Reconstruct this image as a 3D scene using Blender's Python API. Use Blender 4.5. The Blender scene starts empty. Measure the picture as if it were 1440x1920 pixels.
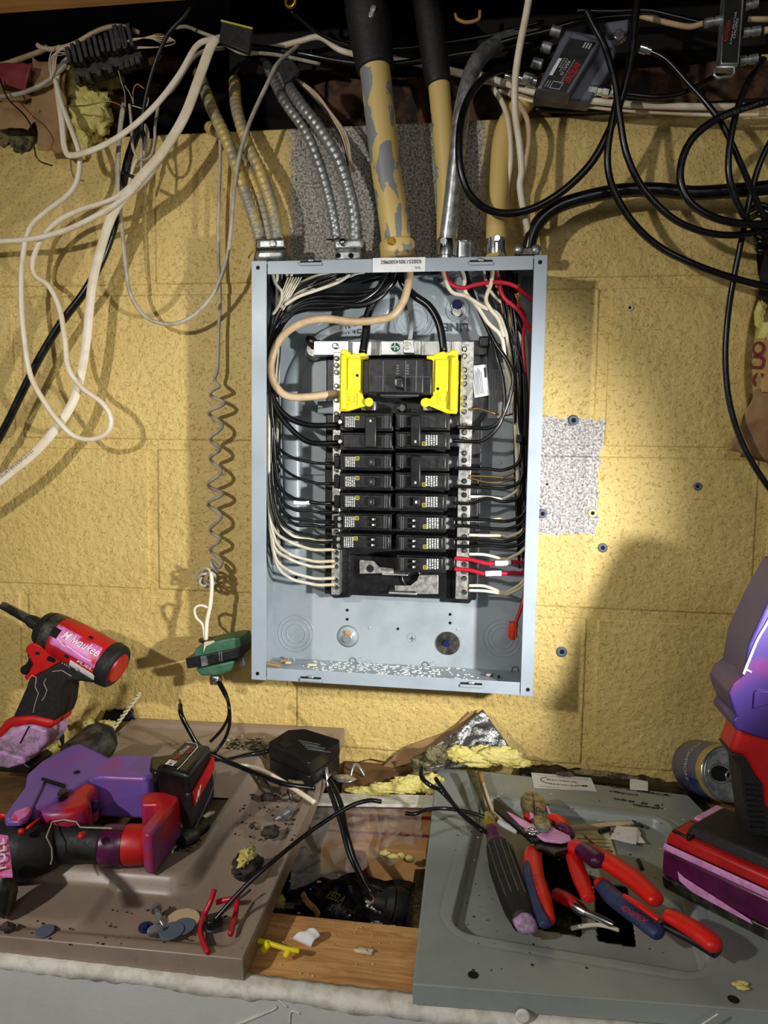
import bpy, bmesh, math, random
from mathutils import Vector, Matrix, noise as mnoise
random.seed(7)
scene = bpy.context.scene
COL = scene.collection
V = Vector

# ------------------------------------------------------------------ camera
CAM = V((0.062537, -0.989269, -0.215056))
CR = V((0.98988788, 0.1410046, 0.01548171)); CU = V((-0.02719967, 0.08155932, 0.99629727)); CF = V((-0.13921982, 0.98664369, -0.08456987))
FPX = 1387.0
cam_data = bpy.data.cameras.new('camera'); cam = bpy.data.objects.new('camera', cam_data); COL.objects.link(cam)
cam_data.sensor_fit = 'HORIZONTAL'; cam_data.sensor_width = 36.0; cam_data.lens = FPX / 1440 * 36.0
cam_data.clip_start = 0.01
m = Matrix.Identity(4)
for i in range(3):
    m[i][0] = CR[i]; m[i][1] = CU[i]; m[i][2] = -CF[i]; m[i][3] = CAM[i]
cam.matrix_world = m
scene.camera = cam
scene.view_settings.view_transform = 'Standard'; scene.view_settings.look = 'None'
scene.view_settings.gamma = 1.0; scene.view_settings.use_curve_mapping = False
scene.view_settings.exposure = 0.06

# ------------------------------------------------------------------ light
world = bpy.data.worlds.new('world'); scene.world = world; world.use_nodes = True
world.node_tree.nodes['Background'].inputs[0].default_value = (0.9, 0.95, 1.0, 1)
world.node_tree.nodes['Background'].inputs[1].default_value = 0.075

def lamp(kind, name, loc, target, power, color, **kw):
    ld = bpy.data.lights.new(name, kind); ld.energy = power; ld.color = color
    for k, v in kw.items(): setattr(ld, k, v)
    o = bpy.data.objects.new(name, ld); COL.objects.link(o); o.location = loc
    o.rotation_euler = (V(target) - V(loc)).to_track_quat('-Z', 'Y').to_euler()
    return o
# headlamp to the upper left of the photographer
lamp('SPOT', 'work_light_left', (-0.72, -1.30, 0.12), (-0.06, -.1, -0.36), 33, (1.0, 0.97, 0.91), shadow_soft_size=0.022, spot_size=math.radians(90), spot_blend=1.0)
# bright work light standing low at the right, close to the wall, its beam across the panel
lamp('SPOT', 'work_light_right', (0.43, -0.60, -0.30), (-0.11, 0.0, -0.33), 32, (0.99, 0.99, 0.98), shadow_soft_size=0.016, spot_size=math.radians(66), spot_blend=.85)
# soft fill lamp added behind the photographer to lift ledge and front wall
lamp('AREA', 'fill_light', (0.3, -2.4, 0.45), (0.1, -.2, -0.6), 5.5, (1.0, 0.98, 0.94), size=.7)

LZ = -0.658                      # top of the ledge

def ray(px, py):
    return CF + CR * ((px - 720) / FPX) + CU * ((960 - py) / FPX)
def W(px, py, d=0.0):            # point d metres in front of the wall
    v = ray(px, py); return CAM + v * ((-d - CAM.y) / v.y)
def L(px, py, h=0.0):            # point h metres above the ledge
    v = ray(px, py); return CAM + v * ((LZ + h - CAM.z) / v.z)
def RP(p, rpx):                  # size of rpx pixels at point p
    return rpx * (p - CAM).dot(CF) / FPX
def foot(px, py, h, py2):        # height above ledge of point above foot, seen at row py2
    p = L(px, py, h)
    v = ray(px, py2)
    n = V((p.x - CAM.x, p.y - CAM.y)).length; vn = V((v.x, v.y)).length
    return p, CAM.z + v.z * n / vn - LZ

# ------------------------------------------------------------------ materials
def s2l(c):
    o = []
    for x in c:
        x = x / 255.0
        o.append(x / 12.92 if x <= 0.04045 else ((x + 0.055) / 1.055) ** 2.4)
    return (o[0], o[1], o[2], 1.0)

class NT:
    def __init__(s, m): s.m = m; s.t = m.node_tree; s.n = s.t.nodes; s.b = s.n['Principled BSDF']
    def new(s, typ, **kw):
        x = s.n.new(typ)
        for k, v in kw.items(): setattr(x, k, v)
        return x
    def link(s, a, b): s.t.links.new(a, b)
    def coord(s):
        if not hasattr(s, 'tc'): s.tc = s.new('ShaderNodeTexCoord')
        return s.tc.outputs['Object']
    def noise(s, scale, detail=4, rough=.6, dist=0, vec=None):
        x = s.new('ShaderNodeTexNoise'); x.inputs['Scale'].default_value = scale; x.inputs['Detail'].default_value = detail
        x.inputs['Roughness'].default_value = rough; x.inputs['Distortion'].default_value = dist
        s.link(vec or s.coord(), x.inputs['Vector']); return x.outputs['Fac']
    def ramp(s, fac, lo, hi, a=0, b=1):
        x = s.new('ShaderNodeMapRange'); x.inputs[1].default_value = lo; x.inputs[2].default_value = hi
        x.inputs[3].default_value = a; x.inputs[4].default_value = b; s.link(fac, x.inputs[0]); return x.outputs[0]
    def mix(s, fac, a, b):
        x = s.new('ShaderNodeMix', data_type='RGBA')
        if isinstance(fac, (int, float)): x.inputs[0].default_value = fac
        else: s.link(fac, x.inputs[0])
        for i, c in ((6, a), (7, b)):
            if isinstance(c, tuple): x.inputs[i].default_value = c
            else: s.link(c, x.inputs[i])
        return x.outputs[2]
    def math(s, op, a, b=None):
        x = s.new('ShaderNodeMath', operation=op)
        for i, c in ((0, a), (1, b)):
            if c is None: continue
            if isinstance(c, (int, float)): x.inputs[i].default_value = c
            else: s.link(c, x.inputs[i])
        return x.outputs[0]
    def bump(s, h, strength=.3, dist=.001, prev=None):
        x = s.new('ShaderNodeBump'); x.inputs['Strength'].default_value = strength; x.inputs['Distance'].default_value = dist
        s.link(h, x.inputs['Height'])
        if prev: s.link(prev, x.inputs['Normal'])
        s.link(x.outputs[0], s.b.inputs['Normal']); return x.outputs[0]

MATS = {}
def mat(name, col, rough=.5, metal=0.0, col2=None, scale=60, lo=.45, hi=.6, bump=None, coat=0, dirt=0, alpha=1, trans=0):
    m = bpy.data.materials.new(name); m.use_nodes = True; t = NT(m)
    c = s2l(col); out = c
    t.b.inputs['Roughness'].default_value = rough; t.b.inputs['Metallic'].default_value = metal
    base = None
    if col2:
        base = t.mix(t.ramp(t.noise(scale), lo, hi), c, s2l(col2))
    else:                        # every surface keeps a faint unevenness
        base = t.mix(t.ramp(t.noise(scale * 1.3, 3), .3, .75), c, tuple(x * .8 for x in c[:3]) + (1,))
    if dirt:
        base = t.mix(t.ramp(t.noise(220, 5, .7), .60, .66, 0, dirt), base, s2l((52, 42, 30)))
    t.link(base, t.b.inputs['Base Color'])
    t.link(t.ramp(t.noise(scale * .7, 3), .3, .7, max(0, rough - .08), min(1, rough + .1)), t.b.inputs['Roughness'])
    if bump: t.bump(t.noise(bump[0], 5, .6), bump[1], bump[2] if len(bump) > 2 else .001)
    if coat: t.b.inputs['Coat Weight'].default_value = coat
    if trans: t.b.inputs['Transmission Weight'].default_value = trans
    if alpha < 1: t.b.inputs['Alpha'].default_value = alpha
    MATS[name] = m; return m

M = {}
M['steel'] = mat('grey_enamel', (160, 170, 178), .38, 0.0, col2=(151, 161, 169), scale=14)
M['steel_in'] = mat('grey_enamel_inside', (164, 173, 177), .30, 0.0, col2=(146, 156, 160), scale=10)
M['bright'] = mat('tinned_metal', (225, 225, 220), .30, .85, bump=(700, .25, .0005))
M['alu'] = mat('aluminium_bar', (212, 211, 204), .34, .8, col2=(170, 168, 158), scale=200, bump=(400, .3, .0006))
M['zinc'] = mat('galvanised_zinc', (185, 188, 188), .36, .75, col2=(140, 143, 143), scale=90)
M['chrome'] = mat('chrome', (215, 215, 212), .18, 1.0)
M['dark_metal'] = mat('dark_oiled_metal', (70, 68, 62), .4, .8, col2=(110, 106, 96), scale=80)
M['jaw'] = mat('tool_steel', (150, 138, 112), .42, .7, col2=(95, 86, 66), scale=120)
M['black'] = mat('black_plastic', (15, 15, 16), .34, col2=(22, 22, 23), scale=70)
M['black_satin'] = mat('black_bakelite', (24, 24, 25), .36, col2=(34, 34, 34), scale=160, bump=(900, .1, .0003))
M['black_rub'] = mat('black_rubber', (17, 16, 16), .62, col2=(27, 26, 26), scale=300, bump=(900, .3, .0004))
M['blackcab'] = mat('black_cable', (9, 9, 10), .26, col2=(15, 15, 16), scale=120, bump=(500, .08, .0004))
M['blackwire'] = mat('black_wire', (11, 11, 12), .26)
M['white_cab'] = mat('cream_cable', (238, 227, 203), .46, col2=(228, 210, 178), scale=30, dirt=.15)
M['tan_cab'] = mat('tan_cable', (205, 178, 140), .42, col2=(184, 156, 118), scale=26)
M['grey_cab'] = mat('grey_white_cable', (186, 178, 160), .45, col2=(160, 150, 132), scale=50)
M['white_wire'] = mat('white_wire', (222, 214, 194), .38, col2=(206, 192, 160), scale=40)
M['red_wire'] = mat('red_wire', (196, 24, 48), .35)
M['bare'] = mat('bare_copper', (160, 125, 70), .35, .8)
M['bare_al'] = mat('bare_strand', (150, 150, 148), .35, .8)
M['white'] = mat('white_paper', (236, 236, 234), .6)
M['label'] = mat('grey_label', (205, 208, 208), .5)
M['cream'] = mat('cream_paper', (214, 202, 160), .7, col2=(196, 184, 140), scale=60)
M['ink'] = mat('black_ink', (18, 18, 20), .6)
M['ink_grey'] = mat('grey_ink', (90, 92, 94), .6)
M['print'] = mat('white_print', (205, 205, 200), .5)
M['ylogo'] = mat('yellow_print', (205, 190, 60), .5)
M['yellow'] = mat('bright_yellow_plastic', (242, 226, 20), .42, col2=(235, 214, 12), scale=30)
M['green'] = mat('green_paint', (52, 98, 72), .42, col2=(70, 110, 84), scale=70, bump=(300, .2, .0005))
M['greenscrew'] = mat('green_screw', (20, 110, 70), .3, .4)
M['blue'] = mat('blue_metal', (35, 50, 110), .3, .5)
M['greyblue'] = mat('grey_plug', (92, 104, 122), .6)
M['void'] = mat('hole_dark', (6, 6, 6), .9)
M['red'] = mat('red_plastic', (196, 24, 22), .42, col2=(176, 18, 18), scale=40, bump=(600, .15, .0004))
M['redgrip'] = mat('red_grip', (228, 32, 20), .38, col2=(214, 24, 16), scale=30)
M['bluegrip'] = mat('blue_grip', (42, 52, 92), .5, col2=(52, 60, 100), scale=80)
M['plum'] = mat('plum_tape', (88, 20, 66), .32, col2=(70, 16, 54), scale=50, bump=(90, .25, .001))
M['pink'] = mat('pink_paint', (226, 160, 208), .4, col2=(206, 130, 190), scale=70, bump=(160, .4, .001))
M['pinkworn'] = mat('pink_paint_worn', (222, 120, 190), .4, col2=(196, 40, 60), scale=60, lo=.5, hi=.6)
M['lilac'] = mat('lilac_scuffed', (206, 160, 206), .38, col2=(150, 130, 150), scale=110, bump=(200, .5, .001))
M['brass'] = mat('brass', (190, 145, 50), .3, .9)
M['wood'] = mat('pine', (196, 144, 84), .6)
M['shadewood'] = mat('shaded_timber', (22, 16, 12), .85, col2=(11, 8, 7), scale=20, bump=(60, .3, .002))  # timber kept near black: shade of the joist space put into its colour
M['oldwood'] = mat('old_timber', (120, 88, 52), .75, col2=(88, 62, 36), scale=24, bump=(80, .3, .002))
M['kraft'] = mat('kraft_paper', (160, 124, 82), .75, col2=(134, 98, 60), scale=20, bump=(40, .4, .004))
M['kraft_shaded'] = mat('shaded_kraft_paper', (98, 66, 40), .8, col2=(40, 25, 16), scale=34, bump=(50, .7, .006))  # brown paper darkened, shade under the joists put into its colour
M['fluff'] = mat('yellow_fibreglass', (232, 218, 134), .95, col2=(214, 198, 104), scale=60, bump=(240, .9, .003))
M['fluff_dirty'] = mat('dirty_fibreglass', (150, 140, 96), .95, col2=(80, 74, 56), scale=60, bump=(260, .9, .006))
M['foil'] = mat('foil_facing', (150, 150, 148), .28, .85, col2=(26, 26, 26), scale=36, bump=(60, .8, .006))
M['cardboard'] = mat('cardboard', (202, 152, 92), .75, col2=(186, 136, 78), scale=18)
M['maroon'] = mat('maroon_print', (130, 34, 40), .6)
M['bag'] = mat('black_bag', (14, 14, 15), .3, bump=(40, .6, .005))
M['grime'] = mat('grime', (36, 30, 24), .9)
M['debris'] = mat('pale_debris', (214, 200, 160), .8)
M['dust'] = mat('plaster_dust', (226, 226, 222), .9)
M['copper_crumb'] = mat('ochre_crumb', (196, 150, 84), .8)
M['beige'] = mat('beige_enamel', (150, 132, 116), .32, 0, col2=(142, 124, 108), scale=12, dirt=.35)
M['greycover'] = mat('grey_green_enamel', (150, 156, 150), .36, 0, col2=(140, 147, 142), scale=9, dirt=.12)
M['copperpaint'] = mat('amp_grey', (104, 106, 120), .4, .3)
M['pvc_grey'] = mat('terminal_grey', (58, 56, 54), .6, col2=(38, 37, 36), scale=120)
M['orange'] = mat('orange_red_plastic', (226, 62, 24), .45)
M['caulk'] = mat('putty', (66, 56, 46), .85, col2=(30, 26, 22), scale=90, bump=(150, .6, .003))
M['clear'] = mat('clear_film', (225, 215, 205), .12, 0, alpha=.28)
M['amber'] = mat('amber_plastic', (190, 160, 50), .15, 0, trans=.4)

# painted tools: purple sprayed over red plastic
def sprayed(name, a, b, scale, lo, hi):
    m = bpy.data.materials.new(name); m.use_nodes = True; t = NT(m)
    f = t.ramp(t.noise(scale, 2, .4), lo, hi)
    t.link(t.mix(f, s2l(a), s2l(b)), t.b.inputs['Base Color'])
    t.b.inputs['Roughness'].default_value = .36; t.bump(t.noise(500, 4), .1, .0004)
    return m
M['purple'] = sprayed('purple_over_red', (116, 84, 164), (176, 30, 48), 13, .54, .68)
M['purple_red'] = sprayed('red_under_purple', (186, 26, 34), (120, 64, 130), 22, .5, .66)
M['purple_dark'] = sprayed('deep_purple', (58, 40, 106), (140, 24, 60), 10, .58, .7)

# pipe: yellow paint flaking off galvanised steel
def pipe_mat(name, lo, hi, a=(214, 184, 110), b=(134, 136, 138)):
    m = bpy.data.materials.new(name); m.use_nodes = True; t = NT(m)
    mp = t.new('ShaderNodeMapping'); mp.inputs['Scale'].default_value = (1, 1, .45); t.link(t.coord(), mp.inputs[0])
    f = t.ramp(t.noise(42, 4, .5, .4, mp.outputs[0]), lo, hi)
    t.link(t.mix(f, s2l(a), s2l(b)), t.b.inputs['Base Color'])
    t.b.inputs['Roughness'].default_value = .5; t.bump(f, .35, .0006)
    return m
M['pipe'] = pipe_mat('flaking_yellow_pipe', .50, .515)
M['pipe2'] = pipe_mat('yellow_pipe', .60, .615)
M['bx_yellow'] = pipe_mat('armour_yellow', .40, .6, (206, 180, 104), (150, 146, 130)); M['bx_yellow'].node_tree.nodes['Principled BSDF'].inputs['Metallic'].default_value = .2
M['bx_steel'] = mat('armour_steel', (170, 171, 168), .42, .7)

# fir plank with grain
def grain(name, a, b, sc):
    m = bpy.data.materials.new(name); m.use_nodes = True; t = NT(m)
    mp = t.new('ShaderNodeMapping'); mp.inputs['Scale'].default_value = sc; t.link(t.coord(), mp.inputs[0])
    n1 = t.noise(1, 6, .65, 1.5, mp.outputs[0]); n2 = t.noise(14, 2)
    c = t.mix(t.ramp(n1, .38, .62), s2l(a), s2l(b)); c = t.mix(t.ramp(n2, .45, .75, 0, .35), c, s2l((120, 78, 40)))
    t.link(c, t.b.inputs['Base Color']); t.b.inputs['Roughness'].default_value = .6; t.bump(n1, .2, .0008)
    return m
M['plank'] = grain('fir_plank', (226, 174, 110), (192, 132, 70), (14, 120, 120))
M['beam'] = grain('sawn_beam', (232, 182, 112), (206, 150, 86), (5, 60, 60))

# ------------------------------------------------------------------ mesh builder
ORIG = {}
def base(label_name, loc):
    o = bpy.data.objects.new(label_name, None); COL.objects.link(o); o.location = loc; o.empty_display_size = .02
    ORIG[o.name] = V(loc); return o
def tag(o, label, cat, group=None, kind=None):
    if label: o['label'] = label
    if cat: o['category'] = cat
    if group: o['group'] = group
    if kind: o['kind'] = kind
    return o
def thing(name, label, cat, loc, group=None):
    return tag(base(name, V(loc)), label, cat, group)
def struct(o): o['kind'] = 'structure'; return o

def crom(pts, n):
    if len(pts) < 3: return [V(p) for p in pts]
    P = [pts[0] * 2 - pts[1]] + list(pts) + [pts[-1] * 2 - pts[-2]]
    out = []
    for i in range(1, len(P) - 2):
        a, b, c, d = P[i - 1], P[i], P[i + 1], P[i + 2]
        for k in range(n):
            t = k / n
            out.append(.5 * ((2 * b) + (c - a) * t + (2 * a - 5 * b + 4 * c - d) * t * t + (3 * b - a - 3 * c + d) * t ** 3))
    out.append(V(P[-2])); return out

class MB:
    def __init__(s): s.v = []; s.f = []
    def add(s, vs, fs):
        o = len(s.v); s.v += [V(x) for x in vs]; s.f += [[i + o for i in f] for f in fs]; return s
    def box(s, c, size, rot=None):
        c = V(c); x, y, z = [q / 2 for q in size]
        vs = [V((i * x, j * y, k * z)) for k in (-1, 1) for j in (-1, 1) for i in (-1, 1)]
        if rot: vs = [rot @ q for q in vs]
        return s.add([c + q for q in vs], [(0, 2, 3, 1), (4, 5, 7, 6), (0, 1, 5, 4), (2, 6, 7, 3), (0, 4, 6, 2), (1, 3, 7, 5)])
    def bb(s, a, b):             # box between two corners
        a = V(a); b = V(b); return s.box((a + b) / 2, [abs(b[i] - a[i]) for i in range(3)])
    def wbox(s, x0, y0, x1, y1, d0, d1):   # box on the wall seen at pixels, front face at d1
        a = W(x0, y0, d1); b = W(x1, y1, d1); a.y = -d0; return s.bb(a, b)
    def prism(s, poly, ext):     # polygon of points, extruded by a vector
        n = len(poly); poly = [V(p) for p in poly]; ext = V(ext)
        return s.add(poly + [p + ext for p in poly], [list(range(n)), list(range(2 * n - 1, n - 1, -1))] + [[(i + 1) % n, i, n + i, n + (i + 1) % n] for i in range(n)])
    def tube(s, pts, r, sides=10, seg=8, flat=None, smooth=True, up=None, cap=True):
        pts = [V(p) for p in pts]
        n0 = len(pts)
        q = crom(pts, seg) if smooth else pts
        N = len(q)
        rr = (lambda t: r) if isinstance(r, (int, float)) else (r if callable(r) else (lambda t: r[min(int(t * (len(r) - 1)), len(r) - 2)] * (1 - (t * (len(r) - 1) - min(int(t * (len(r) - 1)), len(r) - 2))) + r[min(int(t * (len(r) - 1)), len(r) - 2) + 1] * (t * (len(r) - 1) - min(int(t * (len(r) - 1)), len(r) - 2))))
        vs = []; fs = []
        side = None
        for i in range(N):
            t = (q[min(i + 1, N - 1)] - q[max(i - 1, 0)])
            t = t.normalized() if t.length > 1e-9 else V((0, 0, 1))
            if up is not None:
                a = t.cross(V(up))
                if a.length < .05: a = side or t.orthogonal()
            elif side is None: a = t.orthogonal()
            else: a = side - t * side.dot(t)
            side = a.normalized(); b = t.cross(side)
            ra = rr(i / (N - 1)); rb = ra * (flat if flat else 1)
            for k in range(sides):
                an = 2 * math.pi * k / sides
                vs.append(q[i] + side * (ra * math.cos(an)) + b * (rb * math.sin(an)))
        for i in range(N - 1):
            for k in range(sides):
                k2 = (k + 1) % sides
                fs.append([i * sides + k, i * sides + k2, (i + 1) * sides + k2, (i + 1) * sides + k])
        if cap: fs.append(list(range(sides - 1, -1, -1))); fs.append([(N - 1) * sides + k for k in range(sides)])
        return s.add(vs, fs)
    def lathe(s, a, b, prof, sides=28, up=None):   # prof: (t along a->b, radius)
        a = V(a); b = V(b); t = (b - a).normalized(); x = t.orthogonal().normalized() if up is None else t.cross(V(up)).normalized(); y = t.cross(x)
        vs = []; fs = []; n = len(prof)
        for (u, r) in prof:
            c = a + (b - a) * u
            for k in range(sides):
                an = 2 * math.pi * k / sides; vs.append(c + x * (r * math.cos(an)) + y * (r * math.sin(an)))
        for i in range(n - 1):
            for k in range(sides):
                k2 = (k + 1) % sides; fs.append([i * sides + k, i * sides + k2, (i + 1) * sides + k2, (i + 1) * sides + k])
        fs.append(list(range(sides - 1, -1, -1))); fs.append([(n - 1) * sides + k for k in range(sides)])
        return s.add(vs, fs)
    def cyl(s, a, b, r, sides=20): return s.lathe(a, b, [(0, r), (1, r)], sides)
    def disc(s, c, nrm, r, th, sides=24): return s.cyl(V(c), V(c) + V(nrm).normalized() * th, r, sides)
    def blob(s, c, rad, seed=0, amp=.3, res=(18, 12), rot=None, freq=1.6):
        vs = []; fs = []; nu, nv = res; rad = V(rad)
        for j in range(nv + 1):
            th = math.pi * j / nv
            for i in range(nu):
                ph = 2 * math.pi * i / nu
                d = V((math.sin(th) * math.cos(ph), math.sin(th) * math.sin(ph), math.cos(th)))
                k = 1 + amp * (mnoise.noise(d * freq + V((seed * 7.3, seed, 0))) + .5 * mnoise.noise(d * freq * 2.7 + V((seed, 3, seed))))
                q = V((d.x * rad.x * k, d.y * rad.y * k, d.z * rad.z * k))
                if rot: q = rot @ q
                vs.append(V(c) + q)
        for j in range(nv):
            for i in range(nu):
                i2 = (i + 1) % nu; fs.append([j * nu + i, (j + 1) * nu + i, (j + 1) * nu + i2, j * nu + i2])
        return s.add(vs, fs)
    def sheet(s, fn, nu, nv, skip=None):   # surface from a function (u,v)->point
        vs = [fn(i / nu, j / nv) for j in range(nv + 1) for i in range(nu + 1)]; fs = []
        for j in range(nv):
            for i in range(nu):
                if skip and skip((i + .5) / nu, (j + .5) / nv): continue
                a = j * (nu + 1) + i; fs.append([a, a + 1, a + nu + 2, a + nu + 1])
        return s.add(vs, fs)
    def ring(s, c, nrm, r, rt, sides=36, ts=6, flat=1):
        n = V(nrm).normalized(); x = n.orthogonal().normalized(); y = n.cross(x); vs = []; fs = []
        for i in range(sides):
            a = 2 * math.pi * i / sides; d = x * math.cos(a) + y * math.sin(a)
            for k in range(ts):
                b = 2 * math.pi * k / ts; vs.append(V(c) + d * (r + rt * math.cos(b)) + n * (rt * flat * math.sin(b)))
        for i in range(sides):
            for k in range(ts):
                i2 = (i + 1) % sides; k2 = (k + 1) % ts; fs.append([i * ts + k, i2 * ts + k, i2 * ts + k2, i * ts + k2])
        return s.add(vs, fs)
    def build(s, name, m, parent=None, bevel=0, seg=2, smooth=False, solid=0, sub=0, origin=None, label=None):
        me = bpy.data.meshes.new(name)
        if parent is not None: o0 = ORIG[parent.name]
        elif origin is not None: o0 = V(origin)
        else:
            lo = [min(v[i] for v in s.v) for i in range(3)]; hi = [max(v[i] for v in s.v) for i in range(3)]
            o0 = V(((lo[0] + hi[0]) / 2, (lo[1] + hi[1]) / 2, lo[2]))
        used = sorted({i for f in s.f for i in f}); mp = {k: j for j, k in enumerate(used)}
        me.from_pydata([tuple(s.v[i] - o0) for i in used], [], [[mp[i] for i in f] for f in s.f])
        bm = bmesh.new(); bm.from_mesh(me); bmesh.ops.remove_doubles(bm, verts=bm.verts, dist=1e-7)
        bmesh.ops.recalc_face_normals(bm, faces=bm.faces); bm.to_mesh(me); bm.free()
        me.materials.append(M[m] if isinstance(m, str) else m)
        o = bpy.data.objects.new(name, me); COL.objects.link(o); ORIG[o.name] = o0
        if parent is not None: o.parent = parent
        else: o.location = o0
        if solid:
            md = o.modifiers.new('solid', 'SOLIDIFY'); md.thickness = solid; md.offset = 0
        if bevel:
            md = o.modifiers.new('bevel', 'BEVEL'); md.width = bevel; md.segments = seg; md.limit_method = 'ANGLE'; md.angle_limit = math.radians(35)
        if sub:
            md = o.modifiers.new('sub', 'SUBSURF'); md.levels = sub; md.render_levels = sub
        if smooth or bevel:
            for p in me.polygons: p.use_smooth = True
            if not smooth or smooth == 'auto':
                try: me.set_sharp_from_angle(angle=math.radians(38))
                except Exception: pass
        if label: o['label'] = label
        return o

def txt(s, p, right, up, mt, parent=None, width=None, height=None, off=.0004, shear=0, name='lettering', thick=0, bold=0):
    cu = bpy.data.curves.new('t', 'FONT'); cu.body = s; cu.size = 1; cu.shear = shear; cu.offset = bold
    ob = bpy.data.objects.new('t', cu)
    me = bpy.data.meshes.new_from_object(ob)
    right = V(right).normalized(); up = V(up); up = (up - right * up.dot(right)).normalized(); n = right.cross(up)
    xs = [v.co.x for v in me.vertices]; ys = [v.co.y for v in me.vertices]
    if not xs: return None
    w = max(xs) - min(xs); h = max(ys) - min(ys)
    sx = (width / w) if width else None; sy = (height / h) if height else None
    sx = sx or sy; sy = sy or sx
    mb = MB()
    vs = [V(p) + right * ((v.co.x - min(xs)) * sx) + up * ((v.co.y - min(ys)) * sy) + n * off for v in me.vertices]
    mb.add(vs, [list(f.vertices) for f in me.polygons])
    bpy.data.objects.remove(ob); bpy.data.curves.remove(cu); bpy.data.meshes.remove(me)
    if parent is None: return mb
    return mb.build(name, mt, parent)

def cable(name, label, cat, pts, rpx, m, mode='d', group=None, flat=None, seg=8, sides=10, up=None, smooth=True, parent=None):
    fn = W if mode == 'd' else L
    P = [fn(*p) for p in pts]
    mid = P[len(P) // 2]; r = RP(mid, rpx)
    mb = MB().tube(P, r, sides=sides, seg=seg, flat=flat, up=up, smooth=smooth)
    o = mb.build(name, m, parent, smooth=True)
    if parent is None: tag(o, label, cat, group)
    return o

def armour(mb, P, r, pitch=.0085, amp=.22):
    q = crom([V(p) for p in P], 30)
    Ls = [0]
    for i in range(1, len(q)): Ls.append(Ls[-1] + (q[i] - q[i - 1]).length)
    n = int(Ls[-1] / pitch * 6); pts = []; j = 0
    for i in range(n + 1):
        s_ = Ls[-1] * i / n
        while j < len(Ls) - 2 and Ls[j + 1] < s_: j += 1
        f = (s_ - Ls[j]) / max(1e-9, Ls[j + 1] - Ls[j]); pts.append(q[j].lerp(q[j + 1], min(1, f)))
    tot = Ls[-1]
    mb.tube(pts, lambda t: r * (1 + amp * (abs(math.sin(t * tot / pitch * math.pi)) ** .7 - .6)), sides=14, smooth=False)
    return mb
# ------------------------------------------------------------------ block wall
BL, BH, BX0 = 0.4064, 0.21335, -0.2041
WTOP = 0.206
def wall_mat():
    m = bpy.data.materials.new('painted_block'); m.use_nodes = True; t = NT(m)
    co = t.coord(); sep = t.new('ShaderNodeSeparateXYZ'); t.link(co, sep.inputs[0])
    X, Z = sep.outputs[0], sep.outputs[2]
    wob = t.math('MULTIPLY', t.math('SUBTRACT', t.noise(55, 5, .7), .5), .030)
    def rect(x0, x1, z0, z1, soft=.0012):
        fs = []
        for src, lo, hi in ((X, x0, x1), (Z, z0, z1)):
            w = t.math('ADD', src, wob)
            fs.append(t.ramp(w, lo - soft, lo + soft)); fs.append(t.ramp(w, hi - soft, hi + soft, 1, 0))
        r = fs[0]
        for f in fs[1:]: r = t.math('MULTIPLY', r, f)
        return r
    a = W(1005, 783); b = W(1136, 783); c = W(1136, 842); e = W(1118, 1003)
    r1 = rect(a.x, b.x, c.z, a.z); r2 = rect(a.x, e.x, e.z, c.z + .004)
    g0 = W(545, 218); g1 = W(905, 490)
    r3 = rect(g0.x, g1.x, g1.z - .03, g0.z + .3, .006)
    bare = t.math('MAXIMUM', t.math('MAXIMUM', r1, r2), r3)
    grain_ = t.noise(330, 4, .7)
    yellow = t.mix(t.ramp(t.noise(9, 4), .35, .7), s2l((218, 190, 116)), s2l((205, 176, 102)))
    # worn and stained specks in the paint
    yellow = t.mix(t.ramp(t.noise(95, 6, .75), .655, .70, 0, .7), yellow, s2l((110, 84, 44)))
    yellow = t.mix(t.ramp(t.noise(300, 3, .6), .67, .72, 0, .55), yellow, s2l((96, 74, 40)))
    stone = t.mix(t.ramp(grain_, .40, .60), s2l((120, 114, 108)), s2l((212, 206, 202)))
    brown = t.mix(t.ramp(grain_, .40, .60), s2l((92, 86, 76)), s2l((196, 190, 178)))
    stone = t.mix(r3, stone, brown)
    # bare block where the paint did not reach, near the pipes
    t.link(t.mix(bare, yellow, stone), t.b.inputs['Base Color'])
    t.b.inputs['Roughness'].default_value = .5
    v = t.new('ShaderNodeTexVoronoi'); v.inputs['Scale'].default_value = 190; t.link(co, v.inputs['Vector'])
    h = t.math('ADD', t.math('MULTIPLY', t.noise(150, 5, .62, .4), 1.0), t.math('MULTIPLY', t.ramp(t.noise(60, 3), .3, .7), .5))
    h = t.math('SUBTRACT', h, t.math('MULTIPLY', t.ramp(t.noise(210, 3, .6, .8), .60, .68), .7))
    h = t.math('ADD', h, t.math('MULTIPLY', t.ramp(t.noise(85, 3, .5), .35, .65), .6))
    t.bump(h, .8, .0021)
    return m
M['wall'] = wall_mat()
mb = MB()
J = .0065
x_lo, x_hi = -1.6, 1.4
row = 0
z = WTOP
k = 0
for ri in range(-1, 4):
    zt = -ri * BH - J if ri >= 0 else WTOP
    zb = -(ri + 1) * BH + J
    off = BX0 if ri % 2 == 0 else BX0 + BL / 2
    n0 = -5
    for n in range(n0, 6):
        xa = off + n * BL + J; xb = off + (n + 1) * BL - J
        xa = max(xa, x_lo); xb = min(xb, x_hi)
        if xb - xa < .02: continue
        mb.bb((xa, .0, zb), (xb, .06, zt))
wall = mb.build('wall_back', 'wall', bevel=.003, seg=3, origin=(0, 0, 0))
struct(wall)
wm = MB().bb((x_lo, .0026, -1.3), (x_hi, .19, WTOP - .004)).build('mortar_joints', 'wall', wall)

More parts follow.
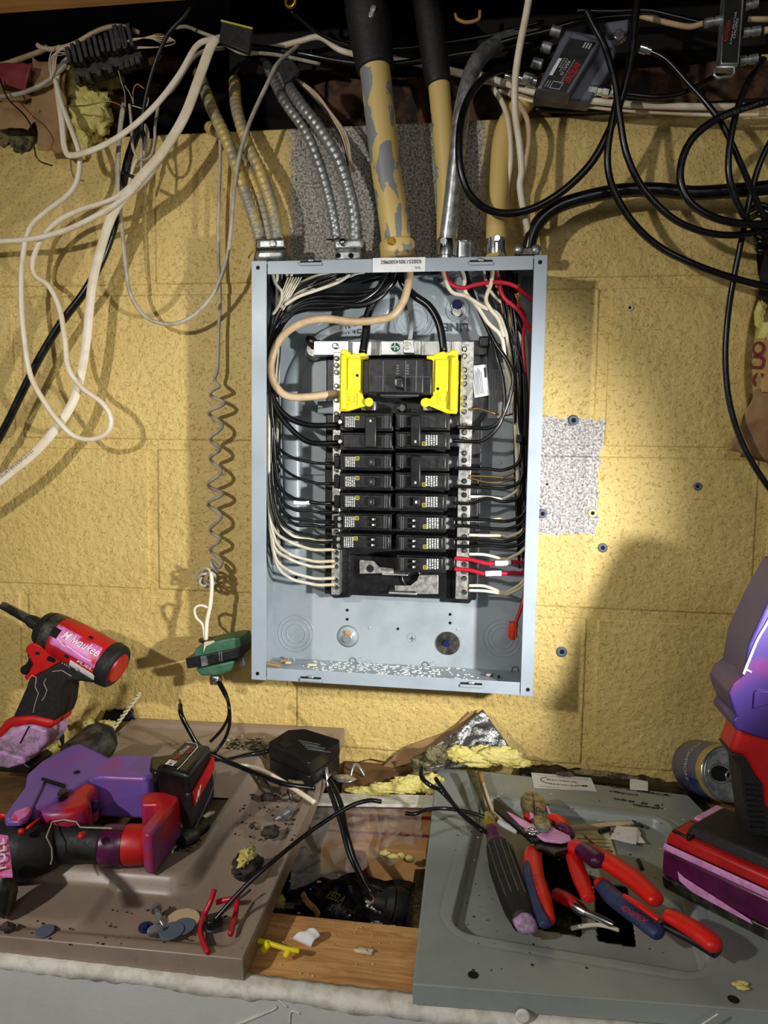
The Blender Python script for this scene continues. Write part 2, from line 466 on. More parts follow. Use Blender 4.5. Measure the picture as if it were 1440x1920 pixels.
# open space above the block wall: sill insulation, band joist, joists
ins = MB()
def lumpy(u, v):
    x = -0.20 + 1.1 * u; z = WTOP - .012 + .19 * v
    k = mnoise.noise(V((x * 7, z * 9, 0))) * .05 + mnoise.noise(V((x * 22, z * 26, 3))) * .016
    return V((x, .10 + k - .05 * math.sin(v * 3.1), z))
ins.sheet(lumpy, 120, 20)
tag(ins.build('kraft_faced_insulation', 'kraft_shaded', smooth=True, solid=.004), 'crumpled brown paper-faced insulation stuffed on top of the block wall under the joists', 'insulation')
struct(MB().bb((x_lo, .25, .15), (x_hi, .29, .75)).build('trim_1', 'shadewood', bevel=.002))
struct(MB().bb((x_lo, -.9, .62), (x_hi, .3, .66)).build('ceiling', 'shadewood'))
b0 = W(0, 28, .10)
struct(MB().bb((x_lo, -.14, .3155), (x_hi, -.10, .50)).build('trim_2', 'beam', bevel=.002))
struct(MB().bb((-.30, .015, .285), (x_hi, .05, .45)).build('trim_3', 'shadewood', bevel=.002))

# ------------------------------------------------------------------ ledge (top of the framed knee wall)
zz = LZ
struct(MB().bb((x_lo, -.425, zz - .038), (x_hi, -.337, zz)).build('trim_4', 'plank', bevel=.0015))
# drywall face of the knee wall with a ragged white edge of joint compound
def wallpaint():
    m = bpy.data.materials.new('grey_wall_paint'); m.use_nodes = True; t = NT(m)
    t.link(t.mix(t.ramp(t.noise(12), .35, .7), s2l((200, 199, 194)), s2l((190, 189, 184))), t.b.inputs['Base Color'])
    t.b.inputs['Roughness'].default_value = .55; t.bump(t.noise(120, 3, .5), .35, .0012); return m
M['greywall'] = wallpaint()
struct(MB().bb((x_lo, -.4368, -1.5), (x_hi, -.4265, zz - .003)).build('wall_front', 'greywall', bevel=.001))
e = MB()
def edge(u, v):
    x = x_lo + (x_hi - x_lo) * u
    w = .0035 * mnoise.noise(V((x * 30, 0, 1))) + .0025 * mnoise.noise(V((x * 110, 0, 2)))
    dn = .0085 + .004 * mnoise.noise(V((x * 16, 0, 5))) + .0025 * mnoise.noise(V((x * 70, 0, 6)))
    prof = [(-.4215 + w * .5, .0004), (-.427, .0014), (-.433 + w * .4, .0010), (-.4372 + w * .2, -.001), (-.4382, -dn), (-.4355, -dn - .001)]
    i = v * 5; j = min(int(i), 4); f = i - j
    y = prof[j][0] * (1 - f) + prof[j + 1][0] * f; z_ = prof[j][1] * (1 - f) + prof[j + 1][1] * f
    return V((x, y, zz + z_ + .0014 * mnoise.noise(V((x * 120, y * 300, 0)))))
e.sheet(edge, 800, 5)
M['compound'] = mat('joint_compound', (226, 222, 210), .7, col2=(204, 198, 182), scale=70, bump=(200, .6, .001))
struct(e.build('trim_5', 'compound', smooth=True, solid=.0012))
# scars in the grey paint
for i, pl in enumerate([[(450, 1920), (513, 1893), (517, 1885)], [(513, 1870), (530, 1880), (538, 1888)], [(543, 1920), (546, 1897), (562, 1900)], [(1280, 1945), (1340, 1905), (1345, 1902)], [(440, 1922), (505, 1895)]]):
    P = [W(a, b, .4375) for a, b in pl]
    tag(MB().tube(P, .0007, sides=6).build('paint_scratch', 'compound', smooth=True), ['long white scratch in the grey wall paint rising towards the white edge', 'short white gouge beside the top of the long scratch', 'hooked white gouge at the bottom of the grey wall', 'white scratch in the grey paint under the grey green cover', 'faint white scratch beside the long one'][i], 'scratch')

# cavity between knee wall and block wall
struct(MB().bb((x_lo, -.337, zz - .30), (x_hi, .0, zz - .28)).build('floor', 'shadewood'))
# timber ledger along the foot of the block wall and old board at the far left
struct(MB().bb((x_lo, -.042, zz - .05), (x_hi, -.001, zz + .001)).build('trim_6', 'oldwood', bevel=.002))
tag(MB().bb((-1.55, -.33, zz - .02), (-.36, -.045, zz - .003)).build('wooden_board', 'oldwood', bevel=.002), 'old brown board lying beneath the beige cover at the far left', 'board')

# wall plugs and their bore holes
plugs = [(1075, 788, 9, 'grey wall plug at the top of the bare square of block right of the panel', 1),
         (1017, 963, 8, 'grey wall plug close to the right edge of the panel in the bare square', 1),
         (1111, 962, 8, 'wall plug with pale rim in the lower right of the bare square', 0),
         (1130, 1027, 8, 'grey wall plug in yellow paint just below the bare square', 1),
         (1053, 1222, 9, 'lowest grey wall plug, under the long mortar joint right of the panel', 1),
         (1181, 577, 6, 'small pale wall plug with rust stains high on the right', 0),
         (1308, 912, 7, 'grey wall plug farthest right, in the middle of a block', 1),
         (1026, 908, 4, 'small drilled hole near the panel in the bare square', 2)]
for px, py, r, lb, k in plugs:
    c = W(px, py); rr = RP(c, r)
    t = thing('wall_plug', lb, 'wall plug', c)
    if k < 2: MB().ring(c + V((0, -.001, 0)), (0, 1, 0), rr * .75, rr * .35, flat=.5).build('collar', 'greyblue' if k else 'debris', t, smooth=True)
    MB().disc(c + V((0, .001, 0)), (0, -1, 0), rr * .55, .0017).build('bore_hole', 'void', t)
# ------------------------------------------------------------------ conduits above the panel
def pipe(name, label, pts, rpx, m, group=None):
    P = [W(*p) for p in pts]; t = thing(name, label, 'pipe', P[-1], group)
    return t, P
t, P = pipe('service_conduit', 'thick flaking yellow pipe wrapped in black at its top, entering the panel at centre', [(681, -40, .075), (690, 20, .075), (703, 130, .07), (722, 300, .062), (739, 420, .055), (746, 486, .052)], 28, 'pipe')
r = RP(P[3], 28); MB().tube(P[1:], r, sides=28).build('pipe', 'pipe', t, smooth=True)
MB().tube([W(678, -60, .07), W(688, 20, .07), W(695, 70, .068), W(704, 131, .068)], [r * 1.36, r * 1.42, r * 1.38, r * 1.24], sides=28).build('black_wrap', 'black_rub', t, smooth=True)
for c, s_ in (((700, 42), 10), ((697, 2), 6)):
    p = W(*c, .068); MB().blob(p + V((.0, -r * 1.38, 0)), (RP(p, s_), .001, RP(p, s_ * 1.3)), 3, .5).build('paint_patch', 'zinc', t, smooth=True)
cpl = MB().lathe(W(744, 452, .052), W(747, 489, .052), [(0, r * 1.10), (.1, r * 1.2), (.9, r * 1.2), (1, r * 1.1)], 28).build('clamp_connector', 'pipe2', t, smooth=True)
p = W(738, 462, .052) + V((0, -r * 1.2, 0)); MB().cyl(p, p + V((0, -.004, 0)), RP(p, 7), 16).build('clamp_screw', 'brass', t, bevel=.0006)

t, P = pipe('yellow_conduit', 'yellow pipe sleeved in black rubber at its top, half hidden behind the silver bent pipe', [(812, 60, .05), (822, 150, .048), (832, 260, .045), (838, 360, .04), (838, 486, .04)], 19, 'pipe')
r = RP(P[2], 20); MB().tube(P, r, sides=24).build('pipe', 'pipe2', t, smooth=True)
MB().tube([W(790, -60, .05), W(803, 20, .05), W(818, 130, .048), W(823, 160, .048)], [r * 1.25, r * 1.3, r * 1.25, r * 1.12], sides=24).build('black_wrap', 'black_rub', t, smooth=True)

t, P = pipe('silver_conduit', 'bare silver pipe bent away to the upper right above the panel', [(1010, 55, .0), (940, 78, .02), (893, 118, .055), (868, 200, .07), (856, 300, .066), (846, 390, .06), (838, 452, .055), (836, 486, .052)], 15, 'zinc')
r = RP(P[4], 15.5); MB().tube(P, r, sides=22).build('pipe', 'zinc', t, smooth=True)
cc = MB().lathe(W(838, 448, .053), W(836, 487, .053), [(0, r * 1.12), (.12, r * 1.3), (.85, r * 1.3), (.86, r * 1.1), (1, r * 1.1)], 24).build('set_screw_connector', 'chrome', t, smooth='auto')
p = W(833, 458, .053) + V((0, -r * 1.3, 0)); MB().cyl(p, p + V((0, -.003, 0)), RP(p, 7), 16).build('set_screw', 'chrome', t, bevel=.0005)
t = thing('steel_coupling', 'empty brushed steel coupling standing on the panel just right of the silver pipe', 'coupling', W(868, 484, .04))
a, b = W(868, 452, .04), W(868, 486, .04); MB().lathe(a, b, [(0, .0105), (.1, .0135), (1, .0135)], 20).build('sleeve', 'zinc', t, smooth='auto')
MB().ring(a + V((0, 0, -.003)), b - a, .0132, .0012).build('rim', 'chrome', t, smooth=True)

t, P = pipe('right_conduit', 'rightmost yellow pipe with grey streak on its left edge, entering the panel top', [(1000, 175, .02), (962, 215, .03), (943, 260, .035), (936, 340, .04), (931, 420, .045), (930, 486, .048)], 20, 'pipe2')
r = RP(P[3], 19); MB().tube(P, r, sides=24).build('pipe', 'pipe2', t, smooth=True)
MB().lathe(W(930, 447, .047), W(930, 487, .047), [(0, r * .9), (.05, r * 1.05), (.8, r * 1.05), (.82, r * .86), (1, r * .86)], 24).build('set_screw_connector', 'chrome', t, smooth='auto')
p = W(932, 453, .047) + V((0, -r * 1.05, 0)); MB().cyl(p, p + V((0, -.003, 0)), RP(p, 6), 16).build('set_screw', 'chrome', t, bevel=.0005)

# armoured cables and their box connectors
ARM = [('yellow painted armoured cable, outermost left of the trio', [(372, 135, .0), (398, 205, .03), (428, 270, .045), (456, 350, .05), (480, 420, .045), (490, 462, .042)], 'bx_yellow'),
       ('steel armoured cable with worn yellow paint, middle of the left trio', [(392, 238, .0), (425, 258, .03), (460, 310, .035), (488, 370, .035), (503, 425, .036), (508, 462, .036)], 'bx_yellow'),
       ('grey armoured cable rising into the dark, right of the left trio', [(440, 150, -.02), (443, 200, .02), (462, 265, .04), (487, 320, .05), (508, 380, .05), (518, 430, .044), (520, 462, .04)], 'bx_yellow'),
       ('thinner armoured cable with yellow specks entering the twin connector on its left', [(500, 120, -.01), (530, 185, .03), (572, 245, .045), (598, 305, .05), (617, 370, .05), (628, 425, .045), (631, 452, .042)], 'bx_steel'),
       ('bright steel armoured cable entering the twin connector on its right', [(520, 130, -.01), (560, 190, .04), (602, 245, .055), (635, 300, .06), (655, 360, .06), (664, 410, .052), (665, 452, .046)], 'bx_steel')]
for lb, pts, mm in ARM:
    P = [W(*p) for p in pts]; mb = MB(); armour(mb, P, RP(P[3], 11.0 if 'thinner' not in lb else 9), pitch=.0088)
    tag(mb.build('armoured_cable', mm, smooth=True), lb, 'cable')
t = thing('twin_cable_connector', 'cast zinc clamp connector holding two armoured cables on top of the panel', 'connector', W(652, 484, .05))
mb = MB(); a = W(625, 446, .055); b = W(681, 468, .055); a.y = -.03; mb.bb(a, b); mb.build('clamp_body', 'zinc', t, bevel=.005, seg=4)
a = W(628, 468, .054); b = W(679, 489, .054); a.y = -.032; MB().bb(a, b).build('throat', 'zinc', t, bevel=.004, seg=3)
p = W(643, 455, .055); MB().lathe(p, p + V((0, -.005, 0)), [(0, .0048), (.7, .0045), (1, .002)], 16).build('clamp_screw', 'chrome', t, smooth='auto')
for q in (634, 658):
    p = W(q, 479, .0545); MB().disc(p, (0, -1, 0), .0032, .0005).build('screw_hole', 'void', t)
t = thing('oval_cable_connector', 'oval dark zinc connector at the panel top left holding three painted cables', 'connector', W(508, 484, .05))
a = W(478, 466, .055); b = W(534, 488, .055); a.y = -.02; MB().bb(a, b).build('throat', 'zinc', t, bevel=.006, seg=4)
a = W(479, 448, .058); b = W(536, 466, .058); a.y = -.052; MB().bb(a, b).build('clamp_strap', 'dark_metal', t, bevel=.0015)
a = W(487, 451, .061); b = W(533, 463, .061); a.y = -.056; MB().bb(a, b).build('clamp_plate', 'zinc', t, bevel=.001)
p = W(512, 457, .061); MB().disc(p, (0, -1, 0), .0045, .003).build('clamp_screw', 'chrome', t, bevel=.0008)
for lb, pts in (('thin stray copper wire poking out left of the oval connector', [(466, 484, .06), (470, 476, .062), (480, 467, .06)]), ('short dark wire end between the two connectors', [(612, 449, .05), (625, 449, .055), (636, 446, .055)])):
    cable('wire_stub', lb, 'wire', pts, 1.3, 'bare' if 'copper' in lb else 'blackwire')

# ------------------------------------------------------------------ cables and boxes along the joists, left half
cable('stranded_lead', 'twisted tan and black leads dropping behind the bright armoured cable', 'wire', [(548, 145, .05), (580, 170, .055), (610, 208, .055), (640, 250, .055), (652, 300, .05), (656, 325, .04)], 2.2, 'tan_cab')
for i, dx in enumerate((-6, 4, 8)):
    cable('stranded_lead', ['leftmost', 'third', 'rightmost'][i] + ' thin lead of the loose bundle beside the bright armoured cable', 'wire', [(548 + dx * .5, 145, .052), (582 + dx, 172, .057), (612 + dx * .6, 206, .057), (641 + dx, 252, .057), (654 + dx * .6, 300, .052), (657 + dx, 322, .042)], 1.8, ['blackwire', 'tan_cab', 'grey_cab'][i])

nm = cable('flat_white_cable', 'wide flat cream cable with printed sheath sweeping from the joists down to the far left', 'cable', [(405, 70, .06), (392, 95, .065), (372, 150, .07), (345, 220, .075), (305, 285, .075), (262, 335, .075), (215, 395, .06), (188, 470, .05), (172, 540, .045), (163, 630, .045), (150, 710, .045), (128, 770, .05), (75, 838, .055), (20, 885, .06), (-40, 930, .06), (-180, 1030, .06)], 9.5, 'white_cab', flat=.4, up=(0, -1, 0), sides=14)
p0 = W(0, 898, .0655); p1 = W(62, 847, .0625)
txt('12-2 G NON METALLIC', p1, p0 - p1, V((-.6, 0, .8)), 'ink', nm, width=(p0 - p1).length, height=.0042, off=.0)
cable('white_cable', 'cream cable looping from the joists to the wall top and up by the terminal block', 'cable', [(440, 62, .04), (403, 73, .06), (370, 85, .07), (337, 139, .08), (295, 194, .085), (243, 242, .085), (191, 274, .08), (139, 291, .075), (122, 280, .07), (115, 222, .065), (107, 163, .05), (110, 132, .04), (128, 108, .03)], 6.0, 'white_cab', flat=.55, up=(0, -1, 0))
cable('white_cable', 'cream cable hanging in a long narrow loop to mid wall at the far left', 'cable', [(104, 150, .05), (116, 195, .058), (135, 245, .064), (149, 290, .064), (146, 335, .06), (128, 365, .055), (85, 398, .05), (55, 430, .05), (42, 490, .05), (40, 560, .052), (44, 620, .055), (56, 700, .058), (84, 755, .06), (114, 795, .062), (140, 818, .062), (170, 824, .062), (200, 812, .062), (208, 785, .062), (192, 756, .06), (155, 728, .058), (128, 690, .056), (122, 640, .05), (112, 580, .045), (92, 537, .04), (66, 516, .04), (62, 490, .042), (75, 455, .045), (105, 418, .05), (150, 394, .055), (215, 372, .06), (262, 333, .07)], 5.0, 'white_cab', seg=8)
cable('white_cable', 'cream cable sweeping level out of the left edge of view across the other cables', 'cable', [(-260, 470, .05), (-40, 456, .05), (0, 453, .05), (60, 448, .052), (120, 433, .055), (175, 408, .06), (225, 378, .066), (275, 335, .072), (315, 275, .074), (350, 205, .07), (380, 130, .065), (398, 80, .055)], 5.5, 'white_cab')
cable('black_cable', 'thick black cable running down behind the cream cables to the left edge', 'cable', [(268, 170, .02), (262, 230, .03), (240, 300, .035), (226, 370, .035), (212, 430, .035), (190, 490, .035), (160, 545, .035), (115, 605, .035), (75, 670, .035), (42, 735, .035), (10, 800, .035), (-30, 870, .035), (-140, 1060, .035)], 7.5, 'blackcab')
cable('thin_grey_cable', 'thin grey white cable hanging in a deep open loop left of the panel', 'cable', [(560, 85, .02), (522, 118, .05), (505, 150, .055), (470, 225, .06), (450, 290, .06), (440, 350, .058), (434, 420, .055), (424, 490, .05), (400, 550, .045), (362, 592, .04), (318, 608, .04), (275, 595, .04), (246, 555, .04), (236, 500, .042), (228, 420, .045), (220, 340, .05), (222, 270, .05), (228, 215, .04), (232, 195, .03)], 3.8, 'grey_cab')
cable('grey_flat_cable', 'short grey flat cable stub hanging in front of the wall top', 'cable', [(231, 203, .055), (226, 240, .058), (222, 290, .06), (221, 345, .06), (222, 400, .055)], 4.6, 'grey_cab', flat=.5, up=(0, -1, 0))
cable('black_cable', 'black coax dropping diagonally from the joist past the terminal block', 'cable', [(372, -20, .08), (350, 25, .08), (318, 60, .078), (300, 95, .075), (284, 140, .07), (274, 180, .066), (268, 215, .064), (266, 270, .062)], 3.8, 'black_satin')
cable('grey_loop_wire', 'small grey wire hanging in a U in front of the black cable end', 'wire', [(243, 196, .06), (247, 240, .064), (248, 270, .066), (256, 292, .068), (270, 300, .068), (284, 290, .068), (290, 265, .068), (291, 235, .066), (297, 198, .062)], 2.8, 'grey_cab')
cable('grey_loop_wire', 'pale grey wire pair hanging straight to the black clip', 'wire', [(266, 230, .06), (265, 265, .064), (266, 300, .066), (264, 330, .066)], 2.6, 'grey_cab')
for i, pts in enumerate([[(260, 295, .05), (250, 315, .052), (243, 345, .05)], [(246, 290, .045), (238, 320, .048), (230, 350, .046), (226, 385, .04)], [(272, 235, .03), (277, 255, .035), (270, 285, .04), (258, 310, .045)]]):
    cable('wire_tail', ['pinkish wire tail under the hanging U of grey wire', 'dark flat tail left of the black clip', 'cream wire curl behind the grey U loop'][i], 'wire', pts, [3, 4, 4][i], ['white_cab', 'black_satin', 'white_cab'][i])
t = thing('wire_clip', 'small black clip pinched around wires below the grey U loop', 'clip', W(250, 330, .07))
MB().tube([W(230, 322, .07), W(245, 330, .072), W(258, 333, .072), W(266, 325, .07)], .0022, sides=8).build('clip_bar', 'black', t, smooth=True)
cable('pink_white_cable', 'pale cable arched over the terminal block at upper left', 'cable', [(70, 84, .05), (80, 90, .05), (105, 92, .05), (140, 82, .05), (175, 62, .05), (205, 51, .05), (235, 51, .05), (262, 62, .045)], 4.6, 'tan_cab')
cable('grey_cable', 'grey cable from the left edge ending at the terminal block', 'cable', [(-160, 160, .05), (-30, 182, .05), (0, 181, .05), (40, 175, .05), (80, 158, .05), (110, 135, .045), (124, 122, .04)], 4.2, 'grey_cab')
cable('brown_cable', 'dull brown cable entering at the upper left corner', 'cable', [(-160, 150, .02), (-20, 128, .02), (10, 120, .02), (45, 108, .025), (75, 97, .03), (90, 88, .03)], 5, 'tan_cab')
cable('thin_dark_wire', 'hair-thin dark wire hanging over the torn paper at the left edge', 'wire', [(0, 148, .06), (15, 185, .065), (45, 215, .068), (62, 245, .068), (64, 275, .068), (72, 300, .066), (98, 311, .06)], 1.4, 'blackwire')
cable('white_cable', 'grey white cable draped over the dark tag near the joist', 'cable', [(330, 52, .03), (350, 50, .035), (375, 60, .05), (405, 72, .06), (430, 88, .06), (455, 100, .06), (490, 100, .055), (530, 105, .04), (600, 120, .02)], 3.4, 'grey_cab')
cable('white_cable', 'grey cable tucked beside the wide flat cable at the joist', 'cable', [(420, 90, .03), (385, 95, .045), (362, 110, .055), (345, 135, .06), (325, 165, .065), (300, 188, .06)], 3.6, 'grey_cab')
cable('white_cable', 'cream cable crossing behind the black wrapped pipe', 'cable', [(470, 96, .0), (520, 88, .01), (560, 78, .02), (600, 70, .025), (640, 95, .025), (700, 108, .02), (780, 118, .015), (860, 135, .01), (960, 160, .01)], 5.5, 'white_cab')
cable('black_cable', 'black cable running across behind the two wrapped pipes', 'cable', [(380, 78, .0), (470, 88, .01), (560, 100, .02), (640, 115, .02), (720, 122, .02), (800, 112, .02), (900, 96, .02), (1000, 80, .02)], 6, 'blackcab')
cable('black_cable', 'dark cable descending from the brass ring towards the big wrapped pipe', 'cable', [(545, 20, .06), (575, 45, .05), (605, 66, .04), (650, 84, .03), (740, 92, .02), (900, 70, .02), (1020, 40, .02)], 3.5, 'blackcab')
cable('white_cable', 'pair of cream cables crossing behind the silver bent pipe', 'cable', [(735, 108, .0), (800, 125, .005), (860, 140, .01), (920, 155, .015), (1000, 170, .02), (1060, 182, .02)], 4.6, 'white_cab')
# terminal strip
t = thing('terminal_block', 'dark grey comb shaped terminal strip tilted at the upper left below the joist', 'terminal block', W(195, 120, .05))
a = W(138, 132, .045); b = W(262, 92, .045); ax = (b - a).normalized(); upv = V((-ax.z, 0, ax.x))
rot = Matrix((ax, V((0, 1, 0)), upv)).transposed()
mb = MB().box((a + b) / 2 + V((0, .012, 0)), ((b - a).length, .022, .022), rot); mb.build('strip_body', 'pvc_grey', t, bevel=.001)
n = 12
for i in range(n):
    c = a.lerp(b, (i + .5) / n)
    MB().box(c + upv * .012 + V((0, .0, 0)), (.0052, .030, .020 + .004 * (i % 3)), rot).build('terminal_fin', 'pvc_grey', t, bevel=.0006)
    if i % 2 == 0 or i > 8:
        q = c - upv * .015; mbx = MB().box(q, (.007, .012, .010), rot); mbx.build('terminal_foot', 'pvc_grey', t, bevel=.001)
        MB().disc(q + V((0, -.006, 0)) - upv * .001, (0, -1, 0), .0022, .0008, 12).build('terminal_screw', 'dark_metal', t)
for k_, (xx) in enumerate((225, 236)):
    MB().box(W(xx, 76, .05), (.006, .02, .03), rot).build('tall_lug', 'pvc_grey', t, bevel=.001)
for i in range(7):
    x = 95 + i * 3; col = ['white_wire', 'white_wire', 'copper_crumb', 'white_wire', 'grey_cab', 'copper_crumb', 'white_wire'][i]
    cable('fine_wire', ['outer pale', 'second pale', 'tan', 'middle pale', 'grey', 'inner tan', 'innermost pale'][i] + ' fine wire fanning out at the left end of the terminal block', 'wire', [(96 + i, 150 - i * 2, .05), (92 + i * 3, 115 - i * 3, .055), (100 + i * 6, 92 + (i % 3) * 6, .055), (112 + i * 7, 84 + (i % 4) * 9, .05)], .9, col, group='fine wires at the left end of the terminal block')
for i in range(5):
    pts = [(210 + i * 4, 82 + i * 2, .055), (245, 78 - i, .058), (280, 68 + i, .06), (300 + i, 64 + i * 4, .06), (322 + i, 72 + i, .06), (326, 82, .058), (300, 88, .055), (255, 87 + i, .05)]
    cable('fine_wire', ['bare copper', 'upper white', 'tan', 'lower white', 'grey'][i] + ' fine wire looping right from the terminal block', 'wire', pts, 1.0, ['bare', 'white_wire', 'copper_crumb', 'white_wire', 'grey_cab'][i], group='fine wires looping right of the terminal block')
cable('fine_wire', 'thin tan wire arched across the torn insulation', 'wire', [(120, 199, .06), (160, 198, .065), (200, 190, .065), (225, 197, .06), (233, 205, .058)], 1.2, 'bare')
for i, pts in enumerate([[(222, 132, .05), (228, 155, .05), (234, 175, .05), (235, 200, .05)], [(234, 160, .05), (245, 178, .05), (250, 195, .05)], [(250, 195, .045), (250, 170, .045), (257, 158, .045), (270, 166, .05)], [(276, 176, .05), (278, 190, .05), (270, 203, .05), (248, 198, .05)]]):
    cable('fine_wire', 'hair-thin wire hanging under the terminal block', 'wire', pts, .9, ['grey_cab', 'grey_cab', 'copper_crumb', 'white_wire'][i], group='hair-thin wires under the terminal block')
# tags, ring
for lb, q, rr_ in (('dark square tag with a yellow edge standing among cables left of the wrapped pipe', [(415, 39), (474, 54), (466, 100), (410, 78)], 0), ('black six-sided tag hung above the twin connector cables', [(527, 112), (548, 110), (562, 132), (545, 150), (531, 156), (522, 130)], 0)):
    P = [W(a_, b_, .075) for a_, b_ in q]; t = thing('cable_tag', lb, 'tag', P[0])
    MB().prism(P, V((0, .006, 0))).build('tag_plate', 'black_satin', t, bevel=.0008)
    if 'yellow' in lb: MB().tube([P[0] + V((0, -.0005, 0)), P[1] + V((0, -.0005, 0))], .0012, smooth=False).build('yellow_edge', 'ylogo', t)
c = W(545, 2, .09); t = thing('brass_ring', 'small brass ring hanging at the top edge', 'ring', c)
MB().ring(c, (.25, 1, .1), RP(c, 10), RP(c, 3.6), 28, 8).build('ring', 'brass', t, smooth=True)
c = W(885, 22, .03); tag(MB().tube([W(853, 26, .03), W(858, 36, .03), W(875, 42, .03), W(897, 36, .03), W(900, 20, .03)], .0022).build('cable_staple', 'wood', smooth=True), 'tan curved cable staple on the dark joist between the wrapped pipe and the bent pipe', 'staple')

# torn insulation at upper left
def rag(poly, d, m, name, lb, cat, amp=.010, seed=0, n=16, th=.0015, kind=None):
    P = [W(a_, b_, d) for a_, b_ in poly]     # quad patch
    def fn(u, v):
        p = P[0].lerp(P[1], u).lerp(P[3].lerp(P[2], u), v)
        k = mnoise.noise(p * 28 + V((seed, 0, seed))) * amp + mnoise.noise(p * 75 + V((0, seed, 0))) * amp * .4
        e = mnoise.noise(p * 60 + V((9, seed, 1))) * amp * .5
        return p + V((e, -k, e * .8))
    o = MB().sheet(fn, n, n).build(name, m, smooth=True, solid=th); tag(o, lb, cat); return o
rag([(-30, 108), (112, 128), (100, 225), (-30, 200)], .02, 'kraft', 'torn_paper_facing', 'torn brown paper facing with dark red print at the far upper left', 'insulation', seed=2)
rag([(62, 112), (122, 125), (125, 288), (70, 282)], .035, 'kraft', 'torn_paper_facing', 'folded upright flap of brown paper beside the yellow fibreglass', 'insulation', seed=5)
rag([(-30, 175), (78, 205), (55, 240), (-30, 238)], .04, 'kraft', 'torn_paper_facing', 'pale brown paper flap jutting over the block wall at the left edge', 'insulation', seed=9)
rag([(-30, 118), (62, 120), (48, 170), (-30, 150)], .052, 'maroon', 'printed_paper_scrap', 'dark red printed scrap of the paper facing at the left edge', 'insulation', amp=.004, seed=4)
def fluff(name, lb, specs, m='fluff', mode='d', cat='insulation'):
    mb = MB(); fn = W if mode == 'd' else L
    for i, (px, py, d, rx, ry) in enumerate(specs):
        c = fn(px, py, d); k = RP(c, 1); mb.blob(c, (rx * k, min(rx, ry) * k * .7, ry * k), i + len(lb), .38, (30, 22), freq=3.2)
    return tag(mb.build(name, m, smooth=True), lb, cat, kind=None)
fluff('fibreglass_insulation', 'yellow fibreglass bursting out between the torn paper and the terminal block', [(150, 160, .0, 34, 34), (170, 215, .01, 40, 44), (150, 260, .005, 26, 36), (195, 150, -.01, 36, 28)])
fluff('fibreglass_insulation', 'brown tinted fibreglass lump in the dark behind the grey hanging wires', [(205, 190, -.02, 32, 42), (190, 235, -.01, 28, 24)], 'kraft_shaded')
fluff('dirty_fibreglass', 'dirty grey fibreglass sitting on the wall top at the left edge', [(5, 250, .0, 40, 24), (45, 258, .0, 26, 26)], 'fluff_dirty')
fluff('fibreglass_insulation', 'brownish pink insulation in the gap below the black coax', [(305, 120, -.05, 40, 16), (270, 165, -.05, 30, 14)], 'kraft_shaded')

# ------------------------------------------------------------------ right side of the joists
CX = [('black coax swinging in the widest loop down past the silver pipe and back up', [(1196, -20, .09), (1190, 40, .09), (1183, 110, .088), (1165, 185, .085), (1140, 250, .08), (1105, 310, .075), (1050, 362, .07), (990, 394, .07), (930, 398, .075), (885, 370, .085), (864, 320, .09), (861, 260, .09), (870, 205, .085), (895, 160, .08), (935, 132, .06), (1000, 120, .03)], 7.2),
      ('black coax from the amplifier top sweeping right in the second loop', [(1100, 20, .1), (1112, 45, .1), (1135, 90, .1), (1152, 150, .1), (1162, 220, .098), (1175, 290, .095), (1205, 352, .09), (1255, 405, .088), (1310, 432, .085), (1370, 441, .08), (1440, 432, .07), (1480, 425, .06)], 6.4),
      ('black coax hanging lowest of the right loops and leaving at the right edge', [(1160, 175, .09), (1146, 235, .088), (1139, 300, .085), (1150, 355, .08), (1185, 415, .075), (1235, 462, .07), (1300, 495, .07), (1370, 520, .065), (1440, 538, .06), (1490, 545, .06)], 6.6),
      ('black coax leaving the small ferrule and crossing down to the right edge', [(1218, 95, .07), (1250, 112, .075), (1290, 155, .08), (1330, 200, .085), (1360, 245, .085), (1390, 310, .08), (1420, 380, .07), (1450, 450, .06)], 5.6),
      ('black printed coax bowed in a half circle at the right', [(1490, 178, .1), (1440, 190, .1), (1390, 204, .1), (1340, 226, .1), (1300, 258, .1), (1279, 300, .1), (1277, 345, .1), (1300, 385, .1), (1345, 410, .098), (1400, 420, .09), (1470, 418, .08)], 7.2),
      ('black coax dropping from the splitter and curving into the cable bundle', [(1432, 110, .085), (1405, 150, .09), (1384, 200, .092), (1370, 260, .092), (1366, 320, .09), (1378, 370, .086), (1400, 412, .08), (1440, 448, .07)], 6.2),
      ('black coax hanging nearly straight down the far right of the wall', [(1470, 225, .075), (1442, 270, .075), (1420, 320, .072), (1402, 390, .068), (1388, 460, .062), (1374, 530, .058), (1364, 600, .052), (1360, 670, .05), (1366, 745, .05), (1385, 815, .052), (1415, 875, .056), (1460, 940, .06)], 5.6),
      ('black coax linking amplifier and splitter in a shallow sag', [(1150, 172, .07), (1185, 178, .072), (1230, 182, .072), (1275, 176, .07), (1315, 158, .068), (1370, 128, .05), (1440, 100, .03)], 5.2)]
for lb, pts, r in CX:
    o = cable('coax_cable', lb, 'cable', pts, r, 'blackcab', seg=10, sides=12)
    if 'half circle' in lb:
        pa, pb = W(1352, 224, .1065), W(1432, 195, .1065); txt('(2018) 0804FT', pa, pb - pa, V((0, 0, 1)), 'ink_grey', o, width=(pb - pa).length, height=.0034)
cable('service_cable', 'fat twisted black cable entering the top right corner of the panel from the right', 'cable', [(1490, 345, .05), (1440, 352, .05), (1370, 358, .05), (1300, 362, .05), (1230, 356, .05), (1160, 358, .05), (1090, 372, .05), (1045, 388, .05), (1014, 412, .05), (997, 442, .05), (990, 474, .048)], 13, 'blackcab', sides=18)
t = thing('service_cable_clamp', 'rusty two-screw clamp around the fat black cable on the panel corner', 'clamp', W(990, 478, .05))
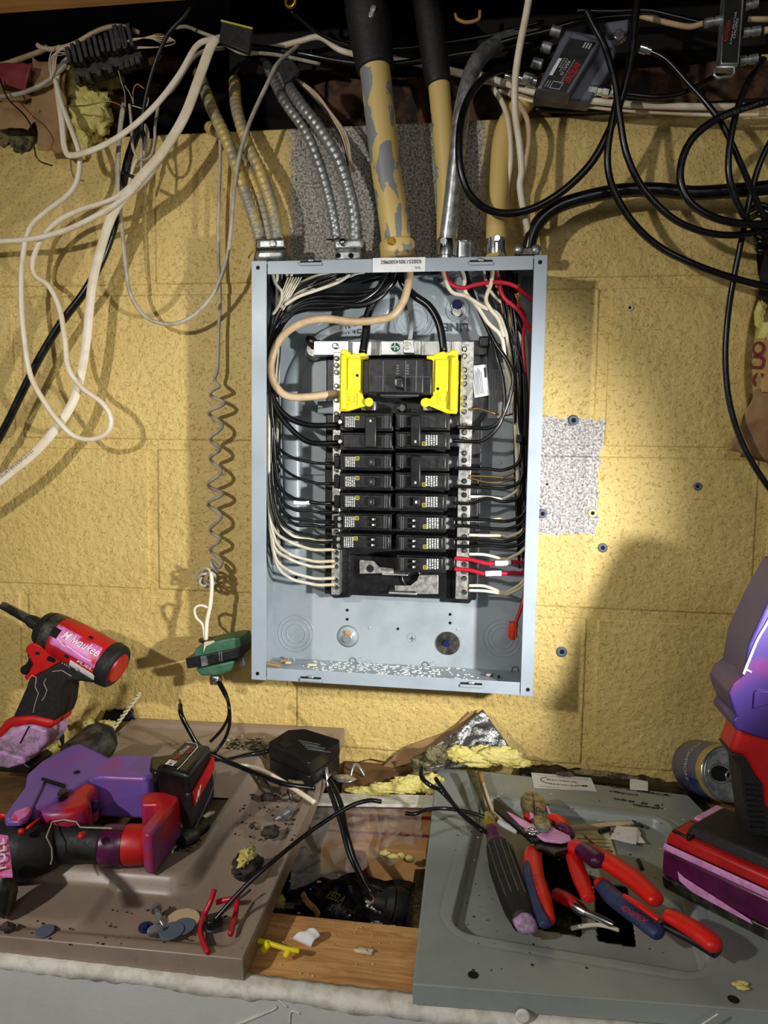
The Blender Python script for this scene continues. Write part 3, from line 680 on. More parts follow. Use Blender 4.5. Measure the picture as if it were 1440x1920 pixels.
a = W(966, 463, .058); b = W(1012, 479, .058); a.y = -.03; MB().bb(a, b).build('clamp_strap', 'dark_metal', t, bevel=.002)
for q in (973, 1005):
    p = W(q, 468, .058); MB().blob(p, (.006, .004, .006), 1, .05).build('clamp_screw', 'zinc', t, smooth=True)
for i, (lb, pts, r, mm) in enumerate([('cream cable dropping straight from the top edge in front of the amplifier connector', [(995, -20, .1), (984, 40, .1), (974, 90, .1), (966, 150, .098), (966, 210, .09), (974, 270, .08), (978, 320, .075), (975, 350, .07), (983, 400, .06), (992, 440, .05)], 6.5, 'white_cab'),
        ('cream cable looping behind the straight one near the rightmost pipe', [(925, 165, .03), (945, 200, .045), (955, 240, .05), (958, 300, .045), (950, 360, .04), (948, 400, .035)], 5, 'white_cab'),
        ('tan cable sagging beside the rightmost pipe', [(950, 165, .03), (985, 215, .045), (992, 260, .045), (985, 310, .04), (975, 360, .035), (985, 420, .035), (990, 470, .035)], 5, 'tan_cab'),
        ('cream cable running level under the amplifier to the right edge', [(900, 140, .02), (945, 155, .04), (990, 170, .05), (1050, 182, .055), (1120, 190, .055), (1200, 197, .055), (1300, 200, .055), (1400, 200, .05), (1480, 198, .05)], 6.2, 'white_cab'),
        ('thin pale cable just below the level cream cable', [(935, 170, .03), (1000, 190, .04), (1080, 197, .045), (1160, 206, .045), (1260, 212, .045), (1360, 216, .045), (1470, 214, .045)], 3.4, 'white_cab'),
        ('dark cable along the wall top under the cream ones', [(1000, 205, .02), (1100, 208, .02), (1250, 200, .02), (1400, 190, .02), (1480, 185, .02)], 4, 'blackcab'),
        ('black cable crossing high behind the amplifier', [(900, 92, .03), (960, 74, .03), (1020, 60, .03), (1090, 40, .03), (1200, 30, .03), (1330, 44, .03)], 6, 'blackcab'),
        ('black cable lying along the joist right of the amplifier', [(1080, 20, .05), (1150, 22, .05), (1210, 20, .05), (1260, 30, .05), (1320, 45, .05)], 5, 'blackcab')]):
    cable('sheathed_cable', lb, 'cable', pts, r, mm, seg=8)

# amplifier
D = .085
A0, A1, A2, A3 = W(1073, 58, D), W(1130, 75, D), W(1068, 176, D), W(1006, 166, D)
t = thing('signal_amplifier', 'grey die-cast antenna amplifier with black and red label, tilted below the joist', 'amplifier', A3)
ux = (A2 - A1 + A3 - A0).normalized(); uy = V((ux.z, 0, -ux.x))
fr = [A0, A1, A2, A3]
MB().prism(fr, V((0, .030, 0))).build('case_top', 'copperpaint', t, bevel=.0025, seg=3)
side = [A1, W(1152, 72, D - .02), W(1140, 120, D - .03), W(1105, 178, D - .03), A2]
MB().prism([p + V((0, .010, 0)) for p in [W(1060, 45, D - .012), W(1165, 62, D - .012), W(1150, 120, D - .012), W(1108, 184, D - .012), W(1000, 172, D - .012), W(1036, 100, D - .012)]], V((0, .026, 0))).build('case_base', 'copperpaint', t, bevel=.003, seg=3)
lab = [W(1069, 71, D + .0006), W(1117, 80, D + .0006), W(1061, 173, D + .0006), W(1015, 165, D + .0006)]
lo = MB().prism(lab, V((0, .0005, 0))).build('black_label', 'black', t)
dn = (lab[2] - lab[1]).normalized(); ac = (lab[0] - lab[1]).normalized()
def onlab(u, v, off=.0005): return lab[1].lerp(lab[0], u).lerp(lab[2].lerp(lab[3], u), v) + V((0, -off, 0))
Rr = dn; Uu = -ac
M['redprint'] = mat('red_print', (214, 30, 44), .5)
txt('ANTRONIX', onlab(.34, .40), Rr, Uu, 'redprint', lo, width=(onlab(.3, .42) - onlab(.3, .82)).length, height=.0085, bold=.012)
txt('Residential Amplifier', onlab(.42, .38), Rr, Uu, 'print', lo, width=.030, height=.0018)
txt('RRA1-10', onlab(.60, .42), Rr, Uu, 'print', lo, width=.017, height=.0034, bold=.01)
txt('RF INPUT 54-1002 MHz', onlab(.70, .38), Rr, Uu, 'print', lo, width=.016, height=.0018)
txt('RTN 5-42 MHz', onlab(.80, .38), Rr, Uu, 'print', lo, width=.012, height=.0018)
for k_ in range(3): MB().prism([onlab(.10 + k_ * .11, .03), onlab(.15 + k_ * .11, .03), onlab(.15 + k_ * .11, .14), onlab(.10 + k_ * .11, .14)], V((0, .0002, 0))).build('print_mark', 'print', lo)
MB().prism([onlab(.86, .40), onlab(.99, .40), onlab(.99, .74), onlab(.86, .74)], V((0, .0002, 0))).build('serial_strip', 'white', lo)
for a_, b_ in (((.30, .84), (.30, .98)), ((.30, .84), (.70, .84)), ((.70, .84), (.70, .98)), ((.30, .97), (.70, .97)), ((.8, .84), (.8, .97)), ((.9, .84), (.9, .97))):
    MB().tube([onlab(*a_), onlab(*b_)], .0004, sides=6, smooth=False).build('diagram_line', 'print', lo)
for i, (x, y) in enumerate(((1052, 62), (1034, 92), (1017, 122), (1000, 150))):
    p = W(x, y, D - .02); MB().cyl(p, p + V((-.012, 0, .004)), .006, 16).build('port', 'zinc', t, bevel=.001)
for i, (a_, b_, rr_) in enumerate((((1005, 154), (946, 143), .0062), ((1105, 168), (1155, 176), .0058), ((1160, 75), (1172, 70), .006))):
    p, q = W(*a_, .06), W(*b_, .065); MB().lathe(p, q, [(0, rr_), (.3, rr_), (.32, rr_ * .8), (.5, rr_ * .8), (.52, rr_), (.75, rr_), (.8, rr_ * .7), (1, rr_ * .7)], 6 if i == 1 else 16).build('coax_connector', 'chrome', t, smooth='auto')
p = W(1160, 68, D); MB().cyl(p, p + V((0, -.004, 0)), .006, 18).build('mounting_screw', 'chrome', t, bevel=.001)
MB().prism([W(1132, 42, D - .01), W(1180, 34, D - .01), W(1178, 60, D - .01), W(1140, 64, D - .01)], V((0, .012, 0))).build('mounting_lug', 'copperpaint', t, bevel=.002)
# splitter
D = .10
t = thing('cable_splitter', 'slim black labelled splitter with a bright metal frame and hanger loop at the right', 'splitter', W(1380, 130, D))
MB().prism([W(1362, -30, D), W(1398, -30, D), W(1386, 121, D), W(1351, 121, D)], V((0, .02, 0))).build('metal_frame', 'zinc', t, bevel=.0015)
lo = MB().prism([W(1361, -30, D + .0008), W(1393, -30, D + .0008), W(1383, 117, D + .0008), W(1353, 117, D + .0008)], V((0, .0006, 0))).build('black_label', 'black', t)
b0 = W(1363, 79, D + .0018); b1 = W(1370, 38, D + .0018)
txt('ANTRONIX', b0, b1 - b0, V((-1, 0, .1)), 'redprint', lo, width=(b1 - b0).length, height=.0035)
txt('2-WAY SPLITTER', W(1371, 84, D + .0018), b1 - b0, V((-1, 0, .1)), 'print', lo, width=.034, height=.0018)
txt('CMC2002', W(1378, 73, D + .0018), b1 - b0, V((-1, 0, .1)), 'print', lo, width=.021, height=.0022)
MB().tube([W(x, y, D - .004) for x, y in ((1341, 126), (1377, 125), (1376, 138), (1370, 144), (1345, 146), (1339, 141), (1341, 126))], .0016, smooth=False, sides=8).build('hanger_loop', 'zinc', t, smooth=True)
for a_, b_, s_ in (((1352, 38), (1322, 44), 1), ((1392, 62), (1425, 58), 1), ((1386, 115), (1420, 110), 1), ((1396, 12), (1420, 6), 1)):
    p, q = W(*a_, .085), W(*b_, .085); MB().lathe(p, q, [(0, .0052), (.35, .0052), (.36, .004), (.55, .004), (.56, .0052), (1, .0050)], 12).build('coax_connector', 'zinc', t, smooth='auto')
for lb, pts in (('cream coax leaving the splitter just right of its label', [(1434, 57, .085), (1460, 55, .08), (1500, 52, .07)]), ('cream coax leaving the bottom right splitter port', [(1428, 109, .085), (1460, 107, .08), (1500, 105, .07)]), ('pale coax above the middle splitter port', [(1402, 36, .08), (1440, 36, .08), (1490, 34, .07)]), ('pale coax from the left splitter port', [(1318, 44, .08), (1290, 50, .07), (1240, 40, .05), (1200, 30, .04)])):
    cable('coax_lead', lb, 'cable', pts, 6 if 'cream' in lb else 5, 'tan_cab')
p, q = W(1200, 90, .07), W(1221, 96, .07)
tag(MB().lathe(p, q, [(0, .006), (.6, .006), (.62, .0045), (1, .0042)], 14).build('coax_ferrule', 'chrome', smooth='auto'), 'bright ferrule on the coax between amplifier and splitter', 'connector')
# bundle of dark cable and torn paper at right edge
for i in range(6):
    cable('bundled_cable', ['topmost', 'second', 'third', 'fourth', 'fifth', 'lowest'][i] + ' black cable of the tight tangle at the right edge', 'cable', [(1404 + i * 3, 395 + i * 13, .05), (1425, 385 + i * 17, .06 + .006 * (i % 2)), (1450, 392 + i * 16, .06), (1490, 400 + i * 15, .05)], 6, 'blackcab', group='black cables in the tangle at the right edge')
def ragq(poly, d, m, name, lb, seed, amp=.006): return rag(poly, d, m, name, lb, 'insulation', amp=amp, seed=seed)
ragq([(1420, 455), (1480, 440), (1480, 590), (1424, 560)], .02, 'shadewood', 'dark_paper_facing', 'dark brown paper corner below the black tangle at the right edge', 3)
ragq([(1424, 640), (1490, 630), (1490, 740), (1428, 735)], .03, 'cardboard', 'printed_paper_facing', 'brown paper with large dark red letters at the right edge', 6, .002)
for s_, y in (('e', 729), ('u', 696), ('o', 670)):
    p = W(1431, y - 2, .0335); MBx = txt('U' if s_ == 'u' else ('e' if s_ == 'e' else 'O'), p, V((.1, 0, 1)), V((-1, 0, .1)), 'maroon', None, width=.017, height=.014, bold=.03)
    o = MBx.build('red_letter', 'maroon'); tag(o, {'e': 'lowest dark red letter on the paper at the right edge', 'u': 'middle dark red letter on the paper at the right edge', 'o': 'topmost dark red letter on the paper at the right edge'}[s_], 'letter')
ragq([(1420, 728), (1490, 735), (1490, 880), (1365, 842)], .028, 'kraft', 'torn_paper_facing', 'crumpled brown paper flap jutting from the right edge beside the hanging coax', 12)
ragq([(1432, 1085), (1490, 1085), (1490, 1310), (1416, 1290)], .03, 'kraft', 'torn_paper_facing', 'strip of brown paper at the right edge behind the purple tool head', 15, .003)
fluff('fibreglass_insulation', 'wisp of yellow fibreglass sticking out above the printed paper at the right', [(1424, 590, .02, 9, 24), (1438, 622, .02, 16, 18)])
# ------------------------------------------------------------------ breaker panel enclosure
PX0, PX1, PZ1, PZ0, PD = -.2323, -.2323 + .35516, .01196, .01196 - .52402, .095
enc = thing('breaker_panel_box', 'open grey steel breaker panel box fixed to the yellow block wall', 'electrical panel', ((PX0 + PX1) / 2, 0, PZ0))
e = .0018
MB().bb((PX0 + .001, -.001, PZ0 + .001), (PX1 - .001, -.004, PZ1 - .001)).build('back_panel', 'steel_in', enc)
for nm_, a, b in (('side_wall', (PX0 + .001, -.001, PZ0 + .001), (PX0 + .001 + e, -PD + .001, PZ1 - .001)), ('side_wall', (PX1 - .001 - e, -.001, PZ0 + .001), (PX1 - .001, -PD + .001, PZ1 - .001)),
                  ('top_wall', (PX0 + .003, -.001, PZ1 - .002 - e), (PX1 - .003, -PD + .001, PZ1 - .002)), ('bottom_wall', (PX0 + .003, -.001, PZ0 + .002), (PX1 - .003, -PD + .001, PZ0 + .002 + e))):
    MB().bb(a, b).build(nm_, 'steel_in', enc)
fl = .0195; fr_ = .0245; ft = .0165
MB().bb((PX0, -PD + .0015, PZ0), (PX0 + fl, -PD, PZ1)).build('front_flange', 'steel', enc, bevel=.0007)
MB().bb((PX1 - .0155, -PD + .0015, PZ0), (PX1, -PD, PZ1)).build('front_flange', 'steel', enc, bevel=.0007)
MB().bb((PX0 + fl + .0008, -PD + .0022, PZ1 - ft), (PX1 - .0163, -PD + .0008, PZ1 - .0005)).build('top_lip', 'steel', enc, bevel=.0006)
MB().bb((PX0 + fl + .0008, -PD + .0022, PZ0 + .0005), (PX1 - .0163, -PD + .0008, PZ0 + ft)).build('bottom_lip', 'steel', enc, bevel=.0006)
for x, z in ((PX0 + .0085, PZ1 - .0085), (PX1 - .0085, PZ1 - .0085), (PX0 + .0085, PZ0 + .0085), (PX1 - .0065, PZ0 + .0085)):
    MB().disc((x, -PD, z), (0, -1, 0), .0024, .0003).build('screw_hole', 'void', enc)
for px, py in ((583, 492), (902, 491), (583, 1272), (884, 1283)):      # formed slots in the lips
    c = W(px, py, PD); MB().box(c + V((0, -.0002, .0008)), (.026, .0012, .0022)).build('formed_slot', 'void', enc)
    MB().box(c + V((0, -.0012, -.002)), (.028, .002, .0035)).build('formed_tab', 'steel', enc, bevel=.0008)
    MB().blob(c + V((0, -.002, .002)), (.004, .0012, .002), 1, .1).build('weld_spot', 'zinc', enc, smooth=True)
# white sticker, printed upside down
st = MB().wbox(699, 484, 797, 509, PD - .0006, PD + .0006).build('sticker', 'white', enc)
txt('0202513054500982', W(790, 487, PD + .0012), V((-1, 0, 0)), V((0, 0, -1)), 'ink', st, width=RP(W(750, 490, PD), 76), height=.0042)
txt('SS', W(788, 500, PD + .0012), V((-1, 0, 0)), V((0, 0, -1)), 'ink_grey', st, width=.006, height=.0025)
# knockouts and pressings
def ko(px, py, rs, name='knockout', d=.004):
    c = W(px, py, d)
    for k_, r in enumerate(rs):
        MB().ring(c, (0, 1, 0), RP(c, r), .0011, 48, 6, .6).build(name, 'steel_in', enc, smooth=True)
ko(555, 1188, (34, 27, 18)); ko(942, 1196, (36, 28, 20)); ko(778, 598, (40, 33, 25, 16))
for px, py in ((546, 1238), (677, 1239), (812, 1247), (953, 1251)):
    c = W(px, py, .02); MB().ring(V((c.x, c.y, c.z)), (0, 1, 0), .0042, .0009, 24).build('knockout', 'steel_in', enc, smooth=True)
for px, py, r in ((651, 1144, 2.8), (651, 1161, 2.8), (844, 1152, 2.8), (844, 1168, 2.8), (555, 1083, 3), (746, 1097, 2.4), (746, 1179, 2.6), (557, 872, 2.4)):
    c = W(px, py, .004); MB().disc(c, (0, -1, 0), RP(c, r), .0004, 16).build('bore_hole', 'void', enc)
for px, py in ((693, 1177), (540, 912), (858, 1180), (570, 875), (938, 868), (945, 990), (940, 1095), (568, 1092)):
    c = W(px, py, .004); MB().blob(c, (.0022, .0012, .0022), 1, .05).build('weld_spot', 'steel_in', enc, smooth=True)
c = W(826, 523, .004); MB().ring(c, (0, 1, 0), .0052, .001).build('knockout', 'steel_in', enc, smooth=True); MB().disc(c, (0, -1, 0), .0042, .0006).build('bore_hole', 'dark_metal', enc)
# swept ridge pressed into the back, forming an S around the bus assembly
rid = [W(*p, .004) for p in ((735, 545), (722, 575), (700, 600), (665, 618), (625, 628), (590, 650), (560, 690), (546, 740), (546, 800), (548, 880), (548, 980), (545, 1060))]
MB().tube(rid, .012, flat=.5, up=(0, -1, 0), sides=16).build('pressed_ridge', 'steel_in', enc, smooth=True)
MB().sheet(lambda u, v: W(552 + 90 * u, 640 + 250 * v, .004 + .0035 * min(1, u * 6)), 12, 2).build('pressed_plate', 'steel_in', enc)
rid = [W(*p, .004) for p in ((930, 520), (925, 560), (905, 590), (868, 600), (800, 598))]
c = W(858, 580, .004); MB().ring(c, (0, 1, 0), .014, .0022, 36, 8, .5).build('pressed_dimple', 'steel_in', enc, smooth=True)
M['lineink'] = mat('line_lettering', (58, 60, 64), .5)
txt('LINE', W(637, 626, .009), V((1, 0, 0)), V((0, 0, 1)), 'lineink', enc, width=RP(W(650, 610, .005), 42), height=RP(W(650, 610, .005), 15), off=.0008, bold=.01)
txt('LINE', W(878, 606, .006), V((-1, 0, 0)), V((0, 0, -1)), 'lineink', enc, width=RP(W(850, 610, .005), 46), height=RP(W(650, 610, .005), 15), off=.0006, bold=.01)
# mounting screws and washers seen in the back
t = thing('washer', 'large dark grey washer with a blue anchor screw at the lower right inside the panel', 'washer', W(840, 1206, .006))
c = W(840, 1206, .006); MB().disc(c, (0, -1, 0), RP(c, 22), .0016, 36).build('plate', 'dark_metal', t, bevel=.0004)
MB().disc(W(838, 1206, .009), (0, -1, 0), .0052, .003, 6).build('screw_head', 'blue', t, bevel=.0006)
c = W(652, 1193, .004)
t = thing('mounting_screw', 'shiny screw with brown core in a scraped dimple at the lower left of the panel', 'screw', c)
MB().lathe(c, c + V((0, -.006, 0)), [(0, RP(c, 21)), (.4, RP(c, 17)), (.8, RP(c, 12)), (1, RP(c, 9))], 28).build('dimple', 'steel_in', t, smooth=True)
MB().disc(W(652, 1197, .011), (0, -1, 0), RP(c, 9), .002, 24).build('screw_head', 'bright', t, bevel=.0008)
MB().blob(W(652, 1187, .0125), (.0045, .0012, .003), 2, .3).build('core', 'copper_crumb', t, smooth=True)
c = W(857, 572, .006); t = thing('anchor_screw', 'blue hex anchor screw above a round zinc slug in the upper right of the panel', 'screw', c)
MB().disc(c, (0, -1, 0), RP(c, 9), .004, 6).build('screw_head', 'blue', t, bevel=.0006); MB().ring(c, (0, -1, 0), RP(c, 10), .0012).build('collar', 'chrome', t, smooth=True)
c = W(857, 585, .006); MB().disc(c, (0, -1, 0), RP(c, 9), .002, 20).build('slug', 'alu', t, bevel=.0004)
txt('+', W(768, 1202, .0045), V((1, 0, 0)), V((0, 0, 1)), 'ink_grey', enc, width=.007, height=.007); c = W(772, 1196, .0044); MB().ring(c, (0, 1, 0), .0062, .0005, 24).build('earth_mark', 'steel_in', enc, smooth=True)
# labels on the back
t = thing('instruction_label', 'large pale instruction label on the right of the panel back behind the wires', 'label', W(943, 784, .005))
MB().wbox(917, 693, 978, 785, .004, .0075).build('paper', 'white', t)
for i in range(11):
    x = 921 + i * 5
    for (ya, yb) in ((697, 698 + 32 + (i * 7) % 12), (740, 776 + (i * 5) % 6)):
        a = W(x, ya, .0077); b = W(x, yb, .0077); MB().box((a + b) / 2, (.0005, .0002, abs(a.z - b.z))).build('print_line', 'ink_grey', t)
# ------------------------------------------------------------------ bus assembly
bus = thing('bus_bar_assembly', 'black moulded base with silver bus bars carrying the breakers inside the panel', 'bus bar assembly', W(750, 1130, .01))
MB().wbox(612, 640, 893, 1126, .006, .022).build('base_moulding', 'black_satin', bus, bevel=.002)
P = [W(x, y, .030) for x, y in ((609, 860), (643, 860), (656, 905), (656, 1120), (626, 1122), (611, 1108))]
MB().prism(P, V((0, .014, 0))).build('side_rail', 'black', bus, bevel=.001)
P = [W(x, y, .030) for x, y in ((846, 860), (900, 848), (900, 900), (893, 905), (891, 1118), (879, 1132), (848, 1130), (846, 1100))]
MB().prism(P, V((0, .014, 0))).build('side_rail', 'black', bus, bevel=.001)
P = [W(x, y, .03) for x, y in ((875, 640), (915, 640), (915, 770), (898, 800), (900, 860), (875, 860))]
MB().prism(P, V((0, .012, 0))).build('side_cover', 'black_satin', bus, bevel=.001)
for x0, y0, x1, y1 in ((602, 752, 626, 775), (884, 752, 902, 778), (884, 832, 902, 850)):
    MB().wbox(x0, y0, x1, y1, .015, .028).build('mounting_foot', 'black_satin', bus, bevel=.001)
MB().wbox(595, 752, 640, 776, .012, .03).build('lug_bracket', 'steel_in', bus, bevel=.0015)
# neutral bars with terminal screws
barL = MB().wbox(625, 660, 636, 1116, .030, .048).build('neutral_bar', 'alu', bus, bevel=.0008)
barR = MB().wbox(865, 640, 877, 1124, .030, .048).build('neutral_bar', 'alu', bus, bevel=.0008)
for i, y in enumerate(range(672, 1112, 13)):
    if i % 4 == 3: continue
    c = W(631, y, .0485); MB().lathe(c, c + V((0, -.003, 0)), [(0, .0033), (.6, .0033), (1, .002)], 12).build('terminal_screw', 'chrome', barL, smooth='auto')
for i, y in enumerate(range(655, 1118, 13)):
    if i % 4 == 2: continue
    c = W(871, y, .0485); MB().lathe(c, c + V((0, -.003, 0)), [(0, .0034), (.6, .0034), (1, .002)], 12).build('terminal_screw', 'chrome', barR, smooth='auto')
# cross bar with green bonding screw and neutral lug
MB().wbox(588, 640, 884, 667, .030, .036).build('cross_strap', 'bright', bus, bevel=.001)
for x0, x1 in ((588, 654), (714, 790), (846, 884)):
    MB().wbox(x0, 639, x1, 666, .036, .044).build('strap_block', 'bright', bus, bevel=.001)
MB().wbox(756, 637, 776, 662, .044, .054).build('ground_lug', 'bright', bus, bevel=.001)
c = W(763, 648, .0545); MB().disc(c, (0, -1, 0), .005, .001).build('lug_screw', 'alu', bus, bevel=.0004)
c = W(741, 651, .044); g = MB().lathe(c, c + V((0, -.004, 0)), [(0, .0056), (.7, .0052), (1, .003)], 20).build('bonding_screw', 'greenscrew', bus, smooth='auto')
MB().box(c + V((0, -.004, 0)), (.009, .0006, .0012)).box(c + V((0, -.004, 0)), (.0012, .0006, .009)).build('cross_slot', 'print', g)
for px in (629, 875):
    c = W(px, 649, .044); MB().lathe(c, c + V((0, -.004, 0)), [(0, .0042), (.7, .004), (1, .0025)], 16).build('strap_screw', 'zinc', bus, smooth='auto')
MB().wbox(876, 638, 914, 665, .022, .040).build('strap_insulator', 'black_satin', bus, bevel=.001)
MB().wbox(898, 630, 918, 650, .022, .046).build('strap_clip', 'black', bus, bevel=.002)
t2 = [W(583, 655, .02), W(590, 648, .03), W(600, 642, .034)]; MB().tube(t2, .004, sides=12).build('strap_spring', 'dark_metal', bus, smooth=True)
MB().blob(W(585, 640, .036), (.010, .006, .006), 4, .25, rot=Matrix.Rotation(.6, 3, 'Y')).build('strap_clip', 'black', bus, smooth=True)
MB().lathe(W(588, 660, .012), W(588, 655, .028), [(0, .012), (.5, .010), (1, .009)], 20).build('strap_stud', 'alu', bus, smooth='auto')
# open stabs at the bottom
P = [W(x, y, .040) for x, y in ((674, 1050), (700, 1052), (712, 1063), (738, 1066), (738, 1075), (674, 1076))]
o = MB().prism(P, V((0, .003, 0))).build('bus_stab', 'alu', bus, bevel=.0006); c = W(694, 1066, .0402); MB().disc(c, (0, -1, 0), .0048, .0005, 20).build('stab_hole', 'void', o)
P = [W(x, y, .044) for x, y in ((740, 1098), (770, 1098), (782, 1088), (786, 1078), (822, 1078), (822, 1114), (785, 1114), (778, 1109), (740, 1108))]
MB().prism(P, V((0, .003, 0))).build('bus_stab', 'alu', bus, bevel=.0006)
MB().wbox(728, 1110, 782, 1116, .03, .048).build('bus_edge', 'bright', bus, bevel=.0008); MB().wbox(716, 1075, 765, 1080, .03, .048).build('bus_edge', 'bright', bus, bevel=.0008)
c = W(770, 1082, .03); MB().ring(c, (0, 1, 0), .012, .003, 36, 8).build('moulded_ring', 'black', bus, smooth=True)
for y in (1042, 1055, 1070, 1088, 1100): MB().wbox(645, y, 651, y + 3, .03, .034).build('moulded_clip', 'black_satin', bus)
MB().wbox(655, 1040, 845, 1124, .022, .030).build('lower_tray', 'black', bus, bevel=.001)
c = W(754, 765, .05); MB().lathe(c + V((0, .012, 0)), c, [(0, .0065), (.8, .0065), (1, .004)], 20).build('centre_screw', 'chrome', bus, smooth='auto')
for px in (690, 806):
    MB().wbox(px - 13, 752, px + 14, 771, .03, .046).build('main_lug', 'bright', bus, bevel=.001)
    c = W(px + 2, 762, .0465); MB().disc(c, (0, -1, 0), .0055, .001).build('lug_screw', 'dark_metal', bus)
t = thing('rating_label', 'small tilted grey label with black title strip right of the yellow covers', 'label', W(903, 745, .036))
Lq = [W(x, y, .036) for x, y in ((884, 686), (912, 683), (918, 741), (890, 746))]
MB().prism(Lq, V((0, .0006, 0))).build('paper', 'label', t)
def lq(u, v): return Lq[0].lerp(Lq[1], u).lerp(Lq[3].lerp(Lq[2], u), v) + V((0, -.0003, 0))
MB().prism([lq(.80, .1), lq(.94, .1), lq(.94, .42), lq(.80, .42)], V((0, .0002, 0))).build('title_strip', 'ink', t)
for i in range(6): MB().prism([lq(.08 + i * .1, .1 + .05 * (i % 3)), lq(.11 + i * .1, .1 + .05 * (i % 3)), lq(.11 + i * .1, .92), lq(.08 + i * .1, .92)], V((0, .0002, 0))).build('print_line', 'ink_grey', t)

# ------------------------------------------------------------------ breakers
def specks(mb, a, b, c_, n, seed):     # little white printed lines between corner a, right vector b, down vector c
    rnd = random.Random(seed)
    for i in range(n):
        u = (i + .5) / n; k = 0.02
        while k < .96:
            w = rnd.uniform(.05, .22); w = min(w, .98 - k)
            p = a + b * (u - .28 / n) + c_ * k; q = b * (.62 / n); r_ = c_ * w
            mb.add([p, p + q, p + q + r_, p + r_], [(0, 1, 2, 3)]); k += w + rnd.uniform(.03, .07)
def breaker(x0, x1, y0, y1, side, kind, label, group, seed):
    """side -1: wires leave left; +1: right. kind 'single','double','tandem'"""
    D = .076
    t = thing('circuit_breaker', label, 'circuit breaker', W((x0 + x1) / 2, y1, .03), group)
    g = .6
    rows = 2 if kind == 'double' else 1
    for k in range(rows):
        ya = y0 + (y1 - y0) * k / rows + g; yb = y0 + (y1 - y0) * (k + 1) / rows - g
        h = yb - ya
        sh = 6
        xi0, xi1 = (x0 + sh, x1 - 3) if side < 0 else (x0 + 3, x1 - sh)
        MB().wbox(x0, ya, x1, yb, .030, D - .010).build('housing', 'black_satin', t, bevel=.0012)
        MB().wbox(xi0, ya + h * .10, xi1, yb - h * .12, D - .010, D).build('raised_face', 'black_satin', t, bevel=.0014, seg=3)
        fx = lambda u: (x0 + (x1 - x0) * u) if side < 0 else (x1 - (x1 - x0) * u)   # u=0 at wire side
        ym = (ya + yb) / 2
        # recessed handle window
        n_t = 2 if kind == 'tandem' else 1
        for j in range(n_t):
            yy0 = ya + h * (.24 + (.30 if j else 0)) if n_t == 2 else ya + h * .26
            yy1 = yy0 + (h * .22 if n_t == 2 else h * .48)
            xa, xb = sorted((fx(.58), fx(.78))); MB().wbox(xa, yy0, xb, yy1, D - .002, D + .0003).build('handle_window', 'void', t)
            if kind != 'double':
                xa, xb = sorted((fx(.53 if n_t == 1 else .60), fx(.66 if n_t == 1 else .70)))
                tg = MB().wbox(xa, yy0, xb, yy1, D - .002, D + .006).build('toggle', 'black', t, bevel=.0009)
                c0 = W((xa + xb) / 2, (yy0 + yy1) / 2, D + .0063); mb = MB(); mb.box(c0, (.0026, .0002, .0034 if n_t == 1 else .0024)); mb.build('toggle_mark', 'print' if n_t == 2 or side > 0 else 'ink_grey', tg)
        # terminal screw at the wire end
        xs_ = (x0 - 2 if side < 0 else x1 + 2)
        for j in range(n_t):
            yq = ym if n_t == 1 else ya + h * (.30 + .36 * j)
            if side > 0 or kind != 'single':
                c = W(x1 + (0 if n_t == 1 else 1), yq, .058) if side > 0 else W(x0 + 2, yq, .067)
                MB().lathe(c, c + V((0, -.004, 0)), [(0, .0036), (.6, .0036), (1, .0024)], 12).build('terminal_screw', 'bright', t, smooth='auto')
        wa, wb = (x1, x1 + 17) if side > 0 else (x0 - 11, x0)
        MB().wbox(wa, ya + h * .15, wb, yb - h * .15, .030, .056).build('terminal_block', 'black', t, bevel=.0012)
        # printed label
        lab_on = kind != 'double' or (k == (0 if side < 0 else 1))
        if lab_on:
            if side < 0: la, lb_ = x0 + 10, x0 + 38
            else: la, lb_ = (x0 + 56, x0 + 80)
            a = W(la, ya + h * .2, D + .0003); b = W(lb_, ya + h * .2, D + .0003) - a; c = W(la, yb - h * .22, D + .0003) - a
            mb = MB(); specks(mb, a, b * (.68 if side < 0 else 1), c, 5, seed + k); mb.build('printed_label', 'print', t)
            lx = lb_ - 7 if side < 0 else la - 4
            ly = ya + h * .2 if side < 0 else yb - h * .42
            c = W(lx + 2, ly + 3, D + .0004); s_ = .0042
            mb = MB()
            for dx, dz, w, h_ in ((-s_ / 2, 0, .0008, s_), (s_ / 2, 0, .0008, s_), (0, s_ / 2, s_, .0008), (0, -s_ / 2, s_, .0008), (0, 0, .0014, .0014)): mb.box(c + V((dx, 0, dz)), (w, .0002, h_))
            mb.build('square_logo', 'ylogo', t)
        # moulded lines
        for u_ in (.86, .90):
            xx = fx(u_); MB().wbox(xx - .4, ya + h * .14, xx + .4, yb - h * .16, D, D + .0003).build('moulded_line', 'ink_grey', t)
    if kind == 'double':
        ym = (y0 + y1) / 2; hh = (y1 - y0)
        xa, xb = ((x0 + 47, x0 + 68) if side < 0 else (x0 + 29, x0 + 47))
        tg = MB().wbox(xa, y0 + hh * .09, xb, y1 - hh * .09, D - .001, D + .009).build('tie_handle', 'black', t, bevel=.0014)
        c = W((xa + xb) / 2, (y0 + hh * .22) if side < 0 else (y1 - hh * .22), D + .0093); MB().box(c, (.0022, .0002, .0030)).build('toggle_mark', 'print', tg)
    return t
order = ['top', 'second', 'third', 'fourth', 'fifth', 'sixth', 'bottom']
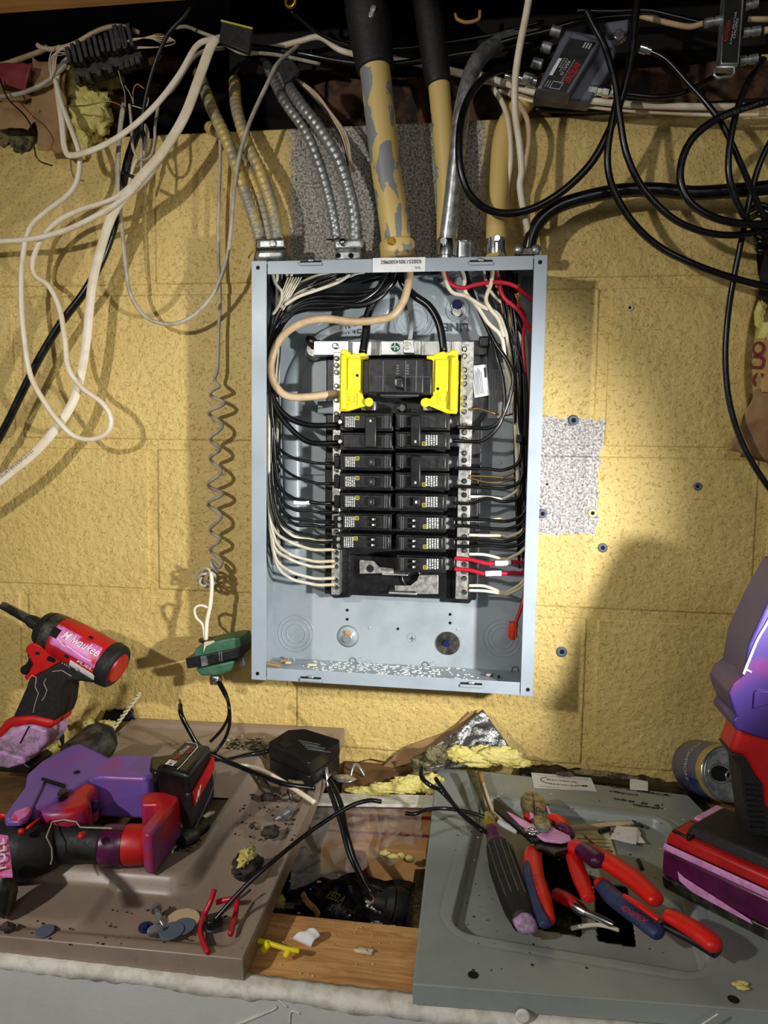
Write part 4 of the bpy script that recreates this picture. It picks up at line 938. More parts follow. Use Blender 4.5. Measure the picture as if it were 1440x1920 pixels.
LB = [(637, 737, 773, 846, 'double', 'black double-pole breaker with tie handle at the top of the left column'),
      (637, 736, 849, 884, 'single', 'single black breaker directly under the double-pole one in the left column'),
      (637, 736, 886, 921, 'single', 'single black breaker third down in the left column'),
      (637, 735, 923, 959, 'single', 'single black breaker above the two twin-toggle ones in the left column'),
      (636, 734, 961, 997, 'tandem', 'twin-toggle black breaker second from the bottom of the left column'),
      (634, 733, 999, 1035, 'tandem', 'twin-toggle black breaker at the bottom of the left column')]
RB = [(741, 843, 772, 844, 'double', 'black double-pole breaker with tie handle at the top of the right column'),
      (741, 842, 848, 921, 'double', 'black double-pole breaker second down in the right column'),
      (741, 838, 924, 959, 'single', 'only single breaker of the right column, mid height'),
      (743, 836, 963, 1000, 'tandem', 'twin-toggle breaker topmost of three in the right column'),
      (743, 836, 1002, 1037, 'tandem', 'twin-toggle breaker in the middle of three in the right column'),
      (743, 836, 1040, 1076, 'tandem', 'twin-toggle breaker lowest in the right column, fed by red wires')]
for i, (a, b, c, d, k, lb) in enumerate(LB): breaker(a, b, c, d, -1, k, lb, 'branch circuit breakers in the panel', 11 * i)
for i, (a, b, c, d, k, lb) in enumerate(RB): breaker(a, b, c, d, 1, k, lb, 'branch circuit breakers in the panel', 200 + 11 * i)
# main breaker
mn = thing('main_breaker', 'wide black main breaker between the two yellow covers at the top of the bus', 'circuit breaker', W(748, 742, .03))
MB().wbox(680, 674, 810, 740, .03, .078).build('housing', 'black_satin', mn, bevel=.002)
MB().wbox(690, 672, 794, 738, .078, .086).build('raised_face', 'black_satin', mn, bevel=.002, seg=3)
MB().wbox(702, 706, 806, 707, .0862, .0865).build('moulded_line', 'ink_grey', mn)
for x in (718, 760, 780): MB().wbox(x, 676, x + .8, 734, .0862, .0865).build('moulded_line', 'ink_grey', mn)
MB().wbox(757, 708, 768, 724, .0855, .0864).build('handle_window', 'void', mn)
h_ = MB().wbox(741, 706, 756, 728, .086, .101).build('toggle', 'black', mn, bevel=.0018); c = W(743, 716, .1015)
txt('100', W(744, 722, .1013), V((0, 0, 1)), V((-1, 0, 0)), 'print', h_, width=.0065, height=.0022)
for k, x in enumerate((743, 762)):
    for j in range(4): MB().wbox(x, 684 + j * 5, x + 5, 687 + j * 5, .0863, .0866).build('printed_label', 'ink_grey', mn)
MB().wbox(712, 739, 784, 743, .03, .074).build('lower_edge', 'ink_grey', mn, bevel=.0006)
MB().wbox(690, 741, 800, 775, .03, .04).build('lower_moulding', 'black', mn)
# yellow line covers
for sgn, q, nm_ in ((-1, [(638, 659), (640, 656), (648, 655), (656, 661), (658, 665), (664, 661), (672, 665), (676, 661), (684, 661), (686, 665), (691, 666), (691, 673), (680, 675), (679, 742), (684, 748), (692, 745), (697, 751), (697, 758), (692, 763), (686, 761), (652, 771), (636, 771), (637, 716), (640, 711), (636, 708)], 'left'),
                   (1, [(859, 660), (856, 656), (848, 655), (842, 660), (836, 662), (833, 658), (825, 660), (815, 662), (814, 666), (799, 667), (800, 673), (811, 676), (811, 742), (806, 748), (798, 745), (792, 750), (792, 758), (797, 763), (804, 761), (838, 775), (856, 776), (858, 770), (856, 762), (858, 722), (860, 718), (858, 710)], 'right')):
    t = thing('line_side_cover', 'bright yellow plastic cover clipped over the ' + nm_ + ' terminal of the main breaker', 'cover', W(q[0][0], 770, .06), 'yellow terminal covers')
    P = [W(x, y, .072) for x, y in q]; MB().prism(P, V((0, .008, 0))).build('cover_plate', 'yellow', t, bevel=.0012)
    MB().wbox(*((638, 664, 648, 768) if sgn < 0 else (845, 668, 856, 770)), .03, .079).build('outer_wall', 'yellow', t, bevel=.002)
    MB().wbox(*((652, 672, 676, 733) if sgn < 0 else (816, 674, 840, 735)), .072, .0745).build('raised_panel', 'yellow', t, bevel=.0008)
    c = W(*((670, 704) if sgn < 0 else (821, 729)), .0748); MB().disc(c, (0, -1, 0), .0018, .0004, 14).build('pin_hole', 'void', t)
    x = 660 if sgn < 0 else 831; mb = MB()
    for r in (.0068, .0034):
        c = W(x, 748, .0726)
        for dx, dz, w, h2 in ((-r, 0, .0005, 2 * r), (r, 0, .0005, 2 * r), (0, r, 2 * r, .0005), (0, -r, 2 * r, .0005)): mb.box(c + V((dx, 0, dz)), (w, .0006, h2))
    mb.build('square_emblem', 'ylogo', t)
    c = W(*((692, 754) if sgn < 0 else (797, 755)), .074); MB().disc(c, (0, -1, 0), .0055, .0025, 22).build('round_knob', 'yellow', t, bevel=.0008)

# ------------------------------------------------------------------ wires in the panel
def wire(lb, pts, r, m, group=None, name='wire', **kw): return cable(name, lb, 'wire', pts, r, m, group=group, seg=7, sides=8, **kw)
wire('fat tan cable looping down the left into the bar beside the yellow cover', [(768, 500, .06), (766, 530, .066), (756, 565, .07), (735, 592, .072), (700, 601, .072), (660, 603, .07), (610, 598, .07), (570, 604, .072), (535, 625, .074), (514, 658, .074), (508, 695, .074), (518, 725, .072), (540, 743, .068), (580, 744, .062), (632, 737, .052)], 7.5, 'tan_cab', name='neutral_cable', flat=None)
wire('thick black main cable entering the left yellow cover', [(745, 495, .045), (735, 530, .05), (705, 560, .05), (690, 590, .052), (686, 625, .056), (680, 662, .06)], 8, 'blackwire', name='service_wire')
wire('thick black main cable curving down into the right yellow cover', [(750, 495, .05), (755, 530, .05), (775, 553, .052), (805, 575, .055), (824, 610, .058), (832, 660, .06)], 7.5, 'blackwire', name='service_wire')
for i in range(6):
    wire('bare strand of the grounding conductor running down to the silver lug', [(756 + i, 500, .03), (758 + i * 2, 540, .035), (766 + i * 1.6, 580, .042), (769 + i * 1.2, 610, .046), (765 + i * 1.3, 640, .047)], 1.4, 'bare_al', group='bare grounding strands under the tan cable', name='bare_strand')
for i, (yt, off) in enumerate(((797, 0), (832, 0))):
    wire(['upper', 'lower'][i] + ' heavy black wire to the left double-pole breaker', [(740 - i * 8, 500, .04 + .006 * i), (725 - 20 * i, 545, .05), (680 - 20 * i, 572, .056), (620, 570 + 8 * i, .06), (570, 574 + 6 * i, .062), (535 - 8 * i, 600, .064), (516 - 8 * i, 640, .064), (507 - 5 * i, 700, .062), (514 - 2 * i, 750 + 5 * i, .06), (540, 782 + 16 * i, .058), (580, 797 + 32 * i, .056), (636, 797 + 34 * i, .055)], 5.6, 'blackwire', group='heavy black wires of the left double-pole breaker')
for i in range(3):
    wire(['top', 'middle', 'bottom'][i] + ' one of three heavy black wires arching across the panel top to the left', [(752 - 5 * i, 498, .038 + .004 * i), (738 - 6 * i, 525 + i * 4, .045), (700 - 10 * i, 545 + 7 * i, .05), (650, 548 + 9 * i, .052), (600 - 10 * i, 550 + 8 * i, .054), (550 - 6 * i, 572 + 9 * i, .054), (521 - 3 * i, 620, .054), (509 - 3 * i, 690, .05), (503 - i, 780, .046), (500, 860, .04)], 5, 'blackwire', group='heavy black wires arching across the panel top')
# left branch wires
rnd = random.Random(5)
topx = [505, 512, 520, 528, 536, 545, 600, 660]
def leftwire(lb, yt, gx, m, r=3.0, xt=628, sag=14, d=.052, top=None, group=None):
    top = top or rnd.choice(topx)
    ys = yt - sag
    tx = top; tx2 = tx + (18 if tx < 560 else -50)
    pts = [(tx, 498, .035 + rnd.random() * .02), (min(tx, 560), 530 + rnd.random() * 25, .045), (gx + 8 + rnd.random() * 8, 590 + rnd.random() * 25, .045), (gx + rnd.uniform(-3, 4), 690, d + rnd.uniform(-.012, .008)), (gx + rnd.uniform(-3, 4), 800 if yt > 900 else 740, d + rnd.uniform(-.01, .01))]
    if yt > 960: pts.append((gx + rnd.uniform(-3, 3), yt - 110, d))
    pts += [(gx + 10, yt - 40 if sag > 0 else yt - 48, d), (gx + 36, ys + 10, d), (gx + 72, yt - 2, d), (xt - 30, yt + 1, d), (xt, yt, .05)]
    wire(lb, pts, r, m, group)
GL = 'black branch wires to the left breakers'; GW = 'white branch wires to the left neutral bar'
for yt, gx, sag, lb in ((868, 508, 22, 'black wire to the single breaker under the left double-pole one'), (906, 514, 24, 'black wire to the third left breaker'), (960, 512, 16, 'black wire crossing above the upper left twin-toggle breaker'),
                        (978, 510, 18, 'upper black wire to the upper left twin-toggle breaker'), (987, 516, 14, 'lower black wire to the upper left twin-toggle breaker'),
                        (1006, 513, 22, 'upper black wire to the lowest left breaker'), (1016, 508, 18, 'lower black wire to the lowest left breaker')):
    leftwire(lb, yt, gx, 'blackwire', 2.8, 632, sag, .056, group=GL)
leftwire('black wire wearing a white numbered sleeve on the left side', 943, 512, 'blackwire', 3.4, 632, 20, .058, group=GL)
tg_ = MB().tube([W(551, 942, .058), W(565, 943, .058), W(580, 942, .058)], RP(W(565, 942, .058), 4.6)).build('wire_marker', 'white', smooth=True); tag(tg_, 'white numbered sleeve on a black wire at the left side of the panel', 'wire marker')
for yt, gx, sag, lb in ((1030, 504, 26, 'uppermost cream wire to the left neutral bar'), (1052, 506, 24, 'second cream wire to the lower left neutral bar'), (1062, 503, 26, 'third cream wire to the lower left neutral bar'), (1084, 506, 24, 'second lowest cream wire to the left neutral bar'), (1096, 508, 22, 'lowest cream wire to the left neutral bar'), (1014, 512, 20, 'cream wire ducking behind the lowest left breaker')):
    leftwire(lb, yt, gx, 'white_wire', 3.1, 627, sag, .050, group=GW)
# bundle in the left gutter and top left
for i in range(14):
    x = 500 + (i * 7) % 22; dd = .02 + .005 * (i % 5); m_ = ['blackwire', 'blackwire', 'white_wire', 'blackwire', 'grey_cab'][i % 5]
    yb = 850 + (i * 37) % 170
    wire(('cream' if m_ == 'white_wire' else 'grey' if m_ == 'grey_cab' else 'black') + ' wire packed in the left gutter bundle', [(505 + (i * 11) % 60, 500, dd), (512 + (i * 5) % 26, 560, dd + .01), (x + 4, 640, dd + .012), (x + rnd.uniform(-5, 5), 720, dd + .01), (x + rnd.uniform(-5, 5), 790, dd), (x + rnd.uniform(-4, 4), 860, dd + .008), (x + 3, yb, dd), (x + 8, yb + 60, .02)], 2.8, m_, group=('cream' if m_ == 'white_wire' else 'grey' if m_ == 'grey_cab' else 'black') + ' wires packed in the left gutter of the panel')
for i in range(10):
    m_ = ['blackwire', 'white_wire', 'blackwire', 'bare_al', 'blackwire'][i % 5]
    nm2 = 'cream' if m_ == 'white_wire' else 'bare' if m_ == 'bare_al' else 'black'
    wire(nm2 + ' wire crossing diagonally through the upper left corner of the panel', [(652 + (i * 9) % 60, 506, .03 + .004 * (i % 4)), (630, 515 + (i * 5) % 20, .045), (590, 528 + (i * 7) % 28, .052), (552, 548 + (i * 6) % 30, .055), (524, 580 + (i * 8) % 30, .055), (508, 640, .048), (503, 700, .04)], 2.6, m_, group=nm2 + ' wires crossing the upper left corner of the panel')
for i in range(6):
    wire('thin striped wire of the fan in the upper left corner', [(540 + i * 5, 520, .055), (530 + i * 3, 545 + i * 2, .06), (520 + i * 2, 568 + i * 3, .058)], 1.5, 'white_wire', group='fan of thin wires in the upper left corner')
wire('cream wire folded over near the upper left corner', [(508, 500, .06), (516, 530, .066), (528, 548, .066), (524, 570, .062), (512, 590, .055)], 3, 'white_wire')
wire('long cream wire crossing from the upper left corner towards the middle', [(534, 572, .06), (560, 556, .064), (600, 542, .064), (632, 530, .06), (655, 516, .05)], 3.2, 'white_wire')
# right side
GR = 'black branch wires to the right breakers'
def rightwire(lb, yt, m, r=2.9, xs_=856, gx=978, sag=10, d=.056, top=930, group=None, yb=None):
    yb = yb if yb is not None else yt + 2
    pts = [(xs_, yt, d), (xs_ + 30, yt + 1, d), (xs_ + 62, yt + sag * .6, d), (gx - 28, yb + sag * .3, d), (gx, yb - 20, d)]
    y_ = yb - 90
    if y_ > 700: pts.append((gx + rnd.uniform(-2, 6), y_, d + rnd.uniform(-.02, 0)))
    pts += [(gx - 2 + rnd.uniform(-4, 4), 680, .04 + rnd.random() * .02), (gx - 14 + rnd.uniform(-6, 4), 600, .04 + rnd.random() * .02), (top + 14, 545, .045), (top, 500, .04)]
    wire(lb, pts, r, m, group)
wire('black wire swinging right from the upper pole of the top right breaker', [(856, 801, .056), (885, 802, .06), (918, 802, .062), (940, 785, .064), (957, 740, .066), (962, 705, .066), (950, 675, .064), (930, 645, .06), (912, 610, .055), (890, 565, .05), (872, 530, .045), (862, 500, .04)], 3.8, 'blackwire', group=GR)
wire('black wire with a grey sheen from the lower pole of the top right breaker', [(850, 826, .056), (880, 828, .06), (905, 826, .062), (930, 805, .064), (945, 770, .064), (944, 720, .062), (932, 670, .06), (920, 630, .055), (895, 575, .05), (880, 530, .045), (872, 500, .04)], 3.8, 'blackwire', group=GR)
wire('brown wire from the right neutral bar across the instruction label', [(880, 769, .05), (895, 766, .054), (920, 773, .055), (945, 779, .05), (966, 774, .04), (985, 765, .03)], 1.6, 'bare', group=None)
for yt, sag, lb, gx, m_ in ((878, 2, 'heavy grey black wire level with the second right breaker', 975, 'blackwire'), (912, 4, 'black wire from the lower pole of the second right breaker', 978, 'blackwire'), (943, -14, 'black wire rising steeply from the single right breaker', 976, 'blackwire'), (973, 4, 'upper black wire of the topmost right twin-toggle breaker', 985, 'blackwire'), (986, 8, 'lower blue-black wire of the topmost right twin-toggle breaker', 986, 'blackwire'), (1010, 6, 'upper black wire of the middle right twin-toggle breaker', 984, 'blackwire'), (1024, -3, 'lower black wire of the middle right twin-toggle breaker', 987, 'blackwire')):
    rightwire(lb, yt, m_, 3.2, 852, gx, sag, .056, rnd.choice([905, 935, 950]), group=GR)
GN = 'cream wires to the right neutral bar'
for yt, sag, lb, gx in ((892, 5, 'topmost thin bare wire at the right neutral bar', 972), (931, 8, 'cream wire beside the single right breaker', 972), (975, -4, 'cream wire rising right of the topmost right twin-toggle breaker', 984), (1003, 2, 'cream wire level with the middle right twin-toggle breaker', 984), (1039, 14, 'cream wire just above the red ones', 986), (1098, 20, 'second lowest cream wire at the right neutral bar', 986), (1107, 10, 'lowest cream wire at the right neutral bar', 985)):
    rightwire(lb, yt, 'bare' if 'bare' in lb else 'white_wire', 2.0 if 'bare' in lb else 3.0, 879, gx, sag, .048, rnd.choice([905, 930, 945]), group=GN)
wire('second thin bare wire at the right neutral bar', [(879, 896, .05), (920, 905, .05), (955, 900, .048), (975, 885, .045), (985, 840, .04)], 1.6, 'bare', group=GN)
for i, (yt, dy) in enumerate(((1047, 8), (1067, 6))):
    wire(['upper', 'lower'][i] + ' red wire leaving the lowest right breaker', [(852, yt, .058), (880, yt + 2, .06), (910, yt + 9, .062), (935, yt + 9, .062), (960, yt + 7, .06), (985, yt + 2, .05), (992, yt - 60, .045), (990, yt - 200, .045), (988, 700, .045)], 4, 'red_wire', group='red wires of the lowest right breaker')
    o = MB().tube([W(928 - 18 * i, yt + 9 + i * 0, .0625), W(943 - 18 * i, yt + 9 - i, .0625), W(958 - 18 * i, yt + 7 + i, .0618)], RP(W(940, 1050, .062), 5.4)).build('wire_marker', 'white', smooth=True)
    tag(o, 'white sleeve on the ' + ['upper', 'lower'][i] + ' red wire right of the lowest breaker', 'wire marker')
wire('red wire dropping from the right gutter into the orange-red connector', [(990, 1010, .045), (987, 1060, .05), (985, 1100, .055), (980, 1130, .06), (970, 1160, .062), (963, 1172, .062)], 3.6, 'red_wire')
t = thing('wire_connector', 'ribbed orange-red twist-on connector hanging at the lower right inside the panel', 'wire connector', W(961, 1200, .062))
a, b = W(963, 1167, .062), W(960, 1199, .062); MB().lathe(a, b, [(0, .0058), (.15, .0062), (.8, .0046), (1, .0038)], 18).build('cap', 'orange', t, smooth='auto')
for i in range(8):
    an = i * math.pi / 4; dv = V((math.cos(an), math.sin(an), 0)); MB().box(a.lerp(b, .55) + dv * .0052, (.0012, .0012, .014)).build('rib', 'orange', t)
wire('red wire arching from the panel top to the right wall', [(833, 500, .05), (838, 522, .056), (850, 535, .06), (870, 540, .062), (895, 533, .064), (935, 529, .066), (965, 536, .066), (985, 552, .06), (1002, 565, .05)], 4, 'red_wire')
wire('red wire descending from the top right entry to the gutter', [(927, 500, .05), (935, 530, .056), (945, 558, .06), (970, 580, .062), (985, 602, .058), (1000, 625, .05)], 4, 'red_wire')
wire('red wire hugging the right gutter wall', [(965, 530, .04), (972, 570, .045), (985, 595, .05), (980, 640, .056), (984, 690, .056), (990, 760, .05), (992, 880, .045), (987, 960, .045)], 3.4, 'red_wire')
for i, pts in enumerate([[(828, 498, .055), (835, 525, .06), (848, 548, .062), (875, 556, .064), (905, 575, .064), (932, 588, .06), (945, 615, .055), (955, 660, .05), (966, 760, .05), (975, 850, .048), (978, 930, .04)],
                         [(862, 498, .055), (870, 520, .058), (873, 548, .06), (895, 575, .062), (915, 605, .064), (940, 632, .06), (948, 680, .055), (962, 740, .052), (968, 830, .05), (972, 930, .045)],
                         [(924, 498, .06), (921, 530, .066), (911, 560, .066), (920, 580, .066), (935, 600, .064), (945, 632, .062)]]):
    wire(['cream wire bending twice from the leftmost right-hand pipe entry', 'cream wire straight down from the second pipe entry', 'short kinked cream wire under the right pipe entry'][i], pts, 4, 'white_wire')
for i in range(16):
    x = 966 + (i * 7) % 26; dd = .018 + .006 * (i % 5); m_ = ['blackwire', 'blackwire', 'blackwire', 'tan_cab'][i % 4]
    yb = 860 + (i * 41) % 200; nm2 = 'cream' if m_ == 'tan_cab' else 'black'
    wire(nm2 + ' wire packed in the right gutter bundle', [(905 + (i * 13) % 75, 500, dd), (925 + (i * 9) % 50, 560, dd + .012), (948 + (i * 5) % 30, 620, dd + .015), (x - 2, 700, dd + .014), (x + rnd.uniform(-4, 4), 790, dd + .01), (x + rnd.uniform(-4, 4), 880, dd), (x + 4, yb, dd), (x + 6, yb + 40, .02)], 3.0, m_, group=nm2 + ' wires packed in the right gutter of the panel')
for i in range(5):
    wire('black wire hidden behind the panel top lip', [(520 + i * 40, 520 + i * 3, .03), (600 + i * 30, 512 + (i % 3) * 8, .04), (700 + i * 20, 508 + (i % 2) * 6, .04), (800 + i * 10, 512, .035)], 3, 'blackwire', group='black wires behind the panel top lip')
rp = random.Random(3)
for i, (px, py) in enumerate(((978, 530), (958, 575), (968, 565))):
    c = W(px, py, .06); P = [c + V((rp.uniform(-.006, .006), rp.uniform(-.003, .003), rp.uniform(-.012, .012))) for _ in range(4)]
    o = MB().sheet(lambda u, v, P=P: P[0].lerp(P[1], u).lerp(P[2].lerp(P[3], u), v) + V((0, .003 * math.sin(9 * u + 5 * v), 0)), 6, 6).build('paper_shred', 'copper_crumb', smooth=True, solid=.0004)
    tag(o, ['torn tan paper shred among wires at the upper right corner of the panel', 'torn tan shred on the descending red wire', 'small tan shred right beside the red wire'][i], 'paper shred')
o = MB().box(W(973, 823, .06), (.007, .006, .010)).build('cable_tie', 'black', bevel=.001); tag(o, 'small black tie around the cream wire in the right gutter', 'cable tie')
# debris on the panel floor
def pf(px, py):   # point on the panel's inner floor
    v = ray(px, py); zf = PZ0 + .004; return CAM + v * ((zf - CAM.z) / v.z)
def debris_floor():
    rr_ = random.Random(9); mb = MB()
    for i in range(420):
        px = rr_.gauss(720, 90); 
        if not 560 < px < 900: continue
        v = pf(px, 1254 + rr_.uniform(-10, 14)); y = rr_.uniform(-.090, -.008); p = V((v.x, y, PZ0 + .0042)); s_ = rr_.uniform(.0006, .0022)
        mb.blob(p, (s_ * 1.5, s_, .0008), i, .5, (6, 4))
    return mb
o = debris_floor().build('plaster_dust', 'dust'); tag(o, 'white plaster dust scattered over the floor of the panel box', 'dust', kind='stuff')
for i, (px, py, s_, m_, lb) in enumerate(((512, 1249, .012, 'copper_crumb', 'ochre splinter lying in the lower left corner of the panel'), (535, 1243, .009, 'copper_crumb', 'folded ochre chip beside the splinter in the panel corner'), (585, 1250, .008, 'debris', 'cream insulation offcut on the panel floor, left'), (540, 1246, .006, 'debris', 'pale crumb between the ochre chips'), (918, 1268, .010, 'grey_cab', 'grey spring-like offcut on the panel floor, right'), (935, 1272, .006, 'ink', 'dark crumb right of the grey offcut'))):
    v = pf(px, py); v.y = max(min(v.y, -.012), -.088); v.z = PZ0 + .0065
    o = MB().box(v, (s_ * 1.6, s_ * .5, .003), Matrix.Rotation(.3 * i, 3, 'Z') @ Matrix.Rotation(.15, 3, 'Y')).build('offcut', m_, bevel=.0008); tag(o, lb, 'offcut')
# ------------------------------------------------------------------ steel covers lying on the ledge
def plane3(a, b, c):
    n = (b - a).cross(c - a).normalized()
    if n.z < 0: n = -n
    return (a, n)
def onp(pl, px, py, off=0.0):
    p0, n = pl; v = ray(px, py); return CAM + v * (((p0 + n * off) - CAM).dot(n) / v.dot(n))
bBL, bBR, bFR = W(250, 1347, .006), W(645, 1366, .006), L(455, 1800, .021)
bFL = bFR + (bBL - bBR) * 1.0
PB = plane3(bBL, bBR, bFR)
gBL, gBR, gFL = L(820, 1437, .02), L(1290, 1492, .02), L(775, 1847, .02)
gFR = L(1440, 1902, .02) + V((.10, .008, 0))
PG = plane3(gBL, gBR, gFL)
def K(px, py, off=0.0): return onp(PB, px, py, off)
def G(px, py, off=0.0): return onp(PG, px, py, off)
class Frame:
    def __init__(s, o, x, n): s.o = o; s.x = (x - n * x.dot(n)).normalized(); s.n = n; s.y = s.x.cross(n) * -1 if False else n.cross(s.x)
    def loc(s, p): d = p - s.o; return d.dot(s.x), d.dot(s.y)
def sbox(a, b, rect, r):
    x0, x1, y0, y1 = rect; cx, cy = (x0 + x1) / 2, (y0 + y1) / 2
    qx = abs(a - cx) - (x1 - x0) / 2 + r; qy = abs(b - cy) - (y1 - y0) / 2 + r
    return math.hypot(max(qx, 0), max(qy, 0)) + min(max(qx, qy), 0) - r
def sst(d, w): t = min(1, max(0, .5 - d / w)); return t * t * (3 - 2 * t)
def cover(name, label, m, BLc, BRc, FRc, FLc, pl, fr, hfn, holes, skirt, nu=250, nv=220):
    t = thing(name, label, 'metal cover', FRc)
    n = pl[1]
    def P0(u, v): return BLc.lerp(BRc, u).lerp(FLc.lerp(FRc, u), v)
    def fn(u, v):
        p = P0(u, v); a, b = fr.loc(p); return p + n * hfn(a, b)
    def skip(u, v):
        a, b = fr.loc(P0(u, v)); return any(sbox(a, b, h, .003) < 0 for h in holes)
    MB().sheet(fn, nu, nv, skip).build('cover_plate', m, t, smooth=True, solid=.0016)
    for A, B in ((FLc, FRc), (FRc, BRc), (BRc, BLc), (BLc, FLc)):
        MB().sheet(lambda u, v, A=A, B=B: A.lerp(B, u) - n * (skirt * v) + (A - B).cross(n).normalized() * (.0 + .0008 * v), 2, 2).build('folded_edge', m, t, solid=.0016)
    return t
fb = Frame(bBR, bBR - bBL, PB[1])
def rect(fr, pts):
    q = [fr.loc(p) for p in pts]; return (min(x for x, y in q), max(x for x, y in q), min(y for x, y in q), max(y for x, y in q))
a_, b_ = fb.loc(K(452, 1500)), fb.loc(K(360, 1672)); c_ = fb.loc(K(185, 1700)); d_ = fb.loc(K(470, 1420))
PLAT = (-.60, (a_[0] + b_[0]) / 2, b_[1], d_[1])
LOW = (-.60, c_[0], fb.loc(K(250, 1748))[1], PLAT[3])
o1, o2 = fb.loc(K(432, 1500, .01)), fb.loc(K(362, 1603, .01))
HOLE = (fb.loc(K(190, 1500, .01))[0], (o1[0] + o2[0]) / 2, o2[1], o1[1])
RIMB = (fb.loc(bFL)[0] - .3, fb.loc(bFR)[0] - .012, fb.loc(bFR)[1] + .014, fb.loc(bBR)[1] - .016)
def hb(a, b):
    return .016 * sst(sbox(a, b, PLAT, .022), .014) + .005 * sst(sbox(a, b, LOW, .012), .012) * (1 - sst(sbox(a, b, PLAT, .022), .016)) - .004 * sst(sbox(a, b, RIMB, .012), .008)
bt = cover('beige_panel_cover', 'large beige enamelled panel cover lying face up on the ledge at the left', 'beige', bBL, bBR, bFR, bFL, PB, fb, hb, [HOLE], .020)
fg = Frame(gBL, gBR - gBL, PG[1])
g1, g2, g3 = fg.loc(G(908, 1497)), fg.loc(G(912, 1752)), fg.loc(G(1228, 1530))
REC = (g1[0] - .002, g3[0] + .012, g2[1] - .002, g1[1] + .004)
GH = [(fg.loc(G(1000, 1640, -.008))[0], fg.loc(G(1088, 1640, -.008))[0], fg.loc(G(1060, 1745, -.008))[1], fg.loc(G(1060, 1590, -.008))[1]),
      (fg.loc(G(1112, 1640, -.008))[0], fg.loc(G(1175, 1640, -.008))[0], fg.loc(G(1060, 1748, -.008))[1], fg.loc(G(1060, 1640, -.008))[1])]
def hg(a, b):
    return -.012 * sst(sbox(a, b, REC, .020), .006) - .0006 * sst(abs(sbox(a, b, REC, .03) - .014) - .001, .001)
gt = cover('grey_panel_cover', 'grey green enamelled panel cover with a recessed middle lying on the ledge at the right', 'greycover', gBL, gBR, gFR, gFL, PG, fg, hg, GH, .016)
for px, py in ((887, 1828), (1375, 1874)):
    c = G(px, py, .0012); MB().disc(c, PG[1], .0042, .0004).build('screw_hole', 'void', gt)
for px, py, r in ((330, 1352, 1),):
    pass
# sticker and marker writing on the grey cover
gx, gy = fg.x, fg.y
sq = [G(996, 1449, .0012), G(1108, 1459, .0012), G(1119, 1484, .0012), G(1001, 1477, .0012)]
stk = MB().prism(sq, PG[1] * .0005).build('sticker', 'white', gt, label='white sticker with small print and a round cable drawing')
sx_, sy_ = (sq[1] - sq[0]), (sq[0] - sq[3])
def sp(u, v): return sq[3].lerp(sq[2], u).lerp(sq[0].lerp(sq[1], u), v) + PG[1] * .0007
txt('IF YOU REQUIRE SERVICE CALL US ANYTIME', sp(.06, .80), sx_, sy_, 'ink_grey', stk, width=sx_.length * .88, height=.0022)
txt('ELECTRICAL', sp(.24, .52), sx_, sy_, 'ink', stk, width=sx_.length * .5, height=.0042)
txt('SERVICES', sp(.28, .24), sx_, sy_, 'ink', stk, width=sx_.length * .42, height=.0040)
txt('RESIDENTIAL  +  COMMERCIAL', sp(.1, .06), sx_, sy_, 'ink_grey', stk, width=sx_.length * .8, height=.0018)
MB().tube([sp(.24, .72), sp(.16, .66), sp(.14, .5), sp(.2, .36), sp(.3, .32)], .0005, sides=6).build('cable_drawing', 'ink', stk)
MB().tube([sp(.70, .3), sp(.76, .3), sp(.82, .3)], .0005, sides=6).tube([sp(.79, .3), sp(.88, .3)], .0012, sides=6, smooth=False).build('plug_drawing', 'ink', stk)
for s_, px, py, px2, hh in (('3/4 black', 1145, 1476, 1262, .0062), ('clipped', 1142, 1485, 1197, .0060), ('wire  is  a', 1150, 1499, 1237, .0062), ('neutral!', 1186, 1510, 1238, .0062)):
    p = G(px, py, .0012); q = G(px2, py + (px2 - px) * .16, .0012)
    txt(s_, p, q - p, gy, 'ink', gt, width=(q - p).length, height=hh, shear=.3, off=.0003, bold=.03, name='handwriting')
for px, py in ((1242, 1509), (1241, 1516)): MB().disc(G(px, py, .0012), PG[1], .0012, .0004, 12).build('marker_dot', 'ink', gt)
o = MB().prism([G(1181, 1459, .002), G(1215, 1466, .0035), G(1215, 1483, .0035), G(1181, 1480, .0018)], PG[1] * .0004).build('paper_square', 'white'); tag(o, 'small blank white paper square covering part of the marker writing', 'paper')
for i, (lb, q) in enumerate((('white paper scrap with two corners folded in the recess of the grey cover', [(1156, 1549), (1194, 1552), (1202, 1563), (1192, 1584), (1143, 1572)]), ('white paper triangle beside the larger scrap in the recess', [(1196, 1562), (1210, 1581), (1193, 1580)]))):
    o = MB().prism([G(a, b, -.006 + .002 * (k % 2)) for k, (a, b) in enumerate(q)], PG[1] * .0005).build('paper_scrap', 'white'); tag(o, lb, 'paper')
q = [(1048, 1553), (1140, 1556), (1158, 1614), (1100, 1610), (1085, 1590), (1062, 1585)]
o = MB().prism([G(a, b, -.0085) for a, b in q], PG[1] * .0004).build('directory_card', 'cream'); tag(o, 'cream circuit directory card with ruled lines in the recess of the grey cover', 'card')
txt('CIRCUIT DIRECTORY', G(1062, 1564, -.0078), G(1120, 1566, -.0078) - G(1062, 1564, -.0078), gy, 'ink', o, width=.030, height=.003)
for i in range(6):
    a, b = G(1082 + i * 3, 1572 + i * 7, -.0078), G(1140 + i * 2.6, 1574 + i * 7, -.0078); MB().tube([a, b], .0003, sides=4, smooth=False).build('ruled_line', 'ink_grey', o)
o = MB().prism([K(260, 1618, -.012), K(370, 1612, -.012), K(440, 1500, -.012), K(345, 1500, -.012)], PB[1] * .0005).build('directory_card', 'cream'); tag(o, 'cream paper with ink strokes under the opening of the beige cover', 'card')
